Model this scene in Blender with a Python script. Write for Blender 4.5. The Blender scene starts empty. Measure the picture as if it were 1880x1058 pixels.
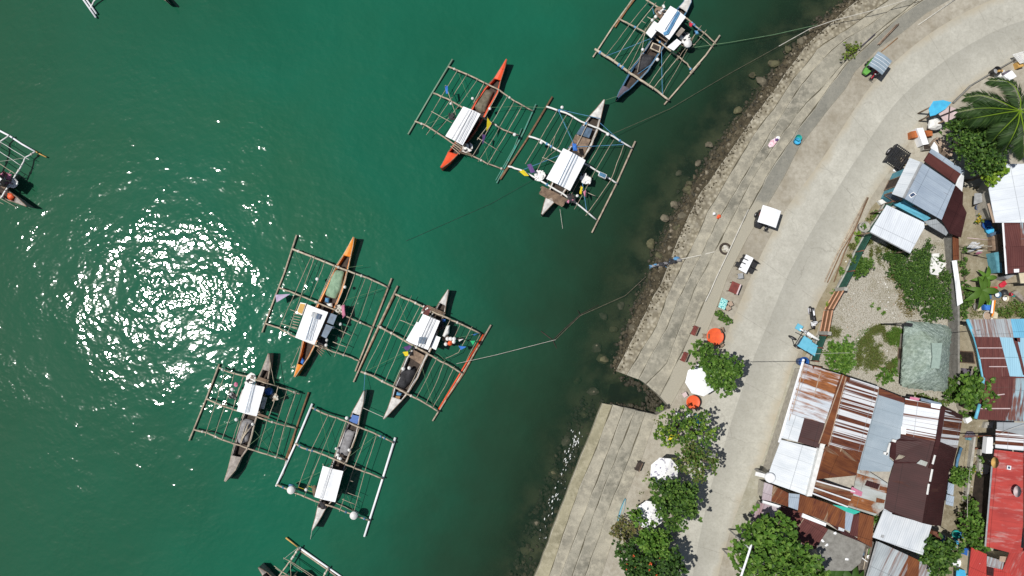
import bpy, math, random
from mathutils import Vector, Matrix, noise
R = random.Random(7)
scene = bpy.context.scene
COL = scene.collection
# ---------------------------------------------------------------- camera geometry
F_PX = 1303.0
CAM_H = 60.0
TILT = math.radians(3.1)
GZ = 1.6                                   # level of the road and yards above the water

def W(px, py, z=0.0):
    """point at height z seen at photograph pixel (px, py)"""
    x = (px - 940.0) / F_PX
    y = -(py - 529.0) / F_PX
    dy = y * math.cos(TILT) + math.sin(TILT)
    dz = y * math.sin(TILT) - math.cos(TILT)
    t = (z - CAM_H) / dz
    return Vector((x * t, dy * t, z))

def zoom(x0, y0, s):
    return lambda p: (x0 + p[0] / s, y0 + p[1] / s)

# ---------------------------------------------------------------- mesh builder
class MB:
    def __init__(self):
        self.v = []; self.f = []; self.uv = []; self.mi = []; self.sm = []
    def add(self, vs, fs, uvs=None, mi=0, smooth=False):
        o = len(self.v)
        self.v += [Vector(p) for p in vs]
        for i, f in enumerate(fs):
            self.f.append([o + k for k in f])
            self.uv.append(uvs[i] if uvs else None)
            self.mi.append(mi); self.sm.append(smooth)
        return self
    def tube(self, pts, r, n=6, r2=None, mi=0):
        pts = [Vector(p) for p in pts]
        if len(pts) < 2: return self
        vs = []; fs = []
        up = Vector((0, 0, 1))
        for i, p in enumerate(pts):
            if i == 0: d = pts[1] - pts[0]
            elif i == len(pts) - 1: d = pts[-1] - pts[-2]
            else: d = pts[i + 1] - pts[i - 1]
            d.normalize()
            a = d.cross(up)
            if a.length < 1e-3: a = d.cross(Vector((1, 0, 0)))
            a.normalize(); b = a.cross(d)
            t = i / (len(pts) - 1)
            rr = r if r2 is None else r + (r2 - r) * t
            for k in range(n):
                an = 2 * math.pi * k / n
                vs.append(p + a * (rr * math.cos(an)) + b * (rr * math.sin(an)))
        for i in range(len(pts) - 1):
            for k in range(n):
                k2 = (k + 1) % n
                fs.append((i * n + k, i * n + k2, (i + 1) * n + k2, (i + 1) * n + k))
        fs.append(tuple(range(n))[::-1]); fs.append(tuple((len(pts) - 1) * n + k for k in range(n)))
        return self.add(vs, fs, mi=mi, smooth=(n > 5))
    def box(self, c, s, rz=0.0, mi=0, m=None, taper=1.0):
        c = Vector(c); x, y, z = s[0] / 2, s[1] / 2, s[2] / 2
        rot = Matrix.Rotation(rz, 3, 'Z') if m is None else m
        vs = []
        for sz in (-1, 1):
            k = taper if sz > 0 else 1.0
            for sx, sy in ((-1, -1), (1, -1), (1, 1), (-1, 1)):
                vs.append(c + rot @ Vector((sx * x * k, sy * y * k, sz * z)))
        return self.add(vs, [(3, 2, 1, 0), (4, 5, 6, 7), (0, 1, 5, 4), (1, 2, 6, 5), (2, 3, 7, 6), (3, 0, 4, 7)], mi=mi)
    def prism(self, poly, z0, z1, mi=0):
        """vertical extrusion of a polygon; z1 may be a list of heights"""
        n = len(poly)
        zt = z1 if isinstance(z1, (list, tuple)) else [z1] * n
        area = sum(poly[i][0] * poly[(i + 1) % n][1] - poly[(i + 1) % n][0] * poly[i][1] for i in range(n))
        idx = list(range(n)) if area > 0 else list(range(n))[::-1]
        P = [poly[i] for i in idx]; T = [zt[i] for i in idx]
        vs = [(p[0], p[1], z0) for p in P] + [(p[0], p[1], t) for p, t in zip(P, T)]
        fs = [tuple(range(n))[::-1], tuple(range(n, 2 * n))]
        for i in range(n):
            j = (i + 1) % n
            fs.append((i, j, n + j, n + i))
        return self.add(vs, fs, mi=mi)
    def slab(self, pts, th=0.04, udir=None, mi=0):
        """thin sheet through 3-D polygon pts, thickness downwards, with metre UVs (u across the corrugations)"""
        P = [Vector(p) for p in pts]; n = len(P)
        nrm = Vector((0, 0, 0))
        for i in range(n):
            a, b = P[i], P[(i + 1) % n]
            nrm += Vector(((a.y - b.y) * (a.z + b.z), (a.z - b.z) * (a.x + b.x), (a.x - b.x) * (a.y + b.y)))
        nrm.normalize()
        if nrm.z < 0: P.reverse(); nrm = -nrm
        u = (Vector(udir) if udir is not None else (P[1] - P[0]))
        u = (u - nrm * u.dot(nrm)).normalized(); w = nrm.cross(u)
        uvf = lambda p: (p.dot(u), p.dot(w))
        vs = P + [p - nrm * th for p in P]
        fs = [tuple(range(n)), tuple(range(n, 2 * n))[::-1]]
        uvs = [[uvf(p) for p in P], [uvf(vs[k]) for k in fs[1]]]
        for i in range(n):
            j = (i + 1) % n
            f = (i, n + i, n + j, j); fs.append(f); uvs.append([uvf(vs[k]) for k in f])
        return self.add(vs, fs, uvs, mi)
    def lathe(self, prof, c, n=16, mi=0, m=None):
        c = Vector(c); vs = []; fs = []
        for r, z in prof:
            for k in range(n):
                a = 2 * math.pi * k / n
                q = Vector((r * math.cos(a), r * math.sin(a), z))
                vs.append(c + (m @ q if m is not None else q))
        for i in range(len(prof) - 1):
            for k in range(n):
                k2 = (k + 1) % n
                fs.append((i * n + k, i * n + k2, (i + 1) * n + k2, (i + 1) * n + k))
        fs.append(tuple(range(n))[::-1]); fs.append(tuple((len(prof) - 1) * n + k for k in range(n)))
        return self.add(vs, fs, mi=mi, smooth=True)
    def blob(self, c, r, sub=1, rough=0.25, rnd=R, squash=(1, 1, 1), mi=0, smooth=False):
        """irregular stone or heap"""
        vs, fs = ICO[sub]
        ph = [rnd.uniform(0, 6.28) for _ in range(6)]
        out = []
        for p in vs:
            k = 1 + rough * (math.sin(2.1 * p.x + ph[0]) * math.cos(1.7 * p.y + ph[1]) + 0.5 * math.sin(4.3 * p.z + ph[2] + 2 * p.x) + 0.35 * math.sin(6 * p.y + ph[3]))
            out.append(Vector((p.x * squash[0], p.y * squash[1], p.z * squash[2])) * (r * k) + Vector(c))
        return self.add(out, fs, mi=mi, smooth=smooth)
    def build(self, name, mat, parent=None, origin=None):
        if parent is not None:
            r = parent
            while r.parent is not None: r = r.parent
            o = Vector(r.location)
        else:
            o = Vector(origin) if origin is not None else sum(self.v, Vector((0, 0, 0))) / max(1, len(self.v))
            if origin is None and self.v: o.z = min(p.z for p in self.v)
        me = bpy.data.meshes.new(name)
        me.from_pydata([p - o for p in self.v], [], self.f)
        mats = mat if isinstance(mat, (list, tuple)) else [mat]
        for m_ in mats: me.materials.append(m_)
        for i, p in enumerate(me.polygons):
            p.material_index = self.mi[i]; p.use_smooth = self.sm[i]
        if any(u is not None for u in self.uv):
            lay = me.uv_layers.new(name='UVMap')
            for i, p in enumerate(me.polygons):
                if self.uv[i]:
                    for k, li in enumerate(p.loop_indices): lay.data[li].uv = self.uv[i][k]
        me.update()
        ob = bpy.data.objects.new(name, me); COL.objects.link(ob)
        if parent is not None: ob.parent = parent
        else: ob.location = o
        return ob

def _ico():
    t = (1 + 5 ** .5) / 2
    vs = [Vector(p).normalized() for p in ((-1, t, 0), (1, t, 0), (-1, -t, 0), (1, -t, 0), (0, -1, t), (0, 1, t), (0, -1, -t), (0, 1, -t), (t, 0, -1), (t, 0, 1), (-t, 0, -1), (-t, 0, 1))]
    fs = [(0, 11, 5), (0, 5, 1), (0, 1, 7), (0, 7, 10), (0, 10, 11), (1, 5, 9), (5, 11, 4), (11, 10, 2), (10, 7, 6), (7, 1, 8), (3, 9, 4), (3, 4, 2), (3, 2, 6), (3, 6, 8), (3, 8, 9), (4, 9, 5), (2, 4, 11), (6, 2, 10), (8, 6, 7), (9, 8, 1)]
    out = [(list(vs), list(fs))]
    for _ in range(2):
        vs = list(vs); cache = {}; nf = []
        def mid(a, b):
            k = (min(a, b), max(a, b))
            if k not in cache:
                vs.append(((vs[a] + vs[b]) / 2).normalized()); cache[k] = len(vs) - 1
            return cache[k]
        for a, b, c in fs:
            x, y, z = mid(a, b), mid(b, c), mid(c, a)
            nf += [(a, x, z), (b, y, x), (c, z, y), (x, y, z)]
        fs = nf; out.append((list(vs), list(fs)))
    return out
ICO = _ico()

def tag(o, label=None, cat=None, group=None, kind=None):
    if label: o['label'] = label
    if cat: o['category'] = cat
    if group: o['group'] = group
    if kind: o['kind'] = kind
    return o
def thing(name, label, cat, loc=(0, 0, 0), group=None):
    o = bpy.data.objects.new(name, None); COL.objects.link(o)
    o.location = loc; o.empty_display_size = 0.3
    return tag(o, label, cat, group)
def copy_tree(o, parent=None):
    c = o.copy(); COL.objects.link(c)
    if parent is not None: c.parent = parent
    for ch in list(o.children): copy_tree(ch, c)
    return c

# ---------------------------------------------------------------- materials
class NT:
    def __init__(self, name):
        self.m = bpy.data.materials.new(name); self.m.use_nodes = True
        self.t = self.m.node_tree; self.t.nodes.clear()
        self.out = self.n('ShaderNodeOutputMaterial')
    def n(self, typ, **kw):
        nd = self.t.nodes.new(typ)
        for k, v in kw.items():
            if k in nd.bl_rna.properties: setattr(nd, k, v)
            else: nd.inputs[k].default_value = v
        return nd
    def l(self, a, b): self.t.links.new(a, b); return b
    def noise(self, vec, scale, detail=4, rough=0.55, dist=0.0):
        nd = self.n('ShaderNodeTexNoise'); nd.inputs['Scale'].default_value = scale
        nd.inputs['Detail'].default_value = detail; nd.inputs['Roughness'].default_value = rough
        nd.inputs['Distortion'].default_value = dist
        if vec is not None: self.l(vec, nd.inputs['Vector'])
        return nd.outputs['Fac']
    def ramp(self, fac, stops, interp='LINEAR'):
        nd = self.n('ShaderNodeValToRGB'); nd.color_ramp.interpolation = interp
        e = nd.color_ramp.elements
        while len(e) < len(stops): e.new(0.5)
        for el, (p, c) in zip(e, stops):
            el.position = p; el.color = (c[0], c[1], c[2], 1) if hasattr(c, '__len__') else (c, c, c, 1)
        self.l(fac, nd.inputs['Fac']); return nd.outputs['Color']
    def mix(self, fac, a, b, blend='MIX'):
        nd = self.n('ShaderNodeMix', data_type='RGBA', blend_type=blend)
        for sock, val in ((nd.inputs['Factor'], fac), (nd.inputs['A'], a), (nd.inputs['B'], b)):
            pass
        ins = [s for s in nd.inputs if s.enabled]
        for s, val in zip((ins[0], ins[1], ins[2]), (fac, a, b)):
            if hasattr(val, 'is_linked'): self.l(val, s)
            elif hasattr(val, '__len__'): s.default_value = (val[0], val[1], val[2], 1)
            else: s.default_value = val
        return [o for o in nd.outputs if o.enabled][0]
    def math(self, op, a, b=None, c=None, clamp=False):
        nd = self.n('ShaderNodeMath', operation=op); nd.use_clamp = clamp
        for s, val in zip(nd.inputs, (a, b, c)):
            if val is None: continue
            if hasattr(val, 'is_linked'): self.l(val, s)
            else: s.default_value = val
        return nd.outputs[0]
    def mapping(self, vec, scale=(1, 1, 1), rot=(0, 0, 0), loc=(0, 0, 0)):
        nd = self.n('ShaderNodeMapping')
        nd.inputs['Scale'].default_value = scale; nd.inputs['Rotation'].default_value = rot; nd.inputs['Location'].default_value = loc
        self.l(vec, nd.inputs['Vector']); return nd.outputs[0]
    def pos(self): return self.n('ShaderNodeNewGeometry').outputs['Position']
    def obj(self): return self.n('ShaderNodeTexCoord').outputs['Object']
    def uv(self): return self.n('ShaderNodeTexCoord').outputs['UV']
    def bump(self, h, strength=0.3, dist=0.02):
        nd = self.n('ShaderNodeBump'); nd.inputs['Strength'].default_value = strength; nd.inputs['Distance'].default_value = dist
        self.l(h, nd.inputs['Height']); return nd.outputs['Normal']
    def bsdf(self, col, rough=0.7, normal=None, metal=0.0, spec=0.3, **kw):
        nd = self.n('ShaderNodeBsdfPrincipled')
        for k, v in (('Base Color', col), ('Roughness', rough), ('Metallic', metal), ('Specular IOR Level', spec)):
            s = nd.inputs[k]
            if hasattr(v, 'is_linked'): self.l(v, s)
            elif hasattr(v, '__len__'): s.default_value = (v[0], v[1], v[2], 1)
            else: s.default_value = v
        if normal is not None: self.l(normal, nd.inputs['Normal'])
        for k, v in kw.items(): nd.inputs[k.replace('_', ' ')].default_value = v
        self.l(nd.outputs[0], self.out.inputs['Surface']); return nd

def mat(name, c1, c2=None, scale=2.0, rough=0.7, bump=0.15, bscale=None, spec=0.3, metal=0.0, stretch=(1, 1, 1), lo=0.35, hi=0.68, world=True, bd=0.02):
    t = NT(name)
    v = t.pos() if world else t.obj()
    if stretch != (1, 1, 1): v = t.mapping(v, stretch)
    c2 = c2 or tuple(x * 0.72 for x in c1)
    f = t.noise(v, scale, 6, 0.6)
    col = t.ramp(f, [(lo, c2), (hi, c1)])
    nrm = t.bump(t.noise(v, bscale or scale * 6, 4), bump, bd) if bump else None
    t.bsdf(col, rough, nrm, metal, spec)
    return t.m

def corr(name, base, base2, rust=((0.10, 0.030, 0.018), (0.22, 0.075, 0.03)), amt=0.5, sheet=0.85, pitch=0.16, sw=0.5, nsc=(1.2, 0.22), soft=0.06, rough=0.55, lap=2.4, bump=0.35, seed=0.0, patch=0.0, row=0.0, det=6):
    """corrugated sheet metal: UV u across the corrugations, v along the slope; rust runs along v, sheet by sheet"""
    t = NT(name); uv = t.mapping(t.uv(), loc=(seed, seed * 1.7, 0))
    sep = t.n('ShaderNodeSeparateXYZ'); t.l(uv, sep.inputs[0]); u, v = sep.outputs[0], sep.outputs[1]
    wn = t.n('ShaderNodeTexWhiteNoise', noise_dimensions='1D')
    t.l(t.math('FLOOR', t.math('DIVIDE', u, sheet)), wn.inputs['W'])
    wv = wn.outputs['Value']
    su = uv
    if row:
        cb = t.n('ShaderNodeCombineXYZ'); t.l(t.math('ADD', u, t.math('MULTIPLY', t.math('FLOOR', t.math('DIVIDE', v, row)), 3.71)), cb.inputs[0]); t.l(v, cb.inputs[1]); su = cb.outputs[0]
    s = t.noise(t.mapping(su, (nsc[0], nsc[1], 1)), 1.0, det, 0.65)
    f = t.math('ADD', t.math('MULTIPLY', s, 1 - sw), t.math('MULTIPLY', wv, sw))
    if patch:
        p = t.noise(uv, 0.35, 3, 0.5)
        f = t.math('ADD', f, t.math('MULTIPLY', t.math('SUBTRACT', p, 0.5), patch))
    mask = t.ramp(f, [(max(0, 1 - amt - soft), 0), (min(1, 1 - amt + soft), 1)])
    b = t.ramp(t.noise(t.mapping(uv, (0.8, 0.25, 1)), 1.6, 5), [(0.35, base2), (0.65, base)])
    fine = t.noise(t.mapping(uv, (5, 0.7, 1)), 1.5, 5, 0.7)
    rc = t.ramp(fine, [(0.35, rust[0]), (0.7, rust[1])])
    speck = t.ramp(t.noise(t.mapping(uv, (2.5, 1.2, 1)), 2.2, 6, 0.75), [(0.66, 0), (0.74, 1)])
    b = t.mix(t.math('MULTIPLY', speck, 0.45), b, rc)
    col = t.mix(mask, b, rc)
    lp = t.math('LESS_THAN', t.math('FRACT', t.math('DIVIDE', v, lap)), 0.02)
    col = t.mix(t.math('MULTIPLY', lp, 0.55), col, tuple(x * .4 for x in base2))
    sl = t.math('LESS_THAN', t.math('FRACT', t.math('DIVIDE', u, sheet)), 0.04)
    col = t.mix(t.math('MULTIPLY', sl, 0.3), col, tuple(x * .45 for x in base2))
    h = t.math('SINE', t.math('MULTIPLY', u, 2 * math.pi / pitch))
    nrm = t.bump(h, bump, 0.012)
    rg = t.ramp(mask, [(0, rough), (1, 0.85)])
    t.bsdf(col, rg, nrm, 0.0, 0.18)
    return t.m

def leafmat(name, c1, c2, c3=None, trans=0.25):
    t = NT(name)
    g = t.n('ShaderNodeNewGeometry')
    col = t.ramp(g.outputs['Random Per Island'], [(0.0, c2), (0.55, c1), (1.0, c3 or tuple(min(1, x * 1.6) for x in c1))])
    p = t.bsdf(col, 0.55, None, 0, 0.25)
    tr = t.n('ShaderNodeBsdfTranslucent'); t.l(t.mix(0.5, col, (0.12, 0.2, 0.02)), tr.inputs['Color'])
    mx = t.n('ShaderNodeMixShader'); mx.inputs[0].default_value = trans
    t.l(p.outputs[0], mx.inputs[1]); t.l(tr.outputs[0], mx.inputs[2]); t.l(mx.outputs[0], t.out.inputs['Surface'])
    return t.m

MT = {}
def simple():
    S = dict(
        bamboo=((.50, .42, .32), (.26, .21, .16)), bamboo_pale=((.58, .51, .40), (.34, .285, .215)), bamboo_brown=((.26, .155, .085), (.13, .075, .045)),
        bamboo_orange=((.36, .20, .08), (.20, .10, .05)), bamboo_teal=((.05, .30, .24), (.12, .20, .15)), bamboo_green=((.16, .30, .22), (.2, .25, .18)),
        white_paint=((.78, .78, .76), (.60, .60, .58)), tarp_white=((.84, .85, .86), (.72, .74, .77)), grey_paint=((.36, .37, .38), (.24, .25, .26)),
        wood=((.28, .20, .14), (.13, .09, .065)), wood_dark=((.07, .05, .04), (.03, .024, .02)), wood_grey=((.34, .30, .26), (.18, .155, .135)),
        red_paint=((.80, .10, .03), (.66, .075, .028)), orange_paint=((.80, .27, .03), (.66, .20, .025)), hull_blue=((.09, .22, .36), (.05, .12, .2)),
        hull_grey=((.40, .36, .33), (.22, .19, .17)), hull_white=((.66, .65, .62), (.44, .42, .40)), bow_purple=((.14, .12, .15), (.08, .07, .09)),
        net_brown=((.19, .165, .12), (.10, .085, .06)), net_dark=((.055, .055, .06), (.02, .02, .024)), net_green=((.28, .40, .28), (.17, .27, .18)), net_grey=((.30, .30, .31), (.17, .165, .17)), net_black=((.04, .04, .045), (.015, .015, .017)),
        rope=((.62, .60, .54), (.42, .40, .35)), rope_green=((.16, .28, .15), (.10, .18, .10)), rope_blue=((.12, .34, .55), (.08, .2, .38)),
        plastic_white=((.80, .80, .78), (.66, .66, .65)), plastic_blue=((.03, .13, .42), (.02, .08, .28)), plastic_teal=((.03, .40, .36), (.02, .28, .26)), sky_blue=((.06, .42, .66), (.05, .32, .55)),
        flag_yellow=((.72, .58, .02), (.55, .43, .02)), flag_purple=((.13, .07, .22), (.08, .04, .14)), flag_blue=((.05, .2, .62), (.03, .12, .42)), flag_green=((.02, .42, .16), (.02, .28, .1)), flag_lilac=((.45, .38, .52), (.32, .27, .38)), pink=((.58, .22, .32), (.42, .14, .22)), flag_red=((.6, .03, .06), (.42, .02, .04)),
        glass_dark=((.10, .16, .24), (.05, .08, .12)), solar=((.05, .08, .15), (.03, .05, .10)), rust_iron=((.20, .08, .045), (.10, .04, .03)), maroon=((.16, .05, .045), (.10, .035, .03)), maroon_wood=((.22, .055, .045), (.13, .035, .03)),
        black_rubber=((.022, .022, .024), (.012, .012, .013)), black_paint=((.035, .036, .04), (.02, .02, .022)), chrome=((.5, .5, .52), (.4, .4, .42)), orange_plastic=((.75, .12, .035), (.62, .09, .03)), tan=((.42, .32, .24), (.32, .24, .18)), cream=((.62, .55, .40), (.48, .42, .30)), concrete=((.42, .41, .37), (.27, .26, .235)), concrete_dark=((.25, .245, .225), (.16, .155, .14)), teal_wall=((.12, .33, .40), (.07, .22, .28)), cyan_paint=((.15, .46, .62), (.11, .38, .52)), green_paint=((.12, .36, .06), (.08, .26, .04)), gate_wood=((.26, .135, .07), (.17, .085, .045)), gate_rail=((.62, .36, .24), (.48, .27, .17)), net_fence=((.03, .12, .085), (.02, .07, .05)), wall_plain=((.45, .42, .36), (.30, .28, .24)), copper=((.50, .16, .05), (.30, .09, .03)), teal_plain=((.04, .45, .36), (.03, .36, .28)), trunk=((.20, .16, .12), (.11, .085, .065)), gold=((.62, .38, .12), (.5, .3, .09)), pale_pink=((.62, .50, .50), (.5, .4, .4)))
    for k, (a, b) in S.items():
        rough = 0.45 if 'plastic' in k or 'paint' in k or k in ('glass_dark', 'solar', 'chrome') else 0.8
        sc = 1.6 if k.startswith('tarp') else 3.0
        MT[k] = mat(k, a, b, sc, rough, 0.35 if k.startswith('net') else 0.12, bscale=14 if k.startswith('net') else None)
simple()
# ================================================================= light, sky, camera
GL = W(325, 552, 0.0)                                    # the sun mirrors here on flat water
sun_dir = Vector((GL.x, GL.y, CAM_H)).normalized()
elev = math.asin(sun_dir.z); az = math.atan2(sun_dir.x, sun_dir.y)
sd = bpy.data.lights.new('sun', 'SUN'); sd.energy = 4.5; sd.angle = math.radians(0.53); sd.color = (1.0, 0.965, 0.91)
so = bpy.data.objects.new('sun', sd); COL.objects.link(so); so.rotation_euler = sun_dir.to_track_quat('Z', 'Y').to_euler(); so.location = sun_dir * 90
wd = bpy.data.worlds.new('World'); scene.world = wd; wd.use_nodes = True
nt = wd.node_tree; bg = nt.nodes['Background']
sk = nt.nodes.new('ShaderNodeTexSky'); sk.sky_type = 'NISHITA'; sk.sun_disc = False
sk.sun_elevation = elev; sk.sun_rotation = az; sk.air_density = 1.0; sk.dust_density = 1.5
nt.links.new(sk.outputs[0], bg.inputs[0]); bg.inputs[1].default_value = 0.055
cd = bpy.data.cameras.new('camera'); cd.sensor_width = 36.0; cd.lens = 36.0 * F_PX / 1880.0; cd.clip_end = 3000; cd.clip_start = 1
co = bpy.data.objects.new('camera', cd); COL.objects.link(co); co.location = (0, 0, CAM_H); co.rotation_euler = (TILT, 0, 0)
scene.camera = co
scene.view_settings.view_transform = 'Standard'; scene.view_settings.look = 'None'
scene.view_settings.exposure = 0.0; scene.view_settings.gamma = 1.0
scene.render.resolution_x = 1024; scene.render.resolution_y = 576

# ================================================================= traced shore lines (photo pixels)
WATERLINE = [(1690, -140), (1600, -50), (1550, 5), (1500, 45), (1440, 105), (1398, 160), (1340, 235), (1288, 310), (1250, 370), (1213, 440), (1188, 510), (1160, 580), (1132, 660), (1128, 684), (1160, 700), (1190, 740), (1107, 742), (1075, 810), (1040, 900), (1000, 1000), (975, 1066), (930, 1180)]
L0 = [(1720, -130), (1570, 4), (1524, 44), (1486, 77), (1463, 107), (1432, 149), (1397, 200), (1376, 225), (1349, 266), (1315, 316), (1285, 356), (1255, 419), (1236, 463), (1219, 510), (1200, 544), (1178, 590), (1130, 682)]
L1 = [(1750, -110), (1633, 0), (1579, 38), (1543, 63), (1505, 86), (1482, 117), (1455, 149), (1422, 200), (1396, 232), (1367, 277), (1331, 338), (1298, 394), (1276, 446), (1256, 482), (1229, 536), (1207, 598), (1151, 689)]
L2 = [(1780, -110), (1662, 0), (1600, 44), (1550, 74), (1520, 100), (1490, 134), (1462, 170), (1437, 212), (1412, 250), (1385, 295), (1352, 350), (1318, 406), (1295, 455), (1268, 507), (1243, 557), (1229, 595), (1173, 697)]
L3 = [(1795, -100), (1680, 4), (1612, 59), (1565, 100), (1535, 133), (1509, 163), (1482, 189), (1448, 232), (1412, 284), (1385, 325), (1362, 368), (1337, 416), (1310, 468), (1276, 532), (1263, 565), (1225, 667), (1187, 706)]
L4 = [(1810, -90), (1697, 0), (1666, 19), (1616, 63), (1554, 119), (1530, 151), (1495, 200), (1476, 223), (1451, 262), (1426, 297), (1408, 327), (1380, 378), (1357, 423), (1315, 512), (1291, 560), (1259, 635), (1212, 728)]
L5 = [(1850, -90), (1744, 0), (1700, 25), (1656, 61), (1614, 88), (1570, 132), (1553, 163), (1522, 200), (1501, 228), (1467, 271), (1440, 325), (1412, 372), (1372, 438), (1337, 507), (1308, 586), (1275, 667), (1230, 748)]
M0 = [(1107, 740), (1066, 839), (1030, 932), (982, 1058), (930, 1200)]
M1 = [(1125, 744), (1093, 830), (1060, 908), (1009, 1058), (955, 1200)]
M2 = [(1147, 749), (1120, 821), (1078, 932), (1030, 1058), (976, 1200)]
M3 = [(1168, 753), (1138, 825), (1093, 938), (1051, 1058), (995, 1200)]
M4 = [(1186, 757), (1159, 833), (1120, 932), (1075, 1058), (1020, 1200)]
M5 = [(1206, 762), (1180, 839), (1147, 920), (1105, 1058), (1050, 1200)]

def resample(line, n, z):
    P = [W(p[0], p[1], z) for p in line]
    d = [0]
    for a, b in zip(P, P[1:]): d.append(d[-1] + (b - a).length)
    out = []
    for k in range(n):
        s = d[-1] * k / (n - 1); i = 0
        while i < len(d) - 2 and d[i + 1] < s: i += 1
        t = (s - d[i]) / max(1e-6, d[i + 1] - d[i])
        out.append(P[i].lerp(P[i + 1], min(1, max(0, t))))
    return out
SHORE = resample(WATERLINE, 160, 0.0)
def shore_dist(x, y):
    return min((p.x - x) ** 2 + (p.y - y) ** 2 for p in SHORE) ** .5
def inside(poly, x, y):
    c = False; n = len(poly)
    for i in range(n):
        a, b = poly[i], poly[i - 1]
        if (a[1] > y) != (b[1] > y) and x < (b[0] - a[0]) * (y - a[1]) / (b[1] - a[1]) + a[0]: c = not c
    return c

# ---------------------------------------------------------------- water
def axis(lo, hi, step, far):
    a = []; x = lo
    while x <= hi: a.append(x); x += step
    g = step; x = lo; left = []
    while x > -far: g *= 1.7; x -= g; left.append(x)
    g = step; x = a[-1]; right = []
    while x < far: g *= 1.7; x += g; right.append(x)
    return left[::-1] + a + right
def grid(name, xs, ys, zf, att=None):
    vs = [(x, y, zf(x, y)) for y in ys for x in xs]; nx = len(xs)
    fs = [(j * nx + i, j * nx + i + 1, (j + 1) * nx + i + 1, (j + 1) * nx + i) for j in range(len(ys) - 1) for i in range(nx - 1)]
    me = bpy.data.meshes.new(name); me.from_pydata(vs, [], fs)
    if att:
        a = me.attributes.new('shore', 'FLOAT', 'POINT')
        for i, v in enumerate(vs): a.data[i].value = att(v[0], v[1])
    for p in me.polygons: p.use_smooth = True
    o = bpy.data.objects.new(name, me); COL.objects.link(o); return o
xs = axis(-48, 36, 0.8, 900); ys = axis(-36, 36, 0.8, 900)
_sd = {}
def sdist(x, y):
    k = (round(x, 2), round(y, 2))
    if k not in _sd: _sd[k] = shore_dist(x, y) if abs(x) < 120 and abs(y) < 120 else 60.0
    return _sd[k]
water = grid('water', xs, ys, lambda x, y: 0.0, sdist)
seaxs = axis(-20, 36, 0.7, 900)
_nc = W(1175, 724, 0)
seabed = grid('seabed', seaxs, ys, lambda x, y: -0.18 - 1.6 * math.exp(-((x - _nc.x) ** 2 + (y - _nc.y) ** 2) / 3.0) - min(5.0, 0.17 * max(0, sdist(x, y) - 0.3)) + 0.12 * math.sin(1.3 * x + 0.7 * y) * math.sin(0.9 * y - 0.5 * x))
tag(water, kind='structure'); tag(seabed, kind='structure')
t = NT('sea_water')
at = t.n('ShaderNodeAttribute', attribute_name='shore')
p = t.pos()
big = t.noise(p, 0.045, 4, 0.5)
col = t.ramp(big, [(0.34, (.008, .088, .049)), (0.52, (.009, .104, .060)), (0.68, (.015, .094, .049))])
west = t.n('ShaderNodeSeparateXYZ'); t.l(p, west.inputs[0])
wf = t.n('ShaderNodeMapRange'); t.l(t.math('ADD', west.outputs[0], t.math('MULTIPLY', big, 14)), wf.inputs['Value'])
wf.inputs['From Min'].default_value = -40; wf.inputs['From Max'].default_value = -14
col = t.mix(wf.outputs[0], (.019, .077, .041), col)
sh = t.n('ShaderNodeMapRange'); sh.interpolation_type = 'SMOOTHSTEP'
t.l(t.math('ADD', at.outputs['Fac'], t.math('MULTIPLY', t.math('SUBTRACT', t.noise(p, 0.22, 4), 0.5), 7)), sh.inputs['Value'])
sh.inputs['From Min'].default_value = 2.0; sh.inputs['From Max'].default_value = 21.0
col = t.mix(sh.outputs[0], (.014, .036, .019), col)
# surface: long swell, wind chop and ripples
v1 = t.mapping(p, (1.0, 1.55, 1), (0, 0, math.radians(25)))
v2 = t.mapping(p, (1.0, 1.9, 1), (0, 0, math.radians(-38)))
h = t.math('ADD', t.math('MULTIPLY', t.noise(v1, 0.50, 1, 0.4), 0.45), t.math('MULTIPLY', t.noise(t.mapping(p, (1, 1.2, 1), (0, 0, .9)), 1.9, 1, 0.5), 0.50))
h = t.math('ADD', h, t.math('MULTIPLY', t.noise(p, 0.16, 2, 0.5), 1.3))
gust = t.ramp(t.noise(p, 0.20, 3), [(0.36, 0.34), (0.68, 1.12)])
calm = t.n('ShaderNodeMapRange'); t.l(at.outputs['Fac'], calm.inputs['Value']); calm.inputs['From Max'].default_value = 22; calm.inputs['To Min'].default_value = 0.35
hh = t.math('MULTIPLY', t.math('MULTIPLY', h, gust), calm.outputs[0])
nrm = t.bump(hh, 1.0, 0.084)
b = t.bsdf(col, 0.062, nrm, 0, 0.5); b.inputs['IOR'].default_value = 1.33
al = t.n('ShaderNodeMapRange'); al.interpolation_type = 'SMOOTHSTEP'
t.l(t.math('ADD', at.outputs['Fac'], t.math('MULTIPLY', t.math('SUBTRACT', t.noise(p, 0.35, 3), 0.5), 3)), al.inputs['Value'])
al.inputs['From Min'].default_value = -0.5; al.inputs['From Max'].default_value = 6.0; al.inputs['To Min'].default_value = 0.30; al.inputs['To Max'].default_value = 0.985
t.l(al.outputs[0], b.inputs['Alpha'])
water.data.materials.append(t.m)
seabed.data.materials.append(mat('seabed_mud', (.062, .066, .034), (.008, .011, .007), 0.42, 0.9, 0.6, 5, bd=0.1, lo=.42, hi=.6))

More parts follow.
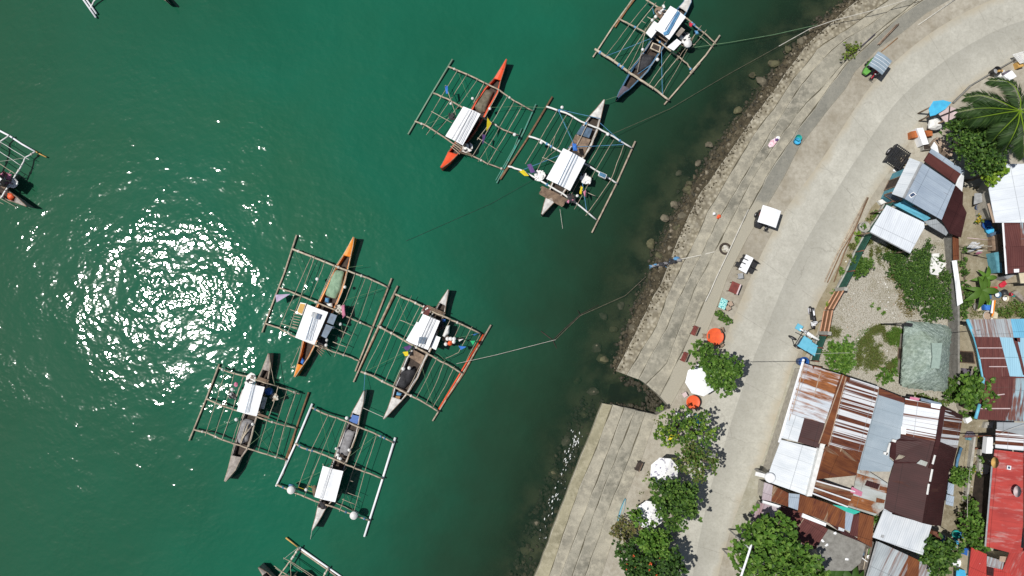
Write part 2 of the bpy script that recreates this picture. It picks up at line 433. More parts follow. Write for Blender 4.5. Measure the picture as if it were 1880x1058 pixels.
# ---------------------------------------------------------------- ground
gmat = NT('sandy_ground'); p = gmat.pos()
n1 = gmat.noise(p, 0.25, 6, 0.6); n2 = gmat.noise(p, 3.0, 5, 0.7); n3 = gmat.noise(p, 0.7, 5, 0.6)
c = gmat.ramp(n1, [(0.35, (.31, .285, .232)), (0.6, (.405, .38, .318))])
c = gmat.mix(gmat.ramp(n3, [(0.50, 0), (0.72, 0.6)]), c, (.22, .185, .125))
c = gmat.mix(gmat.ramp(n2, [(0.35, 0.45), (0.6, 0)]), c, (.20, .175, .13), 'MIX')
gmat.bsdf(c, 0.95, gmat.bump(n2, 0.5, 0.04), 0, 0.1)
gl = [W(p_[0], p_[1], GZ) for p_ in L5] + [W(p_[0], p_[1], GZ) for p_ in M5]
poly = [(q.x, q.y) for q in gl] + [(W(1000, 1420, GZ).x, -900), (900, -900), (900, 900), (W(1900, -200, GZ).x, 900)]
o = MB().prism(poly, -2.2, GZ).build('ground', gmat.m); tag(o, kind='structure')
GROUND_POLY = poly
def sheet(name, pts, z, m, kind='structure', th=0.0):
    P = [W(q[0], q[1], z) for q in pts]
    mb = MB()
    n = len(P); area = sum(P[i].x * P[(i + 1) % n].y - P[(i + 1) % n].x * P[i].y for i in range(n))
    if area < 0: P.reverse()
    mb.add(P, [tuple(range(n))])
    return tag(mb.build(name, m), kind=kind)

# ---------------------------------------------------------------- road (u across, v along, metres in v)
RL = [(2300, -90), (1990, -55), (1817, 0), (1764, 26), (1703, 63), (1650, 106), (1598, 156), (1560, 214), (1532, 259), (1487, 325), (1441, 384), (1394, 473), (1372, 522), (1345, 590), (1332, 617), (1300, 700), (1284, 737), (1268, 800), (1255, 880), (1245, 960), (1232, 1058), (1205, 1250)]
RR = [(2320, 90), (2000, 70), (1866, 108), (1813, 138), (1782, 156), (1744, 190), (1706, 214), (1668, 262), (1636, 312), (1604, 352), (1577, 405), (1531, 500), (1500, 556), (1474, 632), (1456, 669), (1436, 730), (1420, 783), (1400, 850), (1366, 905), (1339, 978), (1318, 1058), (1280, 1250)]
def smooth_line(line, n, z):
    P = resample(line, n, z)
    for _ in range(3): P = [P[0]] + [(P[i - 1] + P[i] * 2 + P[i + 1]) / 4 for i in range(1, n - 1)] + [P[-1]]
    return P
A = smooth_line(RL, 90, GZ + .006); B = smooth_line(RR, 90, GZ + .006)
mb = MB(); v = 0.0
for i in range(89):
    dv = ((A[i + 1] - A[i]).length + (B[i + 1] - B[i]).length) / 2
    for k in range(6):
        a, b2 = k / 6, (k + 1) / 6
        q = [A[i].lerp(B[i], a), A[i + 1].lerp(B[i + 1], a), A[i + 1].lerp(B[i + 1], b2), A[i].lerp(B[i], b2)]
        mb.add(q, [(0, 1, 2, 3)], [[(a, v), (a, v + dv), (b2, v + dv), (b2, v)]])
    v += dv
t = NT('road_concrete'); p = t.pos(); uv = t.uv()
sep = t.n('ShaderNodeSeparateXYZ'); t.l(uv, sep.inputs[0]); u, v = sep.outputs[0], sep.outputs[1]
base = t.ramp(t.noise(p, 0.3, 6, 0.65), [(0.32, (.385, .375, .325)), (0.66, (.50, .49, .43))])
lane = t.ramp(t.math('ADD', u, t.math('MULTIPLY', t.math('SUBTRACT', t.noise(p, 1.2, 3), 0.5), 0.02)), [(0.462, 0.0), (0.47, 1.0), (0.60, 0.75), (0.85, 0.1)])
base = t.mix(t.math('MULTIPLY', lane, 0.55), base, (.285, .28, .245))
brush = t.noise(t.mapping(uv, (9, 1.6, 1)), 1.0, 5, 0.7)
base = t.mix(t.ramp(brush, [(0.35, 0.30), (0.62, 0)]), base, (.27, .26, .22))
fine = t.noise(p, 5.0, 5, 0.8); base = t.mix(t.ramp(fine, [(0.38, 0.25), (0.55, 0)]), base, (.2, .19, .16))
st = t.noise(p, 0.55, 6, 0.75); base = t.mix(t.ramp(st, [(0.60, 0), (0.74, 0.5)]), base, (.22, .205, .16))
edge = t.ramp(t.math('ADD', t.math('ABSOLUTE', t.math('SUBTRACT', u, 0.5)), t.math('MULTIPLY', t.math('SUBTRACT', t.noise(p, 0.6, 5), 0.5), 0.35)), [(0.38, 0), (0.52, 0.85)])
base = t.mix(edge, base, (.37, .33, .25))
j1 = t.math('LESS_THAN', t.math('ABSOLUTE', t.math('SUBTRACT', u, 0.465)), 0.004)
fr = t.math('FRACT', t.math('DIVIDE', v, 4.6)); j2 = t.math('LESS_THAN', fr, 0.010)
j2 = t.math('MULTIPLY', j2, t.math('GREATER_THAN', t.noise(p, 0.8, 3), 0.43))
base = t.mix(t.math('MULTIPLY', t.math('MAXIMUM', t.math('MULTIPLY', j1, .6), j2), 0.26), base, (.14, .13, .11))
vo = t.n('ShaderNodeTexVoronoi', feature='DISTANCE_TO_EDGE'); vo.inputs['Scale'].default_value = 0.16
wv = t.n('ShaderNodeVectorMath', operation='ADD'); t.l(p, wv.inputs[0])
nz = t.n('ShaderNodeTexNoise'); nz.inputs['Scale'].default_value = 0.9; nz.inputs['Detail'].default_value = 5; t.l(p, nz.inputs['Vector']); t.l(nz.outputs['Color'], wv.inputs[1]); t.l(wv.outputs[0], vo.inputs['Vector'])
crack = t.math('MULTIPLY', t.math('LESS_THAN', vo.outputs['Distance'], 0.004), t.math('GREATER_THAN', t.noise(p, 0.12, 2), 0.50))
base = t.mix(t.math('MULTIPLY', crack, 0.22), base, (.14, .13, .11))
t.bsdf(base, 0.9, t.bump(brush, 0.2, 0.01), 0, 0.2)
o = mb.build('road', t.m); tag(o, kind='structure')

# ---------------------------------------------------------------- seawall: two stepped revetments with a channel between
def seawall_mat(name, c1, c2, c3, k=0.0, fade=None):
    t = NT(name); p = t.pos()
    a = t.noise(p, 0.35, 6, 0.65); b_ = t.noise(p, 1.8, 6, 0.7); c_ = t.noise(p, 7.0, 4, 0.8)
    col = t.ramp(a, [(0.33, c2), (0.62, c1)])
    col = t.mix(t.ramp(b_, [(0.46, 0), (0.66, 0.75)]), col, c3)
    col = t.mix(t.ramp(c_, [(0.30, 0.4), (0.46, 0)]), col, tuple(x * .45 for x in c2))
    if fade is not None:
        sy = t.n('ShaderNodeSeparateXYZ'); t.l(p, sy.inputs[0]); col = t.mix(t.ramp(t.math('ADD', t.math('MULTIPLY', t.math('SUBTRACT', sy.outputs[1], fade), .25), t.math('ADD', t.math('MULTIPLY', a, .6), .2)), [(.45, 0), (.55, 1)]), (.335, .315, .255), col)
    if k:
        v_ = t.n('ShaderNodeTexVoronoi'); v_.inputs['Scale'].default_value = 3.2; t.l(p, v_.inputs['Vector'])
        col = t.mix(k, col, t.ramp(v_.outputs['Distance'], [(0.05, (.5, .47, .39)), (0.45, (.20, .18, .13)), (0.6, (.07, .06, .045))]))
    t.bsdf(col, 0.92, t.bump(t.math('ADD', b_, c_), 0.6, 0.05), 0, 0.15); return t.m
rough_m = seawall_mat('rough_stone_concrete', (.36, .325, .24), (.20, .175, .125), (.46, .43, .35), 0.40)
step_a = seawall_mat('weathered_concrete', (.36, .337, .270), (.185, .175, .143), (.44, .41, .325))
step_b = seawall_mat('stained_concrete', (.30, .285, .232), (.145, .14, .115), (.40, .375, .305))
smooth_m = seawall_mat('smooth_grey_concrete', (.225, .22, .19), (.175, .172, .148), (.265, .255, .215), fade=W(1412, 372, GZ).y)
nose_m = mat('pale_edge', (.45, .425, .35), (.30, .28, .225), 1.5, .9, .2); joint_m = mat('joint_soil', (.12, .105, .07), (.05, .045, .03), 1.2, .95, .2)  # nosing: lighter strip along the front edge of each step
def seawall(label, lines, zs, mats, n):
    root = thing('seawall', label, 'seawall', W(lines[0][0][0], lines[0][0][1], 0))
    for i in range(len(lines) - 1):
        z = zs[i]; P = resample(lines[i], n, z); Q = resample(lines[i + 1], n, z)
        ov = [q + (q - p_).normalized() * 0.12 for p_, q in zip(P, Q)] if i < len(lines) - 2 else Q
        P = [p_ + Vector((R.uniform(-.05, .05), R.uniform(-.05, .05), 0)) for p_ in P]
        mb = MB()
        vs = []
        for p_, q in zip(P, ov):
            vs += [(p_.x, p_.y, z), (q.x, q.y, z + 0.03), (p_.x, p_.y, -2.0), (q.x, q.y, -2.0)]
        fs = []
        for k in range(n - 1):
            a, b_ = 4 * k, 4 * (k + 1)
            fs += [(a, b_, b_ + 1, a + 1), (a + 2, b_ + 2, b_, a), (a + 1, b_ + 1, b_ + 3, a + 3)]
        fs += [(0, 1, 3, 2), (4 * n - 4, 4 * n - 2, 4 * n - 1, 4 * n - 3)]
        mb.add(vs, fs); ob = mb.build('step', mats[i], root)
        for nm, m_, o0, o1, dz in (('nosing', nose_m, 0.0, .05, .012), ('joint_dirt', joint_m, -.07, -.005, .038)):
            ln = P if nm == 'nosing' else Q
            if nm == 'joint_dirt' and i == len(lines) - 2: continue
            k0 = 0
            vs = []; fs = []
            for k in range(n):
                d_ = (Q[k] - P[k]); d_.z = 0; d_.normalize(); wv = .5 + .5 * math.sin(k * 1.7 + i) * math.sin(k * .6 + 2 * i); e0, e1 = o0, o1
                if nm == 'joint_dirt': e0 = o0 * (.5 + 1.2 * wv)
                else: e1 = o1 * (.3 + 1.0 * wv)
                vs += [ln[k] + d_ * e0, ln[k] + d_ * e1]
            vs = [Vector((q.x, q.y, z + dz)) for q in vs]
            fs = [(2 * k, 2 * k + 2, 2 * k + 3, 2 * k + 1) for k in range(n - 1)]
            MB().add(vs, fs).build(nm, m_, ob)
    return root
seawall('long stepped concrete seawall curving beside the road from the channel to the far bend', [L0, L1, L2, L3, L4, L5], [0.38, 0.66, 0.92, 1.18, 1.44], [rough_m, step_a, step_b, step_a, smooth_m], 60)
seawall('straight stepped concrete seawall below the channel, in front of the parasols', [M0, M1, M2, M3, M4, M5], [0.5, 0.74, 0.96, 1.2, 1.42], [seawall_mat('yellowed_concrete', (.335, .31, .215), (.20, .185, .125), (.40, .37, .27)), step_a, step_b, step_b, step_a], 24)
# rubble at the foot of the seawall
rub = [mat('rubble_stone', (.125, .105, .068), (.042, .035, .022), 1.5, 0.9, 0.4), mat('rubble_pale', (.26, .23, .17), (.12, .10, .07), 2.0, 0.9, 0.4), mat('rubble_wet', (.06, .052, .032), (.028, .026, .018), 1.5, 0.7, 0.4)]
LA = resample([q for q in WATERLINE[:14]], 200, 0.0); LB = resample(L0, 200, 0.3)
mb = MB()
for i in range(3400):
    k = R.randrange(0, 199); f = R.random() ** 0.8; a = LA[k].lerp(LB[k], -0.25 + 1.5 * f)
    q = a + Vector((R.uniform(-.4, .4), R.uniform(-.4, .4), 0)); r = R.choice((.06, .08, .1, .12, .14, .2))
    zz = -0.12 + 0.42 * max(0, min(1, f)) ; 
    if f > 0.85: zz = 0.38; r = min(r, .09)
    mi = 2 if f < 0.48 + R.uniform(-.2, .25) else (1 if R.random() < 0.14 else 0)
    mb.blob((q.x, q.y, zz), r, 0, 0.3, R, (1, R.uniform(.7, 1.2), .6), mi)
LM = resample(M0, 80, 0.0)
for i in range(700):
    k = R.randrange(0, 79); q = LM[k] + Vector((R.uniform(-2.2, .1), R.uniform(-.6, .6), 0))
    mb.blob((q.x, q.y, -0.22 + R.uniform(-.1, .1)), R.choice((.08, .12, .16, .22)), 0, 0.3, R, (1, 1, .6), 2 if R.random() < .8 else 0)
for i in range(150):
    k = R.random(); ax_, ay_ = (1140 + 78 * k, 690 + 40 * k) if i % 2 else (1125 + 84 * k, 746 + 14 * k)
    q = W(ax_ + R.gauss(0, 4), ay_ + (R.uniform(-2, 8) if i % 2 else R.uniform(-8, 2)), 0); mb.blob((q.x, q.y, R.uniform(-.15, .15)), R.choice((.08, .12, .16, .2)), 0, .3, R, (1, 1, .6), 2)
for i in range(60):
    q = W(1200 + R.gauss(0, 9), 738 + R.gauss(0, 10), 0); mb.blob((q.x, q.y, R.uniform(-.05, .2)), R.choice((.1, .14, .2)), 0, .3, R, (1, 1, .6), 2)
o = mb.build('rubble', rub); tag(o, kind='stuff')
# the bank under the rubble
mb = MB(); n = len(LA); vs = []
for a, b_ in zip(LA, LB): 
    d = (b_ - a)
    o1 = a - d * 0.5
    vs += [(o1.x, o1.y, -0.55), (a.x, a.y, -0.06), (b_.x + d.x * .1, b_.y + d.y * .1, 0.36)]
fs = []
for k in range(n - 1): fs += [(3 * k, 3 * k + 3, 3 * k + 4, 3 * k + 1), (3 * k + 1, 3 * k + 4, 3 * k + 5, 3 * k + 2)]
o = MB().add(vs, fs).build('shore_bank', mat('bank_earth', (.085, .07, .042), (.03, .025, .016), 2.2, 0.95, 0.7, 9, bd=0.08)); tag(o, kind='structure')
# boulders one can tell apart
bpx = [(1262, 350, .55), (1247, 318, .4), (1195, 448, .5), (1250, 398, .6), (1243, 418, .42), (1238, 378, .5), (1265, 338, .35), (1222, 402, .5), (1420, 118, .6), (1398, 150, .65), (1445, 92, .4), (1470, 78, .45), (1380, 140, .4), (1160, 600, .45), (1110, 660, .7), (1095, 640, .5), (1125, 605, .5), (1108, 580, .45), (1060, 700, .4), (1090, 720, .6), (1072, 760, .5), (1040, 810, .55), (1020, 870, .6), (985, 960, .5), (965, 1010, .6), (1140, 560, .4), (1210, 470, .4), (1300, 268, .4), (1352, 205, .45), (1280, 300, .35)]
wetm = [mat('boulder_olive', (.13, .125, .065), (.05, .048, .028), 1.6, 0.85, 0.5), mat('boulder_grey', (.17, .15, .105), (.07, .062, .042), 1.6, 0.85, 0.5)]
for i, (x, y, r) in enumerate([(x, y, r * .78) for x, y, r in bpx]):
    sub = shore_dist(W(x, y).x, W(x, y).y) > 0.9 and not (x > 1370 and y < 160)
    q = W(x, y, -0.12); o = MB().blob(q - Vector((0, 0, .12 if sub else -.2)), r, 1, 0.28, R, (1, R.uniform(.7, 1.1), .55)).build('boulder', wetm[i % 2])
    tag(o, 'dark olive boulder lying in the shallow water along the seawall' if sub else 'rough stone boulder among the rubble at the foot of the seawall', 'boulder', 'boulders in the shallows' if sub else 'boulders on the rubble bank')
# small white flecks along the lower seawall
mb = MB(); fm = resample([(1062, 800), (1052, 822), (1042, 845), (1034, 872), (1022, 905), (1012, 935), (996, 985), (985, 1010)], 120, 0.0)
for i in range(75):
    q = fm[min(119, int(119 * R.random() ** 1.5))] + Vector((R.gauss(0, .22), R.gauss(0, .3), .012)); a = R.uniform(.9, 1.5); L = R.uniform(.04, .15); d = Vector((math.cos(a), math.sin(a), 0)) * L; s = Vector((-d.y, d.x, 0)) * R.uniform(.2, .45)
    mb.add([q - d, q + s, q + d, q - s], [(0, 1, 2, 3)])
o = mb.build('white_flecks', mat('fleck_white', (.75, .77, .76), (.6, .63, .62), 3, .6, 0)); tag(o, kind='stuff')

sheet('channel_shade_sheet', [(1120, 706), (1150, 700), (1190, 712), (1222, 735), (1208, 764), (1160, 756), (1112, 742)], -.10, mat('channel_shade_dark', (.030, .031, .013), (.004, .004, .003), .55, .9, .3, 6, lo=.50, hi=.66))  # dark sheet added in the notch: its shade and depth put into colour
# ================================================================= outrigger boats, traced one by one
def lerp2(a, b, t): return (a[0] + (b[0] - a[0]) * t, a[1] + (b[1] - a[1]) * t)
class Boat:
    def __init__(s, zm, label, stations, hull, ends, group='outrigger boats moored off the seawall', floor='wood_dark', span=4.2):
        s.zm = zm
        c = [zm(lerp2(a, b, .5)) for a, b in stations]
        P0, P1 = W(c[0][0], c[0][1], .9), W(c[-1][0], c[-1][1], .9)
        s.ax0 = P0; s.axd = (P1 - P0).normalized(); s.span = span
        mid = (P0 + P1) / 2
        s.root = thing('outrigger_boat', label, 'boat', (mid.x, mid.y, 0), group)
        s.hull(stations, hull, ends, floor)
    def d(s, q):
        v = q - s.ax0; v.z = 0
        return (v - s.axd * v.dot(s.axd)).length
    def hz(s, q, off=0.0):
        return 0.98 - 0.62 * min(1.15, s.d(q) / s.span) ** 2 + off
    def p(s, pt, off=0.0):
        x, y = s.zm(pt); q = W(x, y, 0.9); z = s.hz(q, off)
        return W(x, y, z)
    def at(s, pt, z):
        x, y = s.zm(pt); return W(x, y, z)
    def hull(s, st, m, ends, floor):
        n = len(st); mb = MB(); rows = []; fl = []
        for i, (a, b) in enumerate(st):
            t = i / (n - 1); e = abs(2 * t - 1)
            g = 0.72 + 0.42 * e ** 2.5
            L = s.at(a, g); Rr = s.at(b, g)
            c = (L + Rr) / 2
            def side(k, z): 
                q = c + (L - c) * k; q2 = c + (Rr - c) * k
                return Vector((q.x, q.y, z)), Vector((q2.x, q2.y, z))
            kz = -0.35 if 0 < i < n - 1 else 0.25
            L1, R1 = side(.97, .45); L2, R2 = side(.72, .05); K = Vector((c.x, c.y, kz))
            Li, Ri = side(.80, g + .01); Lf, Rf = side(.74, .34)
            rows.append([Lf, Li, L, L1, L2, K, R2, R1, Rr, Ri, Rf]); fl.append((Lf, Rf, g, L, Rr))
        vs = [q for r in rows for q in r]; w = 11; fs = []
        for i in range(n - 1):
            for k in range(w - 1):
                fs.append((i * w + k, (i + 1) * w + k, (i + 1) * w + k + 1, i * w + k + 1))
        mb.add(vs, fs); mb.build('hull', MT[m], s.root)
        mb = MB()
        for i in range(n - 1):
            mb.add([fl[i][0], fl[i][1], fl[i + 1][1], fl[i + 1][0]], [(0, 1, 2, 3)])
        mb.build('hull_floor', MT[floor], s.root)
        rub = MB()
        for sd_ in (3, 4): rub.tube([f[sd_] + Vector((0, 0, .03)) for f in fl], .035, 5)
        rub.build('gunwale', MT[ends[4] if len(ends) > 4 else 'bamboo'], s.root)
        # closed decks at both ends: ends = (count0, mat0, count1, mat1)
        for cnt, mm, idx in ((ends[0], ends[1], list(range(n))), (ends[2], ends[3], list(range(n))[::-1])):
            if not cnt: continue
            dk = MB(); ids = idx[:cnt + 1]
            for a, b in zip(ids, ids[1:]):
                A, B, C_, D = fl[a][3], fl[a][4], fl[b][4], fl[b][3]
                up = Vector((0, 0, .05)); m1 = (A + B) / 2 + Vector((0, 0, .10)); m2 = (C_ + D) / 2 + Vector((0, 0, .12))
                dk.add([A + up, m1, m2, D + up], [(0, 1, 2, 3)]); dk.add([m1, B + up, C_ + up, m2], [(0, 1, 2, 3)])
            b1, b2 = fl[ids[-1]][3], fl[ids[-1]][4]; mm_ = (b1 + b2) / 2
            dk.tube([b1 + Vector((0, 0, .06)), mm_ + Vector((0, 0, .13)), b2 + Vector((0, 0, .06))], .04, 5)
            dk.build('end_deck', MT[mm], s.root)
    def line(s, name, pts, r, m, off=0.0, jit=0.0, n=6):
        # resample so that long poles follow the droop of the outriggers
        out = []
        for a, b in zip(pts, pts[1:]):
            k = 4
            for i in range(k): out.append(lerp2(a, b, i / k))
        out.append(pts[-1])
        Q = [s.p(q, off) for q in out]
        if jit: Q = [q + Vector((R.uniform(-jit, jit), R.uniform(-jit, jit), R.uniform(0, jit))) for q in Q]
        MB().tube(Q, r * .88, n, r * 0.72).build(name, MT[m], s.root)
    def beams(s, lst, m, r=.085, wrap=None):
        for pts in lst:
            s.line('cross_beam', pts, r, m, 0.0, .02)
            for k in range(3):           # lashings of rope
                i = R.randrange(len(pts) - 1); q = lerp2(pts[i], pts[i + 1], R.uniform(.2, .8)); q2 = lerp2(pts[i], pts[i + 1], min(1, R.uniform(.2, .8) + .1))
                a = s.p(q); dv = (s.p(q2) - a)
                if dv.length > 1e-3: MB().tube([a, a + dv.normalized() * .16], r * 1.25, 6).build('lashing', MT[wrap or 'rope'], s.root)
    def poles(s, lst, m='bamboo', r=.042, off=.11):
        for pts in lst: s.line('bamboo_pole', pts, r * .72 * R.uniform(.7, 1.2), m if R.random() < .75 else 'bamboo_pale', off, .02)
    def floats(s, lst):
        for pts, m, r in lst:
            Q = [s.at(q, .10) for q in pts]
            k = len(Q) - 1
            Q[0].z = .2; Q[k].z = .2
            MB().tube(Q, r, 8, r * .8).build('outrigger_float', MT[m], s.root)
    def canopy(s, quad, m='tarp_white', z=2.25, poles=(), pm='grey_paint', ridge=.12, sag=True):
        q = [s.at(c, z) for c in quad]                   # corners in order; 0-1 and 2-3 are the short ends
        m0, m1 = (q[0] + q[1]) / 2 + Vector((0, 0, ridge)), (q[3] + q[2]) / 2 + Vector((0, 0, ridge))
        mb = MB(); N = 10
        for side, (e0, e1) in enumerate(((q[0], q[3]), (q[1], q[2]))):
            vs = []
            for i in range(N + 1):
                t = i / N
                for j in range(4):
                    u = j / 3
                    pt = m0.lerp(m1, t).lerp(e0.lerp(e1, t), u)
                    pt.z += -0.05 * math.sin(math.pi * u) * abs(math.sin(3 * math.pi * t)) + R.uniform(-.012, .012)
                    vs.append(pt)
            fs = [(i * 4 + j, i * 4 + j + 1, i * 4 + j + 5, i * 4 + j + 4) for i in range(N) for j in range(3)]
            mb.add(vs, fs, smooth=True)
        mb.build('canopy', MT[m], s.root)
        for c in q:
            b = Vector((c.x, c.y, 0)); cen = (q[0] + q[1] + q[2] + q[3]) / 4
            b = c.lerp(Vector((cen.x, cen.y, c.z)), .12); MB().tube([Vector((b.x, b.y, .5)), Vector((b.x, b.y, z - .01))], .04, 5).build('canopy_post', MT['bamboo'], s.root)
        for a, b in poles:
            A, B = s.at(a, z + ridge + .08), s.at(b, z + ridge + .08)
            A += (A - B).normalized() * .1
            MB().tube([A, (A + B) / 2 + Vector((0, 0, -.02)), B], .02, 5).build('roof_pole', MT[pm], s.root)
        # cabin under the roof: a dark box of planks
        cen = (q[0] + q[1] + q[2] + q[3]) / 4
        pl = [Vector((cen.x, cen.y, 0)).lerp(Vector((c.x, c.y, 0)), .78) for c in q]
        MB().prism([(p_.x, p_.y) for p_ in pl], 1.0, 1.12).build('cabin_platform', MT['wood'], s.root)
        MB().prism([(p_.x + (cen.x - p_.x) * .25, p_.y + (cen.y - p_.y) * .25) for p_ in pl], 1.1, 1.75).build('cabin', MT['wood_grey'], s.root)
    def patch(s, name, quad, z, m, th=.05):
        MB().slab([s.at(c, z) for c in quad], th).build(name, MT[m], s.root)
    def cargo(s, name, label, cat, pts, z, m, h=.22, group=None):
        """a heaped net or tarpaulin: mounded polygon, its own thing"""
        P = [s.at(c, z) for c in pts]; n = len(P); cen = sum(P, Vector((0, 0, 0))) / n
        rings = [(1, 0), (.92, .5), (.7, .85), (.4, 1.0)]; N = n * 4; vs = []; fs = []
        edge = []
        for i in range(n):
            for k in range(4): edge.append(P[i].lerp(P[(i + 1) % n], k / 4))
        for k, hh in rings:
            for e in edge:
                q = cen.lerp(e, k * R.uniform(.96, 1.03)); q.z = z + h * hh * R.uniform(.75, 1.15); vs.append(q)
        vs.append(cen + Vector((0, 0, h)))
        for r_ in range(len(rings) - 1):
            for i in range(N): fs.append((r_ * N + i, r_ * N + (i + 1) % N, (r_ + 1) * N + (i + 1) % N, (r_ + 1) * N + i))
        for i in range(N): fs.append(((len(rings) - 1) * N + i, (len(rings) - 1) * N + (i + 1) % N, len(vs) - 1))
        o = MB().add(vs, fs, smooth=True).build(name, MT[m]); tag(o, label, cat, group); return o
    def flag(s, pts, m, z=1.7, mast=True):
        P = [s.at(c, z) for c in pts]; cen = sum(P, Vector((0, 0, 0))) / len(P)
        P = [q + Vector((0, 0, R.uniform(-.15, .2))) for q in P]
        mb = MB().slab(P, .012)
        fl = mb.build('flag', MT[m], s.root)
        if mast:
            a = P[0]; MB().tube([Vector((a.x - .05, a.y, .9)), Vector((a.x, a.y, a.z + .1))], .022, 5).build('mast', MT['bamboo'], s.root)
    def rig(s, lst, m='rope_green', z0=1.0, z1=1.0, r=.014):
        for a, b in lst:
            A, B = s.p(a, .12), s.p(b, .12)
            MB().tube([A, (A + B) / 2 + Vector((0, 0, -.05)), B], r, 4).build('stay_rope', MT[m], s.root)
    def buoy(s, pts, label, r=.13, m='plastic_white', z=1.1):
        for c in pts:
            q = s.at(c, z); mb = MB().blob((0, 0, 0), r * R.uniform(.85, 1.2), 2, .02, R, (1, 1, 1.1), 0, True)
            mb.v = [v + q for v in mb.v]; mb.tube([q + Vector((0, 0, r * .9)), q + Vector((0, 0, r * 1.4))], r * .25, 6)
            tag(mb.build('buoy', MT[m]), label, 'buoy', 'net floats carried on the boats')
    def clutter(s, quad, n, mats, z=1.05):
        """poles' ends, slats and odd timber of the deck beside the cabin: one slatted deck part"""
        a, b, c, d = [s.p(q, .14) for q in quad]
        mb = MB()
        for i in range(n):
            t = (i + .5) / n
            p0 = a.lerp(d, t); p1 = b.lerp(c, t); ex = (p1 - p0) * R.uniform(-.06, .1)
            mb.tube([p0 - ex, p1 + ex], R.uniform(.025, .04), 5)
        mb.build('slatted_deck', MT[R.choice(mats)], s.root)
    def box(s, name, label, cat, quad, z, h, m, group=None, lid=None):
        P = [s.at(c, z + h) for c in quad]
        o = MB().prism([(q.x, q.y) for q in P], z, z + h)
        mats = [MT[m]]
        if lid:
            c = sum(P, Vector((0, 0, 0))) / len(P)
            o.prism([(c.x + (q.x - c.x) * .84, c.y + (q.y - c.y) * .84) for q in P], z + h - .02, z + h + .03, 1); mats.append(MT[lid])
        o = o.build(name, mats); tag(o, label, cat, group); return o
    def drum(s, c, r, label, m='plastic_white', z=.95, h=.55, name='drum', cat='drum'):
        q = s.at(c, z + h); q.z = z
        root = thing(name, label, cat, q)
        MB().lathe([(r * .9, 0), (r, .06), (r, h * .5), (r * 1.03, h * .55), (r, h * .6), (r, h - .04), (r * .95, h)], q, 18).build('body', MT[m], root)
        MB().lathe([(r * .85, h), (r * .85, h + .03), (r * .2, h + .035), (r * .15, h + .06)], q, 18).build('lid', MT[m], root)
    def heap(s, c, n, mats, label, spread=.3, name='gear_heap', cat='fishing gear', z=1.05):
        q0 = s.at(c, z); mb = MB().blob(q0 - Vector((0, 0, .02)), spread * 1.5, 1, .2, R, (1, 1, .12), 0)
        for i in range(n):
            q = q0 + Vector((max(-1.2, min(1.2, R.gauss(0, 1))) * spread, max(-1.2, min(1.2, R.gauss(0, 1))) * spread, R.uniform(0, .1)))
            k = R.randrange(len(mats))
            if R.random() < .5: mb.blob(q, R.uniform(.06, .14), 1, .2, R, (1, R.uniform(.6, 1), .7), k)
            else: mb.box(q, (R.uniform(.1, .3), R.uniform(.08, .2), R.uniform(.06, .15)), R.uniform(0, 3), k)
        tag(mb.build(name, [MT[m] for m in mats]), label, cat)

A_ = zoom(740, 80, 2.9386); B_ = zoom(1080, 0, 5.288); C_z = zoom(470, 420, 3.778); D_ = zoom(640, 510, 3.9185); E_ = zoom(340, 640, 4.233); F_ = zoom(500, 710, 3.779); G_ = zoom(0, 220, 5.878); H_ = zoom(480, 960, 10.444); I_ = zoom(130, 0, 9.895)

# ---- red tipped boat
b = Boat(A_, 'outrigger boat with bright red bow and stern decks and a green outrigger float', [((555, 85), (561, 87)), ((522, 140), (545, 145)), ((490, 190), (527, 200)), ((440, 240), (512, 268)), ((385, 320), (470, 340)), ((350, 385), (440, 400)), ((310, 470), (390, 480)), ((275, 540), (335, 550)), ((242, 588), (292, 602)), ((222, 630), (255, 640)), ((201, 668), (208, 674))], 'red_paint', (2, 'red_paint', 2, 'red_paint', 'wood'))
b.beams([[(245, 125), (345, 165), (440, 212), (515, 250), (600, 310), (700, 365)], [(165, 268), (240, 300), (320, 345), (430, 400), (540, 465), (620, 495)], [(65, 420), (130, 445), (250, 525), (360, 600), (450, 645), (545, 680)]], 'bamboo')
b.floats([([(268, 88), (150, 280), (28, 492)], 'bamboo_green', .085), ([(717, 330), (650, 480), (505, 755)], 'bamboo_teal', .08), ([(640, 460), (600, 560), (500, 740)], 'bamboo_teal', .05)])
b.poles([[(297, 140), (205, 290), (105, 460)], [(345, 165), (240, 330), (125, 495)], [(405, 190), (300, 340), (170, 490)], [(565, 282), (480, 430), (370, 615)], [(602, 310), (500, 490), (405, 640)], [(645, 335), (560, 480), (455, 655)]])
b.poles([[(152, 365), (265, 430)], [(402, 510), (515, 578)], [(460, 440), (400, 520)], [(440, 210), (380, 320)], [(520, 250), (440, 400)]], 'bamboo_pale')
b.canopy([(325, 340), (418, 380), (322, 550), (228, 500)], poles=[((352, 362), (262, 515)), ((366, 366), (280, 525)), ((380, 370), (296, 530)), ((392, 376), (310, 540))])
b.cargo('fishing_net', 'brown fishing net heaped in the open hull of the red tipped boat', 'fishing net', [(448, 245), (490, 262), (445, 370), (420, 378), (382, 345)], .45, 'net_brown', .38)
b.flag([(455, 400), (478, 430), (450, 475)], 'flag_yellow'); b.flag([(428, 490), (446, 495), (430, 548)], 'flag_purple', 1.6); b.flag([(226, 230), (240, 225), (242, 270), (232, 272)], 'flag_blue', 1.9)
b.line('bamboo_pole', [(230, 225), (285, 385)], .03, 'bamboo_pale', .35)
b.rig([((300, 160), (350, 290)), ((130, 435), (270, 375)), ((440, 555), (460, 640)), ((470, 345), (640, 338))])
b.buoy([(375, 297), (468, 352), (602, 492), (258, 325)], 'small white net float on the red tipped boat')
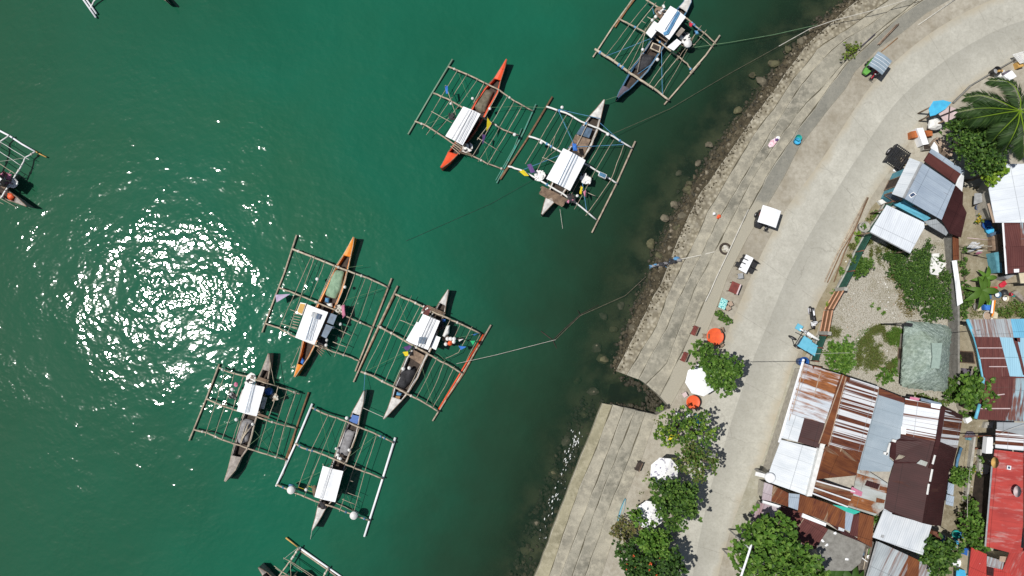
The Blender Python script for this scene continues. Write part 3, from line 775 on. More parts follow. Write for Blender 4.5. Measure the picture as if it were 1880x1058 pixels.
b.clutter([(255, 560), (300, 600), (345, 540), (300, 515)], 6, ['wood', 'bamboo']); b.clutter([(300, 590), (370, 610), (360, 585), (310, 560)], 4, ['wood'])
b.heap((345, 565), 10, ['plastic_white', 'net_dark', 'wood_grey'], 'heap of white jugs and dark gear on the stern planks of the red tipped boat')
b.heap((262, 395), 7, ['net_dark', 'black_paint'], 'dark bundle of gear beside the canopy of the red tipped boat', .18)

# ---- white boat with wrapped beams
b = Boat(A_, 'white outrigger boat with white wrapped beams, brown floats and a plank stern platform', [((1083, 303), (1088, 305)), ((1048, 345), (1076, 358)), ((1008, 390), (1064, 412)), ((965, 445), (1050, 472)), ((920, 520), (1015, 560)), ((890, 570), (975, 620)), ((850, 650), (930, 690)), ((805, 740), (895, 770)), ((782, 800), (850, 830)), ((764, 850), (808, 864)), ((746, 920), (752, 924))], 'hull_white', (2, 'hull_white', 2, 'hull_white', 'wood'))
b.beams([[(775, 342), (880, 375), (960, 420), (1055, 460), (1130, 500), (1235, 565)], [(680, 502), (740, 520), (840, 580), (1000, 660), (1090, 715), (1155, 755)], [(568, 662), (640, 685), (740, 740), (860, 810), (940, 865), (1042, 950)]], 'white_paint', .10, 'rope_blue')
b.floats([([(805, 290), (680, 500), (525, 735)], 'bamboo_brown', .09), ([(770, 345), (640, 560), (520, 730)], 'bamboo_brown', .06), ([(1252, 530), (1150, 760), (1018, 1022)], 'bamboo', .085), ([(1238, 565), (1140, 780), (1030, 1000)], 'bamboo_orange', .06)])
b.poles([[(835, 355), (750, 500), (660, 650)], [(882, 385), (800, 530), (720, 690)], [(918, 395), (840, 560), (750, 640)], [(1095, 490), (980, 690), (880, 860)], [(1137, 520), (1030, 700), (925, 895)], [(1190, 550), (1120, 740), (985, 930)], [(820, 500), (800, 580)]])
b.poles([[(750, 615), (840, 650)], [(960, 790), (1040, 825)], [(1000, 425), (930, 560)], [(1050, 470), (975, 610)]], 'bamboo_pale')
b.canopy([(865, 565), (985, 630), (900, 795), (772, 730)], poles=[((915, 595), (835, 760)), ((928, 602), (848, 768)), ((940, 610), (862, 775))], pm='hull_blue')
b.patch('cabin_window', [(935, 488), (965, 442), (1022, 462), (1003, 510)], .95, 'glass_dark'); b.patch('hatch_cover', [(905, 550), (930, 492), (1012, 518), (972, 612)], .88, 'wood')
b.patch('stern_platform', [(755, 770), (885, 838), (858, 882), (733, 812)], 1.0, 'wood'); b.clutter([(735, 812), (858, 880), (885, 838), (757, 772)], 9, ['wood', 'bamboo_brown'])
b.rig([((835, 355), (920, 540)), ((1190, 545), (890, 560)), ((1062, 428), (1190, 540)), ((650, 680), (840, 605)), ((990, 900), (960, 700)), ((840, 355), (1065, 405))], 'rope_blue', r=.022)
b.cargo('tarpaulin', 'bright blue bundle of rope and tarpaulin at the front edge of the white canopy', 'tarpaulin', [(912, 540), (935, 540), (942, 580), (918, 580)], 2.3, 'flag_blue', .2)
b.heap((738, 712), 14, ['plastic_white', 'white_paint'], 'cluster of white plastic floats on the port beam of the white boat', .3); b.heap((985, 730), 14, ['plastic_white', 'net_dark', 'white_paint'], 'cluster of white floats beside the canopy of the white boat', .28)
b.flag([(625, 690), (650, 680), (680, 715), (655, 715)], 'flag_yellow', 1.5); b.flag([(668, 655), (690, 650), (712, 695), (690, 700)], 'flag_purple', 1.5, False); b.flag([(960, 770), (970, 775), (962, 815), (950, 810)], 'flag_yellow', 1.5); b.flag([(972, 800), (986, 790), (988, 828), (978, 828)], 'pink', 1.4, False)
b.box('crate', 'pale blue crate tied on the right hand beam of the white boat', 'crate', [(1060, 690), (1100, 708), (1092, 730), (1052, 712)], .95, .3, 'white_paint', lid='hull_blue')
b.buoy([(745, 535), (1105, 490), (858, 345), (940, 822)], 'small white net float on the white boat with wrapped beams')
b.heap((905, 835), 9, ['net_dark', 'wood_dark', 'pink'], 'dark gear on the stern beam of the white boat', .25)

# ---- blue bowed boat at the top
b = Boat(B_, 'outrigger boat with blue bow, dark net cover and a wide white shelter', [((278, 944), (290, 952)), ((300, 890), (350, 900)), ((330, 838), (402, 868)), ((395, 712), (505, 768)), ((445, 635), (575, 700)), ((530, 510), (660, 570)), ((600, 400), (735, 460)), ((690, 270), (830, 330)), ((800, 150), (905, 200)), ((880, 70), (955, 120)), ((925, 20), (1000, 20)), ((960, -60), (990, -55)), ((985, -120), (992, -118))], 'hull_blue', (2, 'bow_purple', 3, 'hull_white', 'hull_blue'))
b.beams([[(65, 480), (250, 595), (380, 690), (500, 775), (640, 860), (785, 975)]], 'bamboo_pale', .13, 'rope_blue')
b.beams([[(295, 180), (400, 235), (520, 300), (650, 370), (740, 450), (860, 540), (960, 620), (1015, 705)], [(560, 0), (700, 85), (830, 130), (960, 180), (1080, 290), (1150, 340), (1240, 430)]], 'bamboo', .085, 'rope_blue')
b.floats([([(470, -30), (370, 100), (258, 270)], 'bamboo_orange', .08), ([(430, 0), (240, 260), (45, 560)], 'bamboo_pale', .08), ([(1275, 350), (1140, 540), (985, 715)], 'bamboo_pale', .085), ([(1080, 620), (900, 830), (735, 1020)], 'bamboo', .08)])
b.poles([[(590, 10), (400, 240), (165, 550)], [(660, 30), (450, 290), (240, 605)], [(690, 95), (520, 350), (315, 660)], [(745, 15), (560, 320), (375, 705)], [(800, 520), (700, 660), (580, 835)], [(870, 560), (750, 710), (622, 870)], [(1040, 330), (900, 600), (720, 920)], [(1100, 250), (960, 440), (860, 590)], [(1148, 290), (1080, 380), (1000, 470)], [(620, 390), (500, 560), (380, 700)], [(735, 460), (640, 600), (510, 770)]])
b.poles([[(1080, 350), (1220, 470)], [(515, 200), (560, 230)], [(575, 165), (620, 190)], [(980, 430), (1045, 435)], [(555, 270), (520, 480), (475, 700)]], 'bamboo_pale')
b.canopy([(798, 58), (948, 165), (785, 388), (640, 280)], poles=[((862, 110), (745, 290)), ((880, 118), (765, 320))], pm='hull_blue', z=2.3)
b.patch('side_awning', [(640, 205), (705, 250), (612, 372), (560, 320)], 1.95, 'tarp_white'); b.patch('side_awning', [(860, 378), (908, 412), (830, 492), (765, 458)], 1.95, 'tarp_white'); b.patch('side_awning', [(905, 265), (940, 290), (880, 360), (850, 335)], 1.9, 'wood_grey')
b.patch('roof_tarp_or_shadow', [(868, 108), (892, 125), (778, 330), (740, 345), (728, 318), (760, 300)], 2.46, 'rope_blue'); 
b.cargo('fishing_net', 'charcoal net cover stretched over the hold of the blue bowed boat', 'fishing net', [(515, 512), (648, 548), (605, 640), (495, 700), (455, 660)], .62, 'net_dark', .22)
b.patch('hold_frame', [(625, 412), (708, 447), (692, 512), (598, 470)], .95, 'bamboo_pale', .12); b.patch('hold_shade_sheet', [(632, 425), (695, 452), (684, 498), (612, 465)], .965, 'wood_dark', .02)  # second patch: dark sheet on the frame, painted as its shaded inside
b.drum((970, 420), .33, 'round white tub on the outrigger poles of the blue bowed boat', h=.35, name='tub', cat='tub')
b.heap((935, 370), 14, ['plastic_white', 'net_dark', 'white_paint'], 'pile of white floats and net beside the white shelter', .3); b.heap((700, 110), 12, ['wood', 'plastic_white', 'net_dark'], 'mixed gear on the left deck of the blue bowed boat', .3)
b.flag([(985, 215), (1020, 225), (1000, 262), (980, 250)], 'flag_red', 1.5); b.buoy([(528, 483), (672, 580), (655, 165), (622, 198), (905, 375), (925, 412), (885, 420)], 'small white net float on the blue bowed boat')
b.rig([((165, 548), (605, 375)), ((720, 915), (712, 500)), ((620, 60), (640, 140)), ((1100, 300), (1000, 230)), ((480, 720), (620, 620))], 'rope_blue', r=.022)
b.cargo('tarpaulin', 'blue tarpaulin bundle lashed to the right outrigger poles', 'tarpaulin', [(1030, 300), (1060, 305), (1075, 335), (1045, 338)], 1.1, 'rope_blue', .2)
b.clutter([(600, 260), (660, 300), (740, 130), (690, 90)], 7, ['bamboo', 'wood']); b.clutter([(830, 500), (880, 530), (990, 350), (940, 320)], 8, ['bamboo', 'wood'])

# ---- orange boat
b = Boat(C_z, 'outrigger boat with orange bow and stern and a pale green net in the hold', [((675, 58), (681, 60)), ((642, 118), (672, 125)), ((606, 182), (656, 196)), ((560, 250), (637, 287)), ((520, 330), (618, 370)), ((485, 400), (598, 440)), ((430, 510), (550, 555)), ((370, 640), (480, 690)), ((325, 770), (415, 800)), ((305, 870), (368, 890)), ((287, 940), (325, 950)), ((264, 1025), (270, 1030))], 'orange_paint', (2, 'orange_paint', 1, 'orange_paint', 'bamboo_pale'))
b.beams([[(250, 140), (340, 175), (440, 215), (540, 255), (640, 295), (780, 345), (920, 410)]], 'bamboo_pale', .10)
b.beams([[(160, 410), (260, 445), (370, 490), (540, 560), (650, 620), (755, 665), (820, 690)], [(60, 655), (160, 690), (260, 745), (430, 815), (540, 855), (650, 890), (720, 920)]], 'bamboo')
b.floats([([(285, 45), (200, 300), (130, 480), (45, 720)], 'bamboo', .085), ([(943, 345), (820, 660), (690, 990)], 'bamboo', .085), ([(915, 410), (800, 700), (700, 960)], 'bamboo_brown', .06)])
b.poles([[(385, 195), (240, 510), (165, 690)], [(408, 190), (310, 470), (225, 710)], [(480, 220), (430, 360), (380, 480)], [(690, 310), (620, 490), (545, 640)], [(760, 340), (660, 600), (545, 890)], [(808, 360), (730, 600), (605, 880)]])
b.poles([[(545, 250), (430, 510)], [(635, 290), (545, 555)], [(550, 690), (665, 745)], [(535, 785), (635, 825)], [(240, 560), (320, 600)], [(170, 655), (290, 700)]], 'bamboo_pale')
b.canopy([(355, 525), (500, 580), (405, 805), (272, 755)], poles=[((400, 590), (345, 770)), ((415, 600), (360, 775)), ((430, 600), (375, 780))], pm='hull_blue')
MB().slab([b.at(q, 2.46) for q in ((392, 575), (425, 588), (412, 622), (380, 608))], .03).build('solar_panel', MT['grey_paint'], b.root); MB().slab([b.at(q, 2.44) for q in ((425, 588), (450, 597), (436, 632), (412, 622))], .03).build('solar_panel', MT['solar'], b.root)
b.patch('side_awning', [(508, 582), (562, 602), (536, 668), (490, 650)], 1.9, 'glass_dark'); b.patch('side_awning', [(480, 660), (532, 680), (487, 762), (447, 742)], 1.9, 'glass_dark')
b.box('box', 'white open box with yellow gear beside the canopy of the orange boat', 'box', [(308, 512), (348, 520), (320, 600), (280, 582)], 1.1, .3, 'plastic_white', lid='gold')
b.cargo('fishing_net', 'pale green fishing net heaped in the hold of the orange boat', 'fishing net', [(545, 278), (614, 300), (592, 420), (553, 488), (480, 460), (497, 390)], .55, 'net_green', .3)
b.cargo('sack', 'blue sack tucked behind the green net', 'sack', [(482, 478), (512, 482), (508, 515), (480, 510)], .6, 'rope_blue', .25); b.cargo('sack', 'white sack tucked beside the blue sack', 'sack', [(488, 520), (530, 515), (535, 545), (505, 540)], .65, 'white_paint', .2)
b.cargo('sack', 'bright blue sack in the stern of the orange boat', 'sack', [(322, 895), (342, 915), (330, 945), (310, 930)], .75, 'flag_blue', .2)
b.flag([(130, 458), (240, 453), (140, 512)], 'flag_lilac', 1.2); b.cargo('cloth', 'pink cloth draped over the outrigger poles of the orange boat', 'cloth', [(592, 535), (615, 525), (622, 600), (600, 625)], 1.12, 'pink', .12)
b.line('bamboo_pole', [(305, 815), (240, 965)], .03, 'bamboo', -.2); b.line('bamboo_pole', [(250, 962), (300, 970)], .03, 'bamboo', -.2)
b.rig([((270, 160), (370, 440)), ((635, 270), (740, 255)), ((130, 640), (380, 400)), ((620, 495), (880, 415)), ((610, 780), (585, 640)), ((820, 690), (755, 665))])
b.buoy([(617, 405), (585, 662), (490, 772), (487, 808), (425, 350), (535, 685)], 'small white net float on the orange boat')
b.clutter([(440, 800), (500, 820), (450, 890), (420, 850)], 5, ['wood']); b.heap((465, 780), 12, ['net_black', 'black_paint', 'wood_dark'], 'black engine gear behind the canopy of the orange boat', .28); b.clutter([(250, 690), (285, 700), (320, 590), (265, 580)], 6, ['bamboo', 'wood'])
b.heap((580, 560), 9, ['rope', 'wood', 'net_brown'], 'rope and timber on the middle beam of the orange boat', .25)

# ---- white boat beside the orange one
b = Boat(D_, 'white outrigger boat with black net amidships and red striped outrigger floats', [((715, 85), (720, 87)), ((688, 125), (712, 135)), ((654, 176), (700, 200)), ((622, 230), (690, 265)), ((560, 300), (660, 345)), ((510, 400), (630, 440)), ((470, 490), (590, 525)), ((410, 580), (550, 600)), ((370, 690), (500, 720)), ((325, 790), (430, 830)), ((310, 860), (385, 882)), ((282, 940), (320, 950)), ((249, 1015), (257, 1018))], 'hull_white', (2, 'hull_white', 2, 'hull_white', 'wood'))
b.beams([[(335, 120), (420, 155), (520, 200), (640, 260), (720, 295), (820, 340), (945, 400)], [(210, 345), (270, 380), (350, 420), (430, 470), (560, 540), (640, 590), (740, 640), (810, 685)], [(90, 675), (180, 710), (280, 765), (330, 785), (420, 835), (520, 885), (650, 965)]], 'bamboo', .10)
b.floats([([(355, 60), (160, 470), (38, 750)], 'bamboo', .09), ([(330, 130), (200, 400), (80, 660)], 'bamboo_brown', .06), ([(300, 170), (180, 430), (90, 640)], 'red_paint', .035), ([(1025, 340), (850, 640), (605, 1030)], 'bamboo', .08), ([(970, 410), (820, 660), (640, 960)], 'red_paint', .075), ([(985, 400), (830, 690), (700, 880)], 'bamboo_brown', .06)])
b.poles([[(380, 120), (265, 380), (120, 670)], [(455, 130), (310, 410), (180, 715)], [(520, 190), (380, 470), (265, 745)], [(810, 325), (740, 470)], [(890, 350), (790, 540), (700, 580)], [(640, 570), (560, 730), (485, 870)], [(690, 600), (630, 760), (555, 910)], [(760, 640), (690, 790), (605, 935)], [(950, 400), (840, 610)], [(545, 205), (480, 340), (410, 460)]])
b.poles([[(405, 590), (320, 780)], [(560, 545), (415, 830)], [(370, 305), (470, 345)], [(735, 295), (690, 390)], [(670, 450), (800, 440)]], 'bamboo_pale')
b.canopy([(535, 262), (658, 312), (572, 520), (428, 462)], poles=[((590, 285), (495, 490)), ((605, 290), (512, 500)), ((622, 300), (530, 505))], pm='grey_paint')
b.patch('side_awning', [(490, 318), (515, 330), (440, 465), (412, 450)], 1.85, 'tarp_white'); b.patch('side_awning', [(625, 415), (662, 430), (628, 520), (588, 500)], 1.9, 'tarp_white'); b.patch('roof_tarp_or_shadow', [(510, 425), (560, 430), (545, 480), (498, 470)], 2.44, 'glass_dark', .02)  # last patch: bluish shadow on the canopy, put into colour as a sheet
b.cargo('fishing_net', 'black fishing net with two white floats in the white boat', 'fishing net', [(395, 640), (480, 650), (490, 690), (462, 730), (400, 800), (340, 780), (362, 690)], .5, 'net_black', .35)
b.buoy([(393, 655), (437, 650)], 'white net float resting on the black net', .15, z=1.0); b.buoy([(712, 440), (735, 440), (757, 462), (700, 478), (760, 440)], 'white net float hung beside the orange buoy', .15, z=1.2); b.buoy([(730, 472)], 'single orange buoy hung among white floats', .18, 'orange_plastic', 1.2)
b.cargo('sack', 'row of lumpy white sacks on the right deck of the white boat', 'sack', [(705, 345), (730, 340), (725, 400), (690, 430), (675, 420)], 1.05, 'white_paint', .3)
b.flag([(395, 500), (440, 485), (455, 500), (420, 530)], 'flag_purple', 1.5); b.flag([(388, 535), (428, 530), (432, 560), (405, 565)], 'flag_yellow', 1.45, False); b.flag([(790, 490), (848, 497), (808, 520)], 'flag_blue', 1.3); b.flag([(875, 455), (912, 453), (895, 487)], 'flag_green', 1.3); b.flag([(790, 445), (828, 440), (795, 460)], 'white_paint', 1.3); b.flag([(890, 410), (935, 398), (905, 415)], 'flag_blue', 1.1)
b.cargo('sack', 'blue sack in the bow hold of the white boat', 'sack', [(348, 820), (385, 832), (375, 850), (342, 845)], .75, 'rope_blue', .15); b.patch('hatch_cover', [(432, 570), (470, 520), (545, 560), (520, 625)], .86, 'wood'); b.patch('hatch_cover', [(340, 850), (372, 855), (362, 880), (335, 872)], .9, 'bamboo_orange')
b.cargo('tarpaulin', 'small bright blue tarpaulin near the stern of the white boat', 'tarpaulin', [(672, 300), (700, 298), (698, 320), (678, 318)], 1.1, 'flag_blue', .15)
b.rig([((345, 130), (430, 350)), ((130, 670), (395, 540)), ((530, 650), (605, 915)), ((690, 455), (935, 400)), ((640, 545), (700, 600))])
b.heap((655, 345), 12, ['net_dark', 'black_paint', 'wood_dark'], 'dark engine gear beside the canopy of the white boat', .3); b.clutter([(670, 440), (700, 470), (720, 420), (690, 400)], 5, ['wood']); b.heap((560, 235), 9, ['maroon', 'wood_grey', 'white_paint'], 'planks and cans behind the canopy of the white boat', .28)
b.clutter([(560, 215), (680, 270), (690, 250), (575, 200)], 3, ['wood'])

# ---- weathered grey boat
b = Boat(E_, 'weathered grey outrigger boat with a white canopy, bare plank ends and tangled grey net', [((647, 38), (652, 40)), ((625, 95), (660, 108)), ((600, 160), (656, 172)), ((565, 235), (640, 262)), ((530, 310), (625, 345)), ((490, 420), (590, 460)), ((440, 540), (545, 570)), ((410, 650), (520, 680)), ((382, 745), (492, 772)), ((360, 830), (437, 847)), ((336, 930), (390, 945)), ((305, 1030), (313, 1034))], 'hull_grey', (2, 'hull_grey', 2, 'hull_grey', 'bamboo'))
b.beams([[(265, 150), (340, 185), (470, 215), (570, 250), (660, 280), (760, 310), (890, 355)], [(165, 390), (240, 425), (330, 460), (430, 490), (560, 530), (640, 560), (740, 590), (865, 620)], [(65, 630), (170, 655), (290, 710), (400, 745), (500, 780), (640, 825), (785, 865)]], 'bamboo')
b.floats([([(270, 120), (165, 390), (35, 715)], 'bamboo', .085), ([(255, 160), (150, 420), (60, 650)], 'wood_grey', .06), ([(963, 340), (870, 600), (780, 870)], 'bamboo_brown', .085), ([(940, 400), (860, 640), (790, 880)], 'bamboo_orange', .05), ([(795, 860), (760, 970), (715, 1052)], 'hull_white', .085)])
b.poles([[(305, 200), (240, 410), (155, 680)], [(385, 185), (315, 430), (220, 700)], [(455, 215), (370, 470), (285, 715)], [(725, 290), (690, 420), (650, 530)], [(792, 320), (715, 570), (635, 835)], [(865, 330), (775, 590), (705, 860)], [(640, 550), (565, 800)]])
b.poles([[(420, 560), (360, 740)], [(555, 540), (480, 780)], [(420, 300), (380, 430)], [(700, 370), (660, 380)], [(660, 110), (690, 270)]], 'bamboo_pale')
b.canopy([(470, 265), (618, 300), (555, 527), (400, 487)], poles=[((528, 262), (465, 500)), ((542, 268), (485, 500))], pm='hull_blue')
b.patch('side_awning', [(602, 373), (636, 383), (612, 472), (583, 465)], 1.7, 'hull_white'); b.patch('side_awning', [(440, 330), (462, 300), (425, 420), (402, 440)], 1.8, 'hull_white')
b.cargo('fishing_net', 'tangled grey brown net filling the hold of the weathered grey boat', 'fishing net', [(455, 545), (530, 562), (492, 720), (425, 750), (395, 690)], .5, 'net_grey', .38)
for k in range(7): b.line('bamboo_pole', [(R.uniform(420, 440), R.uniform(700, 760)), (R.uniform(455, 520), R.uniform(560, 640))], .03, 'bamboo_pale', -.05)
b.drum((643, 335), .3, 'dark blue drum beside the canopy of the weathered grey boat', 'plastic_blue'); b.buoy([(398, 553), (525, 588), (366, 318), (355, 355), (290, 165)], 'small white net float on the weathered grey boat')
b.rig([((160, 650), (420, 535)), ((620, 440), (860, 335)), ((500, 750), (680, 600)), ((540, 640), (700, 840)), ((660, 110), (700, 300)), ((705, 860), (860, 340))])
b.heap((510, 235), 12, ['white_paint', 'wood_grey', 'net_dark'], 'cans and slats behind the canopy of the weathered grey boat', .28); b.heap((372, 365), 8, ['net_black', 'black_paint'], 'black tarpaulin and gear on the left poles of the weathered grey boat', .2); b.heap((695, 380), 9, ['bamboo', 'rope'], 'bundle of rope on the right poles of the weathered grey boat', .2)
b.clutter([(560, 240), (640, 265), (650, 245), (575, 220)], 4, ['wood']); b.clutter([(570, 520), (650, 545), (645, 530), (580, 505)], 4, ['wood']); b.heap((395, 280), 4, ['pink', 'flag_lilac'], 'pink rag on the left beam of the weathered grey boat', .12)

# ---- white boat with white tube floats
b = Boat(F_, 'cream outrigger boat with white tube floats and two round white drums at the stern', [((635, 28), (640, 30)), ((598, 100), (632, 112)), ((555, 176), (610, 196)), ((530, 235), (600, 262)), ((490, 330), (580, 355)), ((450, 430), (545, 450)), ((425, 500), (515, 530)), ((385, 610), (480, 640)), ((340, 760), (420, 790)), ((315, 830), (370, 846)), ((298, 910), (330, 920)), ((274, 995), (279, 998))], 'hull_white', (2, 'hull_white', 2, 'hull_white', 'wood'))
b.beams([[(275, 145), (340, 180), (430, 210), (520, 245), (610, 285), (700, 320), (845, 390)], [(160, 395), (220, 430), (300, 450), (400, 490), (520, 545), (640, 590), (770, 640)], [(30, 680), (100, 710), (170, 740), (300, 795), (450, 845), (560, 890), (680, 930)]], 'bamboo', .09, 'hull_blue')
b.floats([([(280, 118), (165, 390), (28, 690)], 'tarp_white', .10), ([(855, 352), (765, 640), (640, 1038)], 'tarp_white', .11)])
b.poles([[(390, 190), (270, 440), (160, 760)], [(445, 215), (340, 460), (220, 770)], [(332, 480), (240, 700)], [(665, 310), (565, 570), (465, 870)], [(725, 335), (640, 590), (565, 870)]])
b.poles([[(510, 245), (430, 490)], [(605, 285), (500, 540)], [(510, 730), (615, 770)], [(485, 780), (580, 820)], [(440, 810), (560, 860)], [(535, 650), (562, 660)]], 'bamboo_pale')
b.poles([[(155, 690), (290, 735)], [(250, 690), (300, 705)]], 'flag_yellow', .03)
b.canopy([(350, 550), (492, 587), (436, 802), (292, 766)], poles=[((415, 560), (345, 780)), ((402, 556), (330, 775))], pm='grey_paint')
b.line('bamboo_pole', [(350, 535), (356, 560)], .03, 'bamboo_pale', .9)
b.patch('hold_cover', [(555, 195), (606, 206), (588, 260), (530, 240)], .8, 'plastic_blue', .03)
b.cargo('fishing_net', 'smooth grey net laid in the hold of the cream boat', 'fishing net', [(510, 295), (572, 312), (520, 480), (440, 455)], .55, 'net_grey', .22)
b.buoy([(443, 430), (533, 440), (455, 475), (458, 495), (472, 500), (517, 218), (235, 715)], 'small white net float on the cream boat'); b.drum((127, 720), .32, 'round white drum on the left end of the stern beam', h=.45); b.drum((563, 897), .32, 'round white drum on the right end of the stern beam', h=.45)
b.rig([((330, 170), (400, 490)), ((160, 670), (340, 590)), ((480, 660), (560, 860)), ((725, 335), (540, 480)), ((300, 790), (300, 830))])
b.heap((345, 825), 10, ['net_dark', 'wood_dark', 'wood_grey'], 'dark engine and gear in the stern of the cream boat', .2); b.clutter([(270, 690), (285, 760), (305, 755), (300, 690)], 4, ['wood']); b.box('crate', 'small pale blue crate next to the left drum', 'crate', [(115, 675), (150, 685), (145, 700), (112, 692)], .75, .2, 'hull_blue')
b.patch('cabin_window', [(420, 545), (488, 562), (482, 582), (415, 565)], 1.4, 'wood_dark')

# ---- the boat cut by the left edge of the picture
b = Boat(G_, 'boat with pale blue outrigger frame and orange heap in its stern at the left edge', [((287, 933), (291, 937)), ((232, 880), (212, 910)), ((185, 835), (165, 893)), ((95, 770), (70, 868)), ((0, 690), (-40, 800)), ((-110, 600), (-160, 720)), ((-240, 510), (-280, 610)), ((-360, 420), (-390, 490)), ((-470, 340), (-474, 344))], 'hull_grey', (2, 'hull_grey', 2, 'hull_grey', 'wood'))
b.beams([[(0, 850), (30, 820), (130, 660), (235, 500), (275, 410), (385, 345)], [(-200, 700), (-130, 560), (-20, 330), (0, 240), (105, 170)]], 'white_paint', .09, 'rope')
b.floats([([(-260, -60), (0, 120), (105, 175), (240, 265), (385, 345)], 'tarp_white', .09), ([(385, 345), (440, 375), (510, 408)], 'gold', .06)])
b.poles([[(-200, 220), (0, 345), (235, 500)], [(-200, 120), (0, 240), (275, 410), (318, 430)], [(-100, 410), (20, 490), (170, 590)], [(100, 580), (125, 550)]], 'white_paint', .05)
b.poles([[(-80, 800), (180, 945)], [(-40, 870), (45, 915)]], 'bamboo_pale')
b.canopy([(20, 640), (-50, 745), (-220, 620), (-150, 510)], poles=[((0, 690), (-180, 560))])
b.cargo('tarpaulin', 'orange heap of tarpaulin in the stern of the boat at the left edge', 'tarpaulin', [(95, 790), (150, 795), (172, 840), (130, 880), (90, 850)], .62, 'orange_plastic', .3)
b.heap((60, 630), 18, ['pink', 'wood', 'maroon', 'white_paint'], 'pinkish pile of clothes and gear on the deck of the boat at the left edge', .35); b.heap((150, 690), 9, ['white_paint', 'grey_paint', 'wood_grey'], 'grey boxes at the stern beam of the boat at the left edge', .25); b.rig([((0, 450), (275, 410))], 'rope')

# ---- the boat cut by the bottom edge
b = Boat(H_, 'boat with long double outrigger poles cut by the bottom edge of the picture', [((-60, 860), (-50, 850)), ((20, 1000), (100, 940)), ((120, 1180), (260, 1080)), ((300, 1420), (470, 1300)), ((520, 1640), (680, 1520)), ((760, 1840), (860, 1760)), ((960, 1980), (970, 1970))], 'hull_grey', (1, 'hull_grey', 2, 'hull_grey', 'wood'))
b.beams([[(720, 465), (640, 610), (560, 720), (400, 940), (200, 1200)], [(1280, 860), (1190, 1030), (1050, 1240), (800, 1480), (640, 1700)]], 'bamboo_pale', .08)
b.floats([([(475, 280), (700, 455)], 'gold', .07), ([(735, 470), (1280, 860), (1700, 1150), (2100, 1450)], 'tarp_white', .085), ([(715, 500), (1240, 880), (1700, 1210)], 'bamboo', .07)])
b.poles([[(420, 672), (560, 740), (980, 1010), (1300, 1200)], [(560, 760), (960, 1040), (1240, 1240)], [(245, 825), (420, 945), (700, 1120)], [(265, 865), (500, 1010), (760, 1180)], [(560, 740), (562, 1040)]], 'bamboo')
b.patch('deck', [(330, 1000), (560, 1010), (760, 1180), (480, 1300)], 1.0, 'wood'); b.canopy([(420, 1120), (560, 1060), (820, 1350), (660, 1450)], poles=[((500, 1100), (740, 1400))]); b.rig([((700, 480), (420, 700))], 'rope')

# ---- the outrigger entering at the top left
b = Boat(I_, 'boat with twin white outrigger floats entering at the top left corner', [((1730, 20), (1740, 5)), ((1600, -80), (1650, -130)), ((1300, -330), (1380, -440)), ((1000, -620), (1080, -720)), ((720, -920), (780, -980)), ((560, -1090), (570, -1095))], 'hull_grey', (2, 'bow_purple', 2, 'hull_grey', 'wood'))
b.floats([([(-300, -640), (100, -190), (470, 330)], 'tarp_white', .10), ([(-240, -640), (160, -190), (480, 262)], 'tarp_white', .10)])
b.beams([[(345, 165), (440, 0), (640, -240), (1100, -520), (1500, -700)], [(-100, -330), (100, -560), (500, -900), (800, -1000)]], 'white_paint', .08); b.canopy([(1180, -380), (1300, -480), (1040, -760), (920, -660)], poles=[((1200, -450), (1000, -700))]); b.poles([[(500, -70), (100, -560)], [(800, -330), (400, -800)]], 'bamboo')

# ================================================================= mooring lines
def rope(label, pts, m='rope', r=.02, name='mooring_rope', sag=0.0):
    P = [W(x, y, z) for x, y, z in pts]; Q = []
    for a, c in zip(P, P[1:]):
        for k in range(6):
            t_ = k / 6; q = a.lerp(c, t_); q.z -= sag * 4 * t_ * (1 - t_); Q.append(q)
    Q.append(P[-1]); tag(MB().tube(Q, r, 5).build(name, MT[m]), label, 'rope')
rope('long pale rope rising over the rubble and seawall to the top edge', [(1430, 85, .3), (1487, 53, .8), (1530, 38, 1.0), (1600, 20, 1.6), (1690, -8, 2.2)], 'rope', .028)
rope('thin dark rope running from the white wrapped boat to the pale rope on the rubble', [(1122, 247, .9), (1230, 200, .2), (1340, 135, .12), (1432, 84, .3)], 'net_brown', .014)
rope('thin brown rope running from the blue bowed boat to the rubble', [(1270, 88, .5), (1340, 78, .3), (1420, 64, .3), (1500, 46, .6)], 'rope_green', .022)
rope('pale rope from the white boat with red floats to the driftwood in the shallows', [(838, 668, .9), (910, 652, .4), (1020, 624, .12)], 'rope', .018)
rope('dark rope from the driftwood through the shallows to the seawall', [(1020, 624, .1), (1065, 580, .05), (1148, 543, .08), (1186, 508, .2)], 'net_brown', .02)
rope('white rope across the steps ending in a blue net bundle', [(1246, 477, .55), (1290, 468, .85), (1334, 457, 1.25)], 'rope', .045)
rope('thin slack rope from the red tipped boat toward the middle of the bay', [(1010, 312, .3), (900, 375, .05), (745, 443, .05)], 'net_dark', .009)
rope('thin rope hanging off the stern of the white wrapped boat', [(1028, 384, .6), (1033, 420, .05)], 'rope', .016)
rope('thin line joining the cream boat to the white boat with the black net', [(664, 748, .9), (706, 767, .9)], 'rope', .02)
rope('thin blue line between the red floats and the bow of the cream boat', [(670, 688, .3), (668, 718, .9)], 'rope_blue', .018)
rope('thin line from the stern of the cream boat down into the water', [(573, 972, .9), (570, 990, .05)], 'rope', .018)
rope('thin green line between the red tipped boat and the wrapped boat', [(940, 195, .9), (1003, 198, .5)], 'rope_green', .016)
rope('thin yellow line from the blue bow to the white wrapped bow', [(1136, 176, .9), (1112, 184, 1.0)], 'rope_green', .016)
q = [W(x, y, z) for x, y, z in ((993, 608, .05), (1015, 625, .1), (1030, 610, .08), (1065, 578, .05), (1100, 560, .0))]
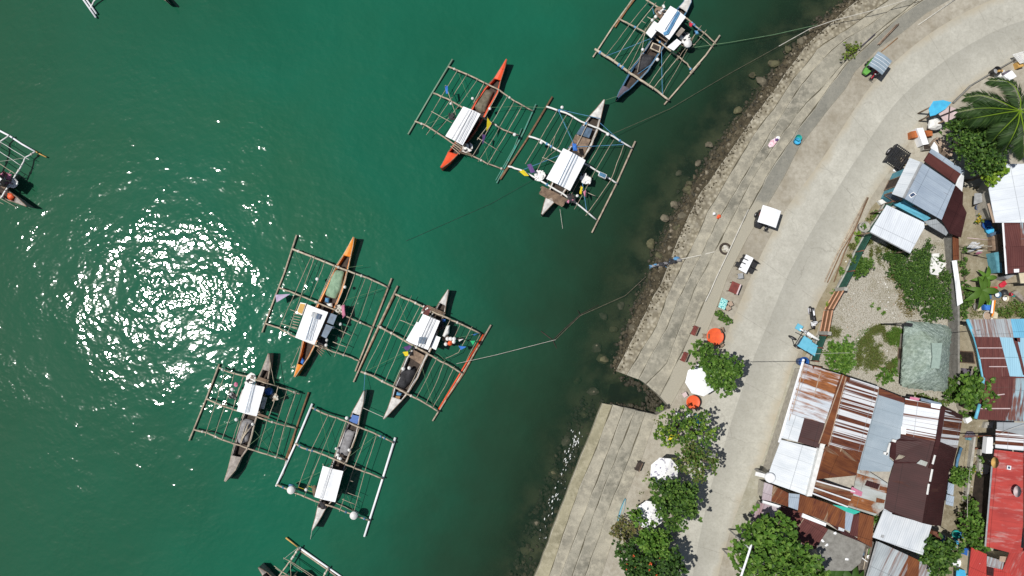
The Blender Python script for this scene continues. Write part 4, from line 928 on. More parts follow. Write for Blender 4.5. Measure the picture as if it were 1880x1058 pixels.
mb = MB().tube(q, .04, 6, .025); mb.tube([W(1015, 625, .1), W(1022, 640, .02)], .035, 5, .02); mb.tube([W(1065, 578, .1), W(1060, 570, .3)], .03, 5, .02)
tag(mb.build('driftwood', MT['wood_dark']), 'dark branching driftwood caught on the mooring rope in the shallows', 'driftwood')
mb = MB()
for k in range(16):
    x = 1196 + k * 3.3; y = 491 - (k * .9) + R.uniform(-3, 3); mb.blob(W(x, y, .3 + k * .02), R.uniform(.06, .20), 1, .5, R, (1.5, .8, .6), R.randrange(3)); mb.tube([W(x, y, .35 + k * .02), W(x + R.uniform(-8, 8), y + R.uniform(-6, 6), .3 + k * .02)], .018, 4, mi=R.randrange(3))
tag(mb.build('net_bundle', [MT['rope_blue'], MT['net_grey'], MT['net_dark']]), 'blue net bundle hanging over the edge of the seawall', 'net')
# ================================================================= sheet roofs and houses
RU = ((.085, .026, .018), (.21, .075, .03)); RD = ((.055, .018, .016), (.10, .032, .026)); RO = ((.13, .045, .02), (.33, .13, .045))
RM = dict(
    white_rust=corr('white_sheet_rust_patches', (.54, .57, .61), (.42, .46, .51), RO, .53, sw=.10, nsc=(2.2, .22), patch=.35, sheet=.9),
    stripes=corr('white_sheet_rust_stripes', (.68, .70, .72), (.58, .60, .63), ((.065, .02, .015), (.16, .055, .026)), .50, sw=.03, nsc=(3.4, .03), soft=.02, sheet=.8, det=2),
    stripes_wide=corr('white_sheet_wide_stripes', (.66, .69, .72), (.56, .59, .63), ((.065, .02, .015), (.16, .055, .026)), .50, sw=.06, nsc=(3.2, .03), soft=.02, seed=31, det=2),
    blue_grey=corr('blue_grey_sheet', (.31, .37, .42), (.25, .31, .36), RU, .16, sw=.1, sheet=1.0),
    grey_blue=corr('grey_blue_sheet', (.36, .43, .51), (.27, .33, .41), RD, .22, sw=.2, nsc=(3, .3)),
    maroon=corr('maroon_sheet', (.050, .0175, .0175), (.036, .013, .013), ((.03, .013, .012), (.13, .055, .04)), .34, sw=.1, nsc=(1.6, .3)),
    maroon_light=corr('faded_maroon_sheet', (.125, .045, .04), (.085, .03, .028), RO, .30, sw=.15),
    rust=corr('rusty_brown_sheet', (.20, .072, .028), (.10, .034, .018), RD, .42, sw=.3, nsc=(3.5, .3), sheet=.9),
    rust_lined=corr('rusty_sheet_pale_laps', (.34, .28, .20), (.20, .13, .08), RU, .66, sw=.3, nsc=(2.6, .2), seed=5),
    patched=corr('patched_sheet', (.40, .43, .43), (.30, .31, .28), RO, .42, sw=.35, nsc=(.8, .7), patch=.8, seed=11),
    patched_tan=corr('patched_tan_sheet', (.34, .31, .25), (.25, .21, .16), RU, .38, sw=.4, nsc=(1.0, .7), seed=3),
    white=corr('white_sheet', (.60, .63, .66), (.47, .51, .55), RU, .27, sw=.1, sheet=1.0),
    white_dirty=corr('speckled_white_sheet', (.66, .70, .74), (.56, .60, .65), ((.12, .12, .12), (.22, .21, .2)), .30, sw=.05, nsc=(6, 1.2)),
    lilac=corr('lilac_sheet', (.42, .37, .40), (.34, .27, .30), ((.22, .10, .10), (.3, .16, .15)), .42, sw=.3, nsc=(6, .2), pitch=.25),
    streak_blue=corr('rust_streaked_blue_sheet', (.30, .46, .54), (.27, .36, .40), ((.11, .042, .036), (.20, .095, .075)), .50, sw=.12, nsc=(5, .28), patch=1.1, soft=.05),
    streak_maroon=corr('maroon_streaked_sheet', (.38, .33, .29), (.24, .16, .14), ((.085, .030, .028), (.14, .05, .044)), .70, sw=.1, nsc=(7, .28), soft=.08, lap=1.8),
    streak_grey=corr('grey_streaked_sheet', (.38, .43, .46), (.30, .33, .35), ((.16, .08, .07), (.26, .18, .15)), .48, sw=.1, nsc=(7, .3), soft=.08),
    bright_blue=corr('bright_blue_sheet', (.16, .43, .62), (.14, .38, .55), RU, .18, sw=.1),
    pale_blue=corr('pale_blue_sheet', (.30, .52, .64), (.26, .46, .58), RU, .30, sw=.25, nsc=(3, .2)),
    red=corr('red_painted_sheet', (.42, .060, .050), (.30, .042, .038), ((.30, .07, .06), (.48, .26, .25)), .42, sw=.1, nsc=(2.4, .5), pitch=.2),
    red_flaked=corr('flaking_red_sheet', (.45, .055, .045), (.36, .045, .04), ((.55, .45, .43), (.7, .66, .64)), .34, sw=.1, nsc=(1.6, 1.0), soft=.02),
    grey_rust=corr('grey_sheet_rust_streaks', (.38, .42, .44), (.28, .31, .33), RU, .47, sw=.35, nsc=(2.8, .16), sheet=.7),
    grey_mix=corr('grey_sheet', (.33, .36, .38), (.25, .27, .29), RU, .30, sw=.3),
)
class House:
    def __init__(s, name, label, cat, at, z=0):
        q = W(at[0], at[1], GZ); s.root = thing(name, label, cat, q)
    def roof(s, zm, pts, zs, m, u=(0, 1), name='roof_panel', th=.05, lift=0.0):
        if not isinstance(zs, (list, tuple)): zs = [zs] * len(pts)
        P = [W(*zm(p), GZ + z + lift) for p, z in zip(pts, zs)]
        ob = MB().slab(P, th, P[u[1]] - P[u[0]]).build(name, RM[m] if m in RM else MT[m], s.root); return ob
    def walls(s, zm, pts, zs, m, inset=.35, name='wall'):
        if not isinstance(zs, (list, tuple)): zs = [zs] * len(pts)
        P = [W(*zm(p), GZ + z) for p, z in zip(pts, zs)]
        c = sum(P, Vector((0, 0, 0))) / len(P); Q = []
        for p in P:
            d = Vector((c.x - p.x, c.y - p.y, 0)); L = d.length; Q.append(Vector((p.x, p.y, 0)) + d * min(.45, inset * 1.4 / L))
        s.wp = Q; s.wz = zs
        return MB().prism([(q.x, q.y) for q in Q], GZ - .05, [GZ + z - .10 for z in zs]).build(name, MT[m], s.root)
    def opening(s, i, t, w, z0, h, kind='window'):
        a, b = s.wp[i], s.wp[(i + 1) % len(s.wp)]; c = sum(s.wp, Vector((0, 0, 0))) / len(s.wp)
        p = a.lerp(b, t); d = (b - a).normalized(); nrm = Vector((d.y, -d.x, 0))
        if nrm.dot(p - c) < 0: nrm = -nrm
        rz = math.atan2(d.y, d.x); q = p + nrm * .02; q.z = GZ + z0 + h / 2
        f = MB()
        for dx, sx, dz, sz in ((-w / 2, .08, 0, h + .08), (w / 2, .08, 0, h + .08), (0, w - .08, h / 2, .08), (0, w - .08, -h / 2, .08)): f.box(q + d * dx + Vector((0, 0, dz)), (sx, .09, sz), rz)
        fo = f.build(kind, MT['wood'], s.root)
        MB().box(q, (w - .06, .03, h - .06), rz).build('pane' if kind == 'window' else 'door_leaf', MT['glass_dark' if kind == 'window' else 'wood_dark'], fo)
    def batten(s, zm, a, b, za, zb, r=.035, m='tan', name='batten'):
        A, B = W(*zm(a), GZ + za + .05), W(*zm(b), GZ + zb + .05)
        MB().tube([A, B], r, 5).build(name, MT[m], s.root)
    def strip(s, zm, pts, z, m, name, th=.12):
        s.roof(zm, pts, z, m, name=name, th=th)
    def posts(s, zm, pts, z, m='wood', r=.07):
        for p in pts:
            A = W(*zm(p), GZ + z); MB().tube([Vector((A.x, A.y, GZ - .02)), Vector((A.x, A.y, GZ + z - .06))], r, 6).build('post', MT[m], s.root)
PX = lambda p: p
z5 = zoom(1360, 640, 4.81); z6 = zoom(1560, 660, 5.29); z7 = zoom(1320, 840, 4.853); z8 = zoom(1560, 840, 4.853); zA1 = zoom(1600, 200, 5.29); z3 = zoom(1560, 360, 4.41); zH4 = zoom(1740, 560, 4.809); zT = zoom(1560, 560, 5.878)

# ---- the long rusty row house by the road
h = House('row_house', 'long row house with white and rust striped sheet roofs and a maroon east wing', 'house', (1560, 810))
h.walls(PX, [(1477, 669), (1556, 692), (1614, 712), (1660, 738), (1766, 768), (1748, 838), (1726, 964), (1640, 942), (1557, 930), (1408, 884)], [3.0, 3.3, 3.3, 3.3, 3.3, 3.3, 3.2, 3.2, 3.0, 2.9], 'wall_plain', .45)
h.opening(4, .4, 1.0, 1.0, 1.0)
h.roof(z5, [(553, 130), (893, 233), (850, 360), (740, 660), (555, 612), (425, 572)], [3.0, 4.5, 4.5, 4.5, 3.7, 3.05], 'white_rust', (1, 2))
h.roof(z5, [(425, 572), (560, 617), (502, 826), (352, 788)], [3.06, 3.75, 3.75, 3.06], 'white', (0, 3)); h.roof(z5, [(560, 617), (740, 660), (690, 880), (502, 826)], [3.75, 4.5, 4.5, 3.75], 'maroon', (0, 3))
h.roof(z5, [(888, 228), (942, 250), (850, 590), (772, 850), (700, 838), (845, 362)], [4.55, 4.55, 4.55, 4.55, 4.55, 4.55], 'rust', (0, 4), 'ridge_cap', .1, .05)
h.roof(z5, [(940, 250), (1220, 340), (1150, 640), (1072, 920), (772, 850), (850, 590)], [4.5, 4.0, 4.0, 4.0, 4.5, 4.5], 'stripes', (0, 5))
h.roof(z5, [(940, 250), (1220, 338), (1210, 385), (928, 285)], [4.5, 3.4, 3.4, 4.5], 'rust', (0, 3), 'edge_sheet', .04, .06)
h.roof(z6, [(285, 280), (532, 420), (500, 740), (490, 770), (440, 800), (385, 960), (430, 1000), (392, 1090), (70, 1090)], [3.4, 3.6, 3.6, 3.6, 3.5, 3.5, 3.5, 3.4, 3.4], 'blue_grey', (0, 8))
h.roof(z6, [(285, 278), (535, 378), (530, 425), (280, 345)], [3.4, 3.6, 3.6, 3.4], 'rust', (0, 3), 'edge_sheet', .04, .06)
h.roof(z6, [(540, 378), (900, 452), (888, 455), (835, 800), (498, 728)], [3.6, 4.9, 4.95, 4.95, 3.6], 'stripes_wide', (0, 4))
h.roof(z6, [(890, 455), (932, 472), (880, 800), (800, 1058), (770, 1058), (836, 800)], [5.0] * 6, 'maroon', (0, 3), 'ridge_cap', .1, .04)
h.roof(z6, [(925, 480), (1098, 560), (1085, 640), (1045, 868), (880, 800)], [4.95, 3.4, 3.4, 3.4, 4.95], 'stripes', (0, 4))
h.roof(z6, [(895, 450), (1100, 545), (1096, 582), (928, 512)], [4.95, 3.4, 3.4, 4.9], 'maroon', (0, 3), 'edge_sheet', .04, .06)
h.roof(z6, [(495, 728), (836, 800), (790, 1010), (424, 1010), (435, 985), (385, 945), (395, 800), (440, 790), (490, 765)], [3.65, 4.95, 4.95, 3.65, 3.6, 3.6, 3.6, 3.6, 3.6], 'maroon', (0, 3))
h.roof(z6, [(880, 800), (1045, 868), (1020, 960), (995, 1060), (800, 1060)], [4.95, 3.4, 3.4, 3.4, 4.95], 'maroon', (0, 4))
h.roof(z8, [(412, -10), (745, 0), (700, 250), (645, 585), (370, 492), (305, 455), (350, 200)], [3.6, 4.95, 4.95, 4.95, 3.7, 3.5, 3.5], 'maroon', (1, 3)); h.roof(z8, [(745, 0), (905, 0), (860, 300), (815, 610), (730, 605), (645, 585)], [4.95, 3.4, 3.4, 3.4, 4.2, 4.95], 'maroon', (0, 5))
for a, c in (((760, -20), (738, 60)), ((736, 105), (715, 215)), ((705, 235), (690, 330))): h.batten(z8, a, c, 5.02, 5.02, .07, 'white_paint', 'ridge_patch')
h.strip(z6, [(478, 925), (540, 940), (505, 965), (443, 975)], [3.9, 4.0, 4.0, 3.9], 'patched_tan', 'patch_sheet', .03); h.strip(z6, [(690, 975), (760, 1000), (740, 1040), (650, 1010)], [4.75, 4.85, 4.85, 4.7], 'patched', 'patch_sheet', .03)
h.strip(z6, [(388, 810), (400, 815), (372, 935), (352, 930)], 3.75, 'white_paint', 'white_frame'); h.strip(z6, [(420, 775), (455, 785), (445, 808), (410, 798)], 3.75, 'white_paint', 'vent'); h.strip(z6, [(335, 898), (372, 908), (365, 930), (330, 922)], 3.75, 'white_paint', 'vent')
h.roof(z7, [(552, -158), (915, -68), (902, 5), (795, 345), (420, 212), (470, 60)], [3.0, 4.2, 4.2, 4.2, 3.0, 3.0], 'white', (1, 3)); h.strip(z5, [(706, 838), (745, 848), (628, 1305), (585, 1305)], 4.45, 'white_paint', 'parapet', .5)
h.roof(z7, [(970, -110), (1272, -45), (1255, 10), (1228, 160), (868, 195), (925, -20)], [4.4, 3.4, 3.4, 3.4, 4.2, 4.3], 'rust', (0, 5)); h.roof(z7, [(868, 195), (1212, 300), (1140, 440), (830, 320)], [4.2, 3.4, 3.3, 4.0], 'rust_lined', (0, 3)); h.roof(z5, [(772, 850), (1072, 920), (1050, 1010), (725, 900)], [4.5, 3.4, 3.4, 4.4], 'rust_lined', (0, 3), lift=.05)
for a, c in (((835, 320), (1145, 440)), ((870, 210), (1210, 305)), ((850, 270), (1170, 380))): h.batten(z7, a, c, 4.25, 3.45, .06, 'tarp_white', 'lap_strip')
h.roof(z7, [(1235, 110), (1330, 120), (1505, 235), (1470, 460), (1390, 520), (1145, 440), (1205, 260)], [3.4, 3.4, 3.5, 3.5, 3.4, 3.3, 3.35], 'patched', (0, 5), lift=.03)
h.strip(z7, [(1185, 262), (1280, 310), (1268, 350), (1170, 310)], 3.5, 'pink', 'patch_sheet', .03); h.strip(z7, [(1010, 420), (1130, 440), (1262, 485), (1205, 508), (1128, 482)], [3.3, 3.3, 3.3, 3.3, 3.3], 'teal_plain', 'patch_sheet', .03); h.strip(z7, [(1320, 205), (1435, 240), (1415, 285), (1300, 250)], 3.56, 'maroon', 'patch_sheet', .03); h.strip(z7, [(1435, 255), (1500, 270), (1495, 300), (1430, 290)], 3.56, 'rust', 'patch_sheet', .03); h.strip(z7, [(1405, 360), (1480, 380), (1470, 410), (1400, 400)], 3.54, 'rust', 'patch_sheet', .03)
for a, c, za, zc in (((562, 135), (455, 560), 3.05, 3.1), ((705, 205), (550, 790), 3.7, 3.75), ((905, 235), (690, 840), 4.6, 4.6), ((930, 255), (775, 865), 4.55, 4.55), ((1060, 290), (880, 910), 4.05, 4.05), ((1220, 345), (1075, 910), 3.45, 3.45), ((440, 580), (405, 740), 3.1, 3.1)): h.batten(z5, a, c, za, zc)
h.batten(z5, (556, 95), (338, 830), 3.0, 3.0, .09, 'tarp_white', 'gutter'); h.strip(z5, [(630, 150), (712, 165), (708, 190), (640, 178)], 3.45, 'rust', 'patch_sheet', .03); h.strip(z6, [(590, 362), (680, 378), (672, 402), (580, 388)], [3.95, 4.2, 4.2, 3.95], 'pink', 'patch_sheet', .03); h.strip(z6, [(690, 372), (890, 425), (885, 450), (690, 400)], [4.2, 4.9, 4.9, 4.2], 'glass_dark', 'patch_sheet', .02)
h.strip(z6, [(790, 425), (895, 440), (890, 485), (790, 465)], [4.62, 4.97, 4.97, 4.62], 'tarp_white', 'patch_sheet', .03); h.strip(z6, [(500, 650), (550, 665), (545, 730), (497, 725)], [3.68, 3.85, 3.85, 3.68], 'white_paint', 'patch_sheet', .03)
# ---- lower lean-to roofs south of it
h = House('lean_to', 'low patchwork lean-to roof of lilac, rust and blue-grey sheets below the white front roof', 'lean-to', (1480, 920))
h.walls(z7, [(400, 225), (720, 335), (1380, 525), (1360, 800), (1110, 690), (710, 480), (385, 375)], 2.3, 'wall_plain', .3)
zz = [2.7, 2.7, 2.4, 2.4]
for pts, m in (([(405, 222), (480, 248), (465, 392), (382, 375)], 'lilac'), ([(480, 248), (622, 320), (618, 440), (465, 392)], 'rust_lined'), ([(622, 320), (720, 330), (702, 470), (618, 440)], 'grey_blue'), ([(720, 330), (840, 365), (825, 520), (702, 485)], 'rust'), ([(840, 365), (975, 410), (965, 580), (825, 520)], 'rust_lined'), ([(975, 410), (1130, 470), (1120, 650), (965, 580)], 'rust'), ([(1130, 478), (1200, 498), (1172, 662), (1118, 640)], 'grey_blue'), ([(1200, 498), (1250, 510), (1235, 710), (1165, 690)], 'maroon_light'), ([(1250, 490), (1382, 530), (1362, 802), (1235, 730)], 'rust')): h.roof(z7, pts, zz, m, (0, 1))
h.roof(z7, [(985, 590), (1120, 650), (1235, 725), (1362, 802), (1240, 745), (1110, 690)], 2.38, 'maroon', (0, 1), lift=-.04); h.roof(z7, [(1068, 620), (1120, 640), (1112, 662), (1064, 648)], 2.5, 'white', (0, 1))
h = House('lean_to', 'maroon lean-to roof with lilac corner and long pale gutter next to the largest tree', 'lean-to', (1450, 965))
h.walls(z7, [(380, 400), (545, 440), (968, 640), (850, 815), (640, 690), (300, 545)], 1.9, 'wall_plain', .3)
h.roof(z7, [(372, 400), (548, 440), (470, 565), (288, 548)], [2.3, 2.3, 1.9, 1.9], 'lilac', (0, 1)); h.roof(z7, [(548, 432), (745, 500), (690, 645), (640, 690), (470, 565)], [2.3, 2.3, 2.0, 1.9, 1.9], 'maroon_light', (0, 1)); h.roof(z7, [(745, 500), (972, 642), (855, 822), (690, 740), (690, 645)], [2.3, 2.3, 1.9, 1.9, 2.0], 'maroon_light', (0, 1))
h.strip(z7, [(748, 498), (958, 588), (950, 615), (738, 532)], 2.42, 'tarp_white', 'gutter'); h.batten(z7, (755, 545), (690, 645), 2.4, 2.1, .03); h.batten(z7, (385, 392), (545, 440), 2.38, 2.38, .12, 'tarp_white', 'flashing')
# ---- flat concrete roof
h = House('flat_roof_house', 'flat grey concrete roof with white litter between the lean-to and the banana plants', 'house', (1535, 1005))
fp = [(975, 640), (1310, 772), (1262, 940), (1180, 1010), (950, 1010), (860, 805)]
h.walls(z7, fp, 1.75, 'wall_plain', .05); h.roof(z7, fp, 1.9, 'concrete_dark', name='roof_slab', th=.15)
# ---- white canopy roof at lower middle
h = House('sheet_roof_shed', 'shed with a bright white corrugated roof joined to the maroon roof', 'shed', (1655, 980))
wp = [(308, 455), (382, 482), (375, 505), (732, 605), (650, 870), (205, 712)]
h.walls(z8, wp, 2.7, 'wall_plain', .4); h.roof(z8, wp, [3.2, 3.2, 3.15, 3.1, 2.7, 2.7], 'white', (2, 3)); h.strip(z8, [(285, 690), (310, 698), (300, 720), (278, 712)], 2.85, 'grey_paint', 'patch_sheet', .03)
# ---- grey rusty roof at the bottom
h = House('rusty_roof_house', 'house with grey corrugated roof streaked with rust cut by the bottom edge', 'house', (1640, 1050))
h.walls(z8, [(255, 750), (648, 932), (640, 1250), (100, 1250)], [2.6, 2.6, 2.2, 2.2], 'wood_grey', .3); h.roof(z8, [(252, 748), (520, 872), (500, 1250), (100, 1250)], [2.7, 2.7, 2.3, 2.3], 'grey_rust', (0, 1)); h.roof(z8, [(520, 872), (622, 920), (600, 1250), (500, 1250)], [2.7, 2.7, 2.3, 2.3], 'rust', (0, 1)); h.roof(z8, [(622, 920), (690, 945), (760, 1060), (740, 1250), (600, 1250)], [2.7, 2.6, 2.5, 2.3, 2.3], 'streak_grey', (0, 1)); h.batten(z8, (245, 748), (100, 1250), 2.74, 2.3, .08, 'grey_paint', 'gutter')
# ---- blue-grey roofed house at the road
h = House('roadside_house', 'house at the road bend with blue-grey roof, white front slope and maroon lean-to roofs', 'house', (1700, 350))
h.walls(zA1, [(372, 478), (488, 520), (812, 742), (682, 1075), (312, 868), (200, 828)], [2.9, 3.6, 3.0, 3.0, 3.6, 2.9], 'teal_wall', .45); h.opening(4, .5, 1.0, 1.0, 1.1); h.opening(5, .5, .9, .05, 2.0, 'door'); h.opening(3, .3, 1.2, 1.0, 1.1)
h.roof(zA1, [(370, 475), (487, 520), (312, 867), (198, 826)], [2.9, 3.7, 3.7, 2.9], 'white', (0, 3)); h.roof(zA1, [(487, 520), (814, 742), (682, 1078), (312, 867)], [3.7, 3.0, 3.0, 3.7], 'grey_blue', (0, 3)); h.batten(zA1, (487, 520), (312, 867), 3.75, 3.75, .10, 'grey_paint', 'ridge_cap')
h.roof(zA1, [(560, 420), (870, 630), (812, 722), (508, 502)], [2.6, 2.5, 2.9, 2.9], 'maroon_light', (0, 3)); h.roof(zA1, [(585, 388), (640, 420), (906, 600), (870, 632), (560, 422)], [2.5, 2.5, 2.45, 2.5, 2.6], 'grey_blue', (0, 4), lift=.03); h.roof(zA1, [(820, 745), (892, 815), (886, 932), (925, 1010), (870, 1250), (760, 1210), (682, 1078)], [2.7, 2.5, 2.4, 2.4, 2.3, 2.5, 2.8], 'maroon', (0, 6)); h.roof(zA1, [(905, 600), (895, 690), (880, 808), (818, 745), (850, 660)], [2.4, 2.35, 2.35, 2.6, 2.5], 'tarp_white', lift=-.05)
h.roof(z3, [(600, 205), (700, 188), (805, 285), (780, 322), (640, 240)], [2.2, 2.3, 2.3, 2.0, 2.1], 'grey_mix', (0, 1)); h.strip(zA1, [(360, 838), (408, 806), (438, 832), (385, 868)], [3.66, 3.66, 3.62, 3.62], 'tarp_white', 'panel_frame', .03); MB().slab([W(*zA1(p), GZ + 3.70) for p in ((372, 836), (406, 815), (428, 834), (388, 856))], .02).build('solar_panel', MT['solar'], h.root)
h.strip(z3, [(362, 72), (440, 40), (655, 180), (612, 205)], [1.5, 1.9, 1.9, 1.5], 'cyan_paint', 'wall_awning', .04)
h = House('brick_wall_ruin', 'low pinkish brick wall stub with a white sheet leaning behind the maroon lean-to', 'wall', (1740, 290)); h.roof(zA1, [(640, 275), (720, 310), (800, 440), (770, 465), (640, 350), (610, 310)], [1.2, 1.2, 1.2, 1.2, 1.2, 1.2], 'tan', name='brick_top', th=.9); h.roof(zA1, [(610, 320), (640, 360), (655, 430), (630, 428), (575, 380)], [1.6, 1.6, 1.5, 1.5, 1.6], 'tarp_white', name='leaning_sheet')
# ---- speckled white carport roof
h = House('carport', 'open carport with a square speckled white sheet roof beside the green fence', 'carport', (1647, 425))
cp = [(300, 72), (603, 215), (606, 255), (490, 462), (165, 290), (180, 262)]; h.roof(z3, cp, [2.7, 2.7, 2.7, 2.9, 2.9, 2.85], 'white_dirty', (0, 1)); h.posts(z3, [(305, 100), (585, 240), (485, 440), (190, 290)], 2.7, 'wood'); h.batten(z3, (165, 292), (490, 463), 2.8, 2.8, .06, 'grey_paint', 'fascia')
# ---- thatched hut with green netting
h = House('thatched_hut', 'hut with a rounded grey green thatched hip roof standing in the gravel yard', 'hut', (1702, 655))
out = [(622, 182), (660, 174), (860, 195), (1040, 222), (1085, 255), (1100, 295), (1082, 500), (1070, 700), (1056, 880), (1040, 915), (1000, 935), (780, 915), (590, 885), (562, 858), (570, 700), (585, 450), (602, 235)]
th = NT('thatch'); uvp = th.pos(); n1 = th.noise(th.mapping(uvp, (1, 1, .3)), 4.5, 6, .75); n2 = th.noise(uvp, .6, 4); c_ = th.ramp(n1, [(.32, (.15, .205, .175)), (.66, (.42, .50, .45))]); c_ = th.mix(th.ramp(n2, [(.42, 0), (.7, .5)]), c_, (.20, .25, .17)); th.bsdf(c_, .95, th.bump(n1, .9, .08), 0, .1)
ridge = [(940, 430), (962, 560), (925, 680)]; E = [W(*zT(p), GZ + 2.2) for p in out]; Rg = [W(*zT(p), GZ + 4.3) for p in ridge]
mb = MB(); vs = []; NR = 16; rows = []
def near(e): return min((Rg[0].lerp(Rg[1], k / 6) if k <= 6 else Rg[1].lerp(Rg[2], (k - 6) / 6) for k in range(13)), key=lambda q: (q.xy - e.xy).length)
E2 = []
for i in range(len(E)):
    for k in range(8): E2.append(E[i].lerp(E[(i + 1) % len(E)], k / 8))
for r_ in range(NR + 1):
    t = r_ / NR
    for e in E2:
        q = e.lerp(near(e), t); q.z = GZ + 2.2 + 2.1 * (t ** .85) + R.uniform(-.05, .05) * (1 - t * .5)
        if r_ == 0: q = e + Vector((R.uniform(-.1, .1), R.uniform(-.1, .1), 0))
        vs.append(q)
N = len(E2); fs = [(r_ * N + i, r_ * N + (i + 1) % N, (r_ + 1) * N + (i + 1) % N, (r_ + 1) * N + i) for r_ in range(NR) for i in range(N)]
vs += [e - Vector((0, 0, .22)) for e in E2]; k0 = (NR + 1) * N; fs += [(k0 + i, k0 + (i + 1) % N, (i + 1) % N, i) for i in range(N)]
mb.add(vs, fs, smooth=False); mb.build('thatch_roof', th.m, h.root)
rc = [(885, 410), (1000, 412), (985, 560), (966, 688), (880, 682), (895, 560)]; MB().slab([W(*zT(p), GZ + 4.3) for p in rc], .1).build('ridge_cover', mat('ridge_netting', (.30, .385, .34), (.23, .30, .265), 4, .8, .3), h.root)
h.walls(zT, [(650, 210), (1050, 260), (1030, 900), (600, 850)], 2.2, 'wood_grey', .6); h.opening(3, .5, .9, .05, 1.9, 'door')
# ---- rust streaked blue house, two roofs
h = House('blue_roof_house', 'house east of the hut with rust streaked pale blue roof and bright blue fascia', 'house', (1830, 640))
h.walls(zH4, [(178, 132), (760, 125), (760, 635), (318, 650), (240, 285)], [3.2, 3.2, 3.6, 3.4, 3.4], 'cream', .5); h.opening(3, .4, .9, .05, 2.0, 'door')
h.roof(zH4, [(176, 130), (556, 124), (582, 288), (238, 282)], [3.2, 3.2, 3.6, 3.5], 'streak_grey', (0, 1)); h.roof(zH4, [(556, 124), (790, 120), (790, 290), (582, 288)], [3.2, 3.2, 3.6, 3.6], 'bright_blue', (0, 1)); h.roof(zH4, [(238, 282), (458, 285), (502, 450), (548, 630), (318, 642), (290, 480)], [3.5, 3.6, 3.6, 3.6, 3.4, 3.4], 'streak_maroon', (0, 1)); h.roof(zH4, [(458, 285), (600, 290), (790, 290), (790, 640), (548, 630), (502, 450)], [3.6, 3.6, 3.6, 3.6, 3.6, 3.6], 'pale_blue', (1, 2))
h.roof(zH4, [(575, 290), (610, 292), (690, 620), (668, 620), (630, 470)], 3.66, 'maroon_light', (0, 1), 'rust_sheet', .03)
for a, c in (((262, 380), (480, 380)), ((285, 470), (505, 470)), ((365, 545), (520, 545))): h.batten(zH4, a, c, 3.55, 3.62, .04, 'pale_pink', 'lap_strip')
fa = [W(*zH4(p), GZ + 3.25) for p in ((172, 128), (236, 284), (268, 400), (315, 650), (308, 700))]; MB().tube(fa, .13, 6).build('gutter', MT['cyan_paint'], h.root)
h.strip(zH4, [(585, 290), (640, 290), (640, 330), (590, 315)], 3.66, 'maroon_light', 'rust_sheet', .03)
h = House('blue_roof_house', 'lower house with maroon and pale blue streaked roof right under the long blue roofed house', 'house', (1830, 735))
h.walls(zH4, [(325, 650), (760, 640), (760, 1030), (250, 1010), (285, 870)], 2.8, 'cream', .5); h.roof(zH4, [(318, 640), (580, 630), (565, 890), (505, 1022), (245, 1010), (285, 870), (318, 700)], [3.3, 3.3, 2.9, 2.8, 2.8, 2.9, 3.2], 'streak_maroon', (0, 1)); h.roof(zH4, [(580, 630), (790, 640), (790, 1036), (505, 1022), (565, 890)], [3.3, 3.3, 2.8, 2.8, 2.9], 'streak_blue', (0, 1))
MB().tube([W(*zH4(p), GZ + 2.85) for p in ((282, 876), (245, 1005))], .13, 6).build('gutter', MT['cyan_paint'], h.root); h.batten(zH4, (330, 640), (790, 640), 3.45, 3.4, .06, 'maroon', 'ridge_cap'); h.batten(zH4, (405, 800), (500, 788), 3.1, 3.1, .05, 'pale_pink', 'lap_strip'); h.batten(zH4, (290, 915), (550, 915), 2.98, 2.95, .05, 'pale_pink', 'lap_strip')
# ---- red roof building
h = House('red_roof_house', 'long red painted roof with two dish antennas at the lower right', 'house', (1850, 920))
h.walls(z8, [(1278, 70), (1700, 40), (1700, 790), (1212, 790)], 3.3, 'wood_dark', 1.1); h.roof(z8, [(1292, -70), (1545, -40), (1545, 590), (1520, 850), (1430, 850), (1210, 792), (1240, 480), (1275, 70)], [3.4, 3.6, 3.6, 3.4, 3.4, 3.3, 3.3, 3.4], 'red', (0, 6)); h.roof(z8, [(1553, -50), (1800, -40), (1800, 860), (1560, 850)], [3.3, 3.0, 3.0, 3.3], 'red', (0, 3)); h.batten(z8, (1268, 60), (1208, 792), 3.4, 3.3, .06, 'grey_paint', 'gutter'); h.strip(z8, [(1405, 72), (1440, 76), (1436, 112), (1402, 106)], 3.65, 'tarp_white', 'skylight', .05); MB().slab([W(*z8(p), GZ + 3.68) for p in ((1412, 80), (1432, 82), (1430, 104), (1410, 100))], .02).build('skylight_glass', MT['glass_dark'], h.root)  # dark wall colour paints in the shade of the open porch under the eave
h.roof(z6, [(1432, 610), (1700, 615), (1700, 870), (1425, 855)], [3.4, 3.4, 3.6, 3.5], 'grey_mix', (0, 3)); h.roof(z6, [(1422, 680), (1690, 740), (1690, 890), (1415, 860)], 3.62, 'stripes', (0, 3), lift=.03)
h = House('red_shed', 'small shed with flaking red roof showing white patches at the bottom right', 'shed', (1800, 1035))
h.walls(z8, [(1085, 805), (1222, 865), (1225, 1100), (1060, 1100)], 2.3, 'cream', .3); h.roof(z8, [(1085, 802), (1222, 862), (1215, 1130), (1050, 1130)], [2.6, 2.6, 2.3, 2.3], 'red_flaked', (0, 1))
h = House('red_shed', 'low red roof with a grey patch and maroon gap below the long red roof', 'shed', (1850, 1035))
